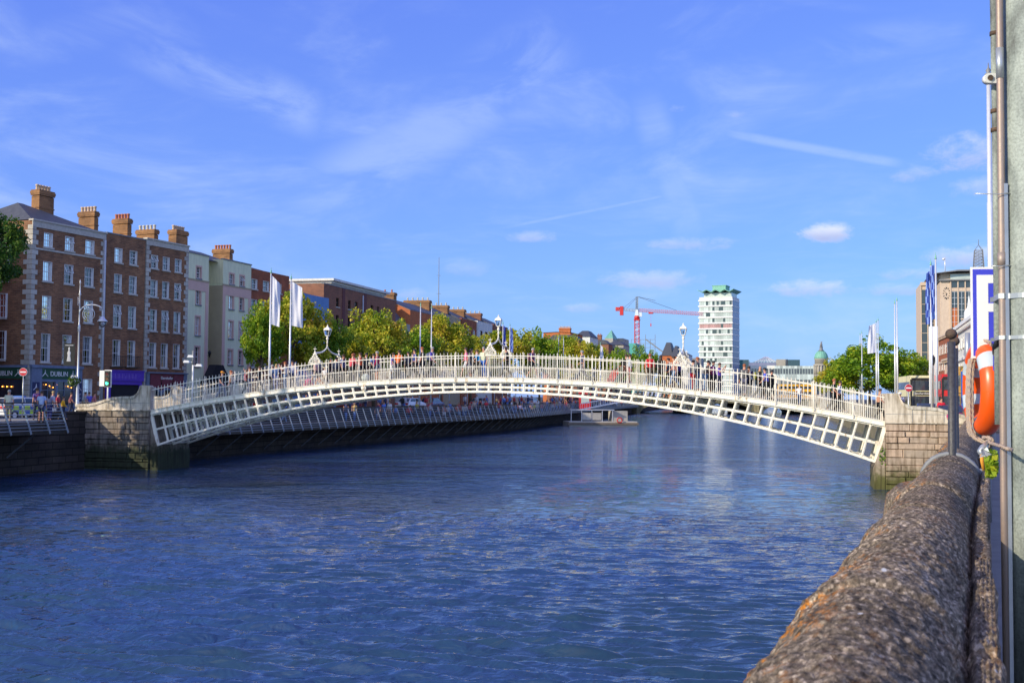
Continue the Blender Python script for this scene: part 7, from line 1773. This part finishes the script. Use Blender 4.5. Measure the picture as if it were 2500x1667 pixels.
b=MB();b.box((1.0,-(-.05),-3.5),(69,.56,ZC-.02));b.box((1.0,-.02,-.1),(69,.05,LED-.06));b.build('wall_face',M['quayr'],wall)
# rounded buttress cap on the river side
b=MB();n=16
q=at(2232,1190,9.6)
s0=q.x*wu.x+q.y*wu.y
def cap(t,zt):
    return [(s0+1.0*t, .50,zt)]
ringp=[]
for k in range(13):
    a_=PI*k/12;ringp.append((s0-.9*math.cos(a_)*1.0,.52+.27*math.sin(a_)**.8))
for z0,z1,sc0,sc1 in ((-3.4,.80,1,1),(.80,.96,1,.93),(.96,1.03,.93,.7)):
    for k in range(12):
        a_,c_=ringp[k],ringp[k+1];f=lambda p,sc:(s0+(p[0]-s0)*sc,.45+(p[1]-.45)*sc)
        p0=f(a_,sc0);p1=f(c_,sc0);p2=f(c_,sc1);p3=f(a_,sc1);b.face([(p0[0],p0[1],z0),(p1[0],p1[1],z0),(p2[0],p2[1],z1),(p3[0],p3[1],z1)],0,True)
b.face([(s0+(p[0]-s0)*.7,.45+(p[1]-.45)*.7,1.03) for p in ringp]);b.build('buttress',M['granite'],wall)
# iron mooring posts standing on the coping
M['postiron']=mat('old_black_iron',(.06,.06,.07),.5,(.035,.032,.035),30,bump=.004,bs=60);M['rust']=mat('rusty_iron',(.13,.075,.045),.75,(.035,.028,.025),14,bump=.012,bs=25)
def ironpost(s,l,h,r_,label,rd):
    p=wp(s,l,ZC+RC_-.02);rt_=empty('iron_post',tuple(p),hz(WA),label,'post','iron posts on the quay wall')
    b=MB();b.tube([(0,0,-.03),(0,0,.02),(0,0,.04),(0,0,h-.08)],[r_*1.25,r_*1.15,r_,r_*.96],18);b.build('shaft',M['postiron'],rt_)
    b=MB();n_=12
    b.sphere((0,0,h),rd,18,0,(1,1,.93));o=b.build('ball_top',M['rust'],rt_)
ironpost(12.7,-.315,1.27,.041,'dark iron post with a rusty ball top, standing on the near quay wall',.060)
ironpost(14.3,-.320,1.27,.041,'second iron post with a ball top, directly behind the first',.060)
b=MB();pts=[]
for k in range(13):
    t=PI*1.02-(PI*.95)*k/12;pts.append((12.7,-(CL+(RC_+.012)*math.cos(t)),ZC+(RC_+.012)*math.sin(t)))
pts.append((12.72,.045,LED+.02));pts.append((12.74,-.025,LED+.02));pts.append((12.74,-.03,LED-.5))
b.tube(pts,.028,8,sx=1.0);tag(b.build('iron_strap',M['lead'],None,(0,0,0),hz(WA)),'grey iron strap bent over the wall at the foot of the iron post','strap')
# ---------------------------------------------------------------- big lamp post on the pavement at right
pz=at(2500,900,6.75);cxp=at(2457,900,6.7);pr_=.155
pc=Vector((cxp.x,cxp.y,0))+Vector((.9165,-.40,0))*pr_*1.0
LP=empty('concrete_lamp_post',(pc.x,pc.y,0),0,'huge weathered grey lamp post cut by the right edge, with pipes strapped to it','lamp post')
def weath():
    m,nt,b=newmat('weathered_post');b.inputs['Roughness'].default_value=.7
    tc=N(nt,'ShaderNodeTexCoord');mp=N(nt,'ShaderNodeMapping');mp.inputs['Scale'].default_value=(2,2,.7);L(nt,tc.outputs['Object'],mp.inputs[0])
    n=N(nt,'ShaderNodeTexNoise');n.inputs['Scale'].default_value=2.6;n.inputs['Detail'].default_value=10;n.inputs['Roughness'].default_value=.65;L(nt,mp.outputs[0],n.inputs[0])
    r=N(nt,'ShaderNodeValToRGB');e=r.color_ramp.elements;e[0].position=.33;e[0].color=(.085,.09,.085,1);e[1].position=.60;e[1].color=(.34,.38,.35,1);q=e.new(.46);q.color=(.22,.25,.235,1);L(nt,n.outputs[0],r.inputs[0])
    n2=N(nt,'ShaderNodeTexNoise');n2.inputs['Scale'].default_value=70;n2.inputs['Detail'].default_value=5;L(nt,tc.outputs['Object'],n2.inputs[0]);r2=N(nt,'ShaderNodeValToRGB');e=r2.color_ramp.elements;e[0].position=.3;e[0].color=(.7,.7,.7,1);e[1].position=.6;e[1].color=(1.05,1.05,1.05,1);L(nt,n2.outputs[0],r2.inputs[0])
    x=N(nt,'ShaderNodeMix',data_type='RGBA',blend_type='MULTIPLY');x.inputs[0].default_value=1;L(nt,r.outputs[0],x.inputs[6]);L(nt,r2.outputs[0],x.inputs[7]);L(nt,x.outputs[2],b.inputs['Base Color'])
    bp=N(nt,'ShaderNodeBump');bp.inputs['Distance'].default_value=.003;L(nt,n2.outputs[0],bp.inputs['Height']);L(nt,bp.outputs[0],b.inputs['Normal']);return m
M['post']=weath();M['copperpipe']=mat('brownish_galvanised_pipe',(.42,.30,.24),.5,(.33,.27,.24),9,metal=.35,bump=.001,bs=80,streak=.25)
b=MB();b.tube([(0,0,-.05),(0,0,2),(0,0,5),(0,0,8.5)],[pr_*1.02,pr_,pr_*.98,pr_*.95],40,cap=True);b.build('shaft',M['post'],LP)
def lpt(px,Y,z=0):   # local point at a pixel column
    q=at(px,900,Y);return (q.x-pc.x,q.y-pc.y)
x1,y1=lpt(2449,6.62);b=MB();b.tube([(x1,y1,0),(x1-.004,y1,1.2),(x1+.002,y1,2.6),(x1+.004,y1,4.2),(x1,y1,8)],.0205,14);b.tube([(x1+.003,y1,3.62),(x1+.003,y1,3.80)],.0225,14,1);b.tube([(x1,y1,2.52),(x1,y1,2.60)],.024,14);b.build('conduit',[M['copperpipe'],M['galv']],LP)
x2,y2=lpt(2437,6.85);b=MB();b.tube([(x2,y2,1.6),(x2+.004,y2,3.2),(x2-.010,y2,8)],.024,14);b.build('conduit',M['post'],LP)
x3,y3=lpt(2461,6.60);b=MB();b.box((x3-.010,y3,.0),(x3+.012,y3+.05,3.0));b.build('cable_channel',M['galv'],LP)
def strap(py,ww=.014,full=True,hl=0):
    z=at(2449,py,6.62).z;b=MB();pts=[(x2-.03,y2+.03,z),(x2-.026,y2-.01,z),(x1-.024,y1-.008,z),(x1,y1-.026,z),(x1+.022,y1-.014,z),(x3+.014,y3-.004,z)]
    for k in range(9):
        t=PI*1.18+k*.16;pts.append(((pr_+.004)*math.cos(t),(pr_+.004)*math.sin(t),z)) if (pr_+.004)*math.cos(t)>x3+.02 else None
    for k in range(len(pts)-1): b.bar(pts[k],pts[k+1],.004,ww)
    b.build('strap',M['galv'],LP)
strap(723,.03);strap(824,.022)
for py,ln_ in ((475,.14),(650,.05)):
    z=at(2449,py,6.62).z;b=MB();b.tube([(x1-ln_-.02,y1-.02,z),(x1-.02,y1-.03,z-.004),(x1+.02,y1-.028,z+.004),(x1+.045,y1-.02,z)],.003,6);b.build('wire_tie',M['galv'],LP)
# bracket eye near the top
q=at(2413,193,6.8);b=MB();bx_=q.x-pc.x;by_=q.y-pc.y
b.tube([(bx_,by_-.02,q.z),(bx_,by_+.025,q.z)],.030,18);b.box((bx_,by_-.018,q.z-.030),(x2+.01,by_+.02,q.z+.030));b.build('bracket',M['wwood'],LP)
b=MB();b.tube([(bx_+.003,by_-.027,q.z),(bx_+.003,by_-.021,q.z)],.017,14);b.build('bolt',M['rust'],LP)
for py in (83,272,318):
    z=at(2436,py,6.85).z;b=MB();b.tube([(x2,y2,z-.012),(x2,y2,z+.012)],.027,12);b.box((x2+.003,y2-.034,z-.005),(x2+.02,y2-.02,z+.045));b.build('pipe_clamp',M['rust'],LP)
# parking sign
SA=R(-9);A=at(2370,763,7.15);SG=empty('parking_sign',(A.x,A.y,A.z),SA,'blue and white parking sign with a bold letter P fixed to the big lamp post','sign')
W2,H2=.36,.57;k_=7.15/2800
b=MB();b.box((0,0,-H2/2),(W2,.006,H2/2));b.build('sign_plate',M['signwhite'],SG)
b=MB();b.box((.013,-.0015,-H2/2+.014),(W2-.013,-.0003,H2/2-.014));pn=b.build('blue_panel',M['signblue'],SG)
b=MB();x0=.036;zt=H2/2-.05;zb=-H2/2+.03;st=.068;outer=[];inner=[]
b.box((x0,-.0032,zb),(x0+st,-.0017,zt))
def half(r_x,r_z,cz,cx):
    return [(cx+r_x*math.sin(t),cz+r_z*math.cos(t)) for t in [k*PI/14 for k in range(15)]]
cz=zt-.115;o_=[(x0+st,zt)]+half(.12,.115,cz,x0+.135)+[(x0+st,cz-.115)];i_=[(x0+st,zt-.052)]+half(.062,.063,cz,x0+.115)+[(x0+st,cz-.063)]
for k in range(len(o_)-1):
    b.prism([(o_[k][0],-.0032,o_[k][1]),(o_[k+1][0],-.0032,o_[k+1][1]),(i_[k+1][0],-.0032,i_[k+1][1]),(i_[k][0],-.0032,i_[k][1])],(0,.0015,0))
b.build('letter',M['signwhite'],pn)
b=MB();b.box((.17,.008,-.07),(.40,.03,-.045));b.box((.17,.008,.06),(.40,.03,.085));b.build('bracket',M['galv'],SG)
# lifebuoy
RA=22.4-13.3;Y=7.25;q=at(2401,948,Y);ro=.5*236*Y/2800;rt_=.066
LB=empty('lifebuoy',(q.x,q.y,q.z),hz(RA),'orange lifebuoy with grey reflective bands, hung edge-on beside the big lamp post','lifebuoy')
b=MB();n=56;nt_=20;rc=ro-rt_
def torus(b,a0,a1,rt,mi,steps):
    rows=[]
    for i in range(steps+1):
        a_=a0+(a1-a0)*i/steps;row=[]
        for j in range(nt_):
            t=2*PI*j/nt_;rr=rc+rt*.92*math.cos(t);row.append(b.V((rr*math.cos(a_),rt*1.12*math.sin(t),rr*math.sin(a_))))
        rows.append(row)
    for i in range(steps):
        for j in range(nt_): b.f.append([rows[i][j],rows[i][(j+1)%nt_],rows[i+1][(j+1)%nt_],rows[i+1][j]]);b.m.append(mi);b.sm.append(True)
torus(b,0,2*PI,rt_,0,n);b.build('ring',M['orangep'],LB)
for c in (R(142),R(-90),R(35),R(-22)):
    b=MB();torus(b,c-.20,c+.20,rt_*1.025,0,8);b.build('reflective_band',M['tape'],LB)
b=MB();c=R(172)
p=lambda a_,dr,y:((rc+dr)*math.cos(a_),y,(rc+dr)*math.sin(a_))
b.bar(p(c,0,-rt_*1.05),p(c+.16,0,-rt_*1.05),.05,.02);b.build('rope_grip',M['orangep'],LB)
b=MB()
for a_ in (R(168),R(182)): b.tube([p(a_,.02,-rt_*1.1),p(a_,.05,-rt_*1.35),p(a_,rt_+.02,-rt_*.8)],.006,8)
b.build('grab_line',M['tape'],LB)
# ropes: coiled bundle hanging at the river side of the buoy
M['rope']=mat('tan_braided_rope',(.48,.34,.22),.9,(.30,.26,.26),60,bump=.004,bs=120)
def rope(b,pts,r=.008,tw=26):
    P=[Vector(p) for p in pts];out=[]
    for k in range(len(P)-1):
        for j in range(4):
            t=j/4;a_=P[max(k-1,0)];c=P[k];d=P[k+1];e=P[min(k+2,len(P)-1)]
            out.append(.5*((2*c)+(-a_+d)*t+(2*a_-5*c+4*d-e)*t*t+(-a_+3*c-3*d+e)*t**3))
    out.append(P[-1])
    for s_ in (0,PI*2/3,PI*4/3):
        q=[];L_=0
        for i,v in enumerate(out):
            if i: L_+=(v-out[i-1]).length
            d=(out[min(i+1,len(out)-1)]-out[max(i-1,0)]).normalized();x=d.orthogonal().normalized();y=d.cross(x);an=L_*120+s_
            q.append(v+(x*math.cos(an)+y*math.sin(an))*r*.55)
        b.tube(q,r*.62,6)
def wpx(px,py,Y): return at(px,py,Y)
RP=MB()
for k,(dx,dy) in enumerate(((0,0),(4,.03),(8,.06),(11,.02),(14,-.04),(3,-.05),(7,-.09))):
    x=2360+dx*.95
    rope(RP,[wpx(x+22,852+k,7.35+dy),wpx(x+6,880,7.35+dy),wpx(x+1,930,7.32+dy),wpx(x+1,990,7.3+dy),wpx(x+3,1040,7.28+dy),wpx(x+10+k,1062+k*1.5,7.25+dy),wpx(2404+k,1076+k,7.1),wpx(2418,1078,7.05)],.0095)
rope(RP,[wpx(2372,880,7.35),wpx(2374,850,7.3),wpx(2386,836,7.2),wpx(2400,831,7.15),wpx(2414,834,7.1),wpx(2422,846,7.1)],.0095)
rope(RP,[wpx(2408,1072,7.1),wpx(2422,1082,6.9),wpx(2440,1088,6.6),wpx(2456,1094,6.45),wpx(2471,1099,6.45)],.011)
rope(RP,[wpx(2400,1068,7.1),wpx(2414,1068,7.02),wpx(2424,1078,7.0),wpx(2416,1088,7.05),wpx(2404,1082,7.1),wpx(2404,1070,7.12)],.012)
for y_ in (0,): 
    rope(RP,[wpx(2366,1050,7.3),wpx(2380,1068,7.2),wpx(2400,1080,7.15),wpx(2415,1084,7.05)],.009)
tag(RP.build('rope',M['rope']),'tan rope looped over the lifebuoy and tied to the big lamp post','rope')
b=MB();b.tube([wpx(2384,835,7.45),wpx(2372,850,7.45),wpx(2368,870,7.45),wpx(2374,890,7.45),wpx(2385,902,7.42)],.016,10);b.tube([wpx(2362,812,8.6),wpx(2362,900,8.6)],.0175,12)
tag(b.build('buoy_holder',M['galv']),'curved grey metal holder and short pipe behind the lifebuoy','holder')
# torn silver tape with an orange strap end
b=MB();b.tube([wpx(2412,1080,7.0),wpx(2402,1092,6.98),wpx(2396,1104,6.97),wpx(2398,1114,6.96)],[.012,.024,.028,.012],7)
for k in range(6):
    rnd=random.Random(k);p0=wpx(2400+rnd.uniform(-4,6),1092+rnd.uniform(-4,8),6.93);b.face([p0,p0+Vector((rnd.uniform(-.05,.03),-.01,rnd.uniform(-.05,.02))),p0+Vector((rnd.uniform(-.02,.04),-.02,rnd.uniform(-.06,-.01)))])
tag(b.build('torn_wrapping',M['galv']),'torn silver wrapping hanging from the knotted rope','wrapping')
b=MB();b.tube([wpx(2397,1110,6.95),wpx(2398,1126,6.95),wpx(2402,1148,6.95)],[.011,.012,.010],8,sx=.6);tag(b.build('strap_end',mat('amber_webbing',(.70,.30,.03),.7)),'amber strap end dangling below the torn silver wrapping','strap')
# small blue tag beside the buoy
q=at(2431,882,6.95);b=MB();b.box((-.016,-.002,-.055),(.016,.002,.055));lbx=b.build('small_plate',M['signblue'],None,(q.x,q.y,q.z),R(-12));tag(lbx,'small blue tag with a white letter E beside the lifebuoy','tag')
text('E',.035,.001,M['signwhite'],'lettering',lbx,(0,-.0035,.01),(PI/2,0,0));
b=MB();b.tube([wpx(2436,830,6.8),wpx(2430,846,6.85),wpx(2428,862,6.9),wpx(2431,872,6.95)],[.012,.02,.014,.006],7);tag(b.build('black_bag',M['black']),'black cloth knotted to the pipe above the lifebuoy','cloth')
# weeds at the foot of the wall
b=MB();rn=random.Random(9)
for k in range(260):
    q=at(2408+rn.uniform(0,24),1100+rn.random()**.8*62,7.6+rn.uniform(0,.5));c=Vector(q);n_=Vector((rn.gauss(0,1),rn.gauss(0,1),rn.gauss(0,1))).normalized();t=n_.orthogonal().normalized()*.03;u_=n_.cross(t)*.7
    b.face([c-t,c-u_,c+t,c+u_])
tag(b.build('ivy_plant',LG),'green leafy weed growing on the inner side of the quay wall','plant')
b=MB();rn=random.Random(19)
q0=at(2159,1108,60.0)
for k in range(160):
    c=q0+Vector((rn.gauss(0,.1),rn.gauss(0,.05),rn.gauss(0,.25)));n_=Vector((rn.gauss(0,1),rn.gauss(0,1),rn.gauss(0,1))).normalized();t=n_.orthogonal().normalized()*.06;u_=n_.cross(t)
    b.face([c-t,c-u_,c+t,c+u_])
tag(b.build('ivy_plant',LG),'green tuft growing from the corner of the right bridge pier','plant')
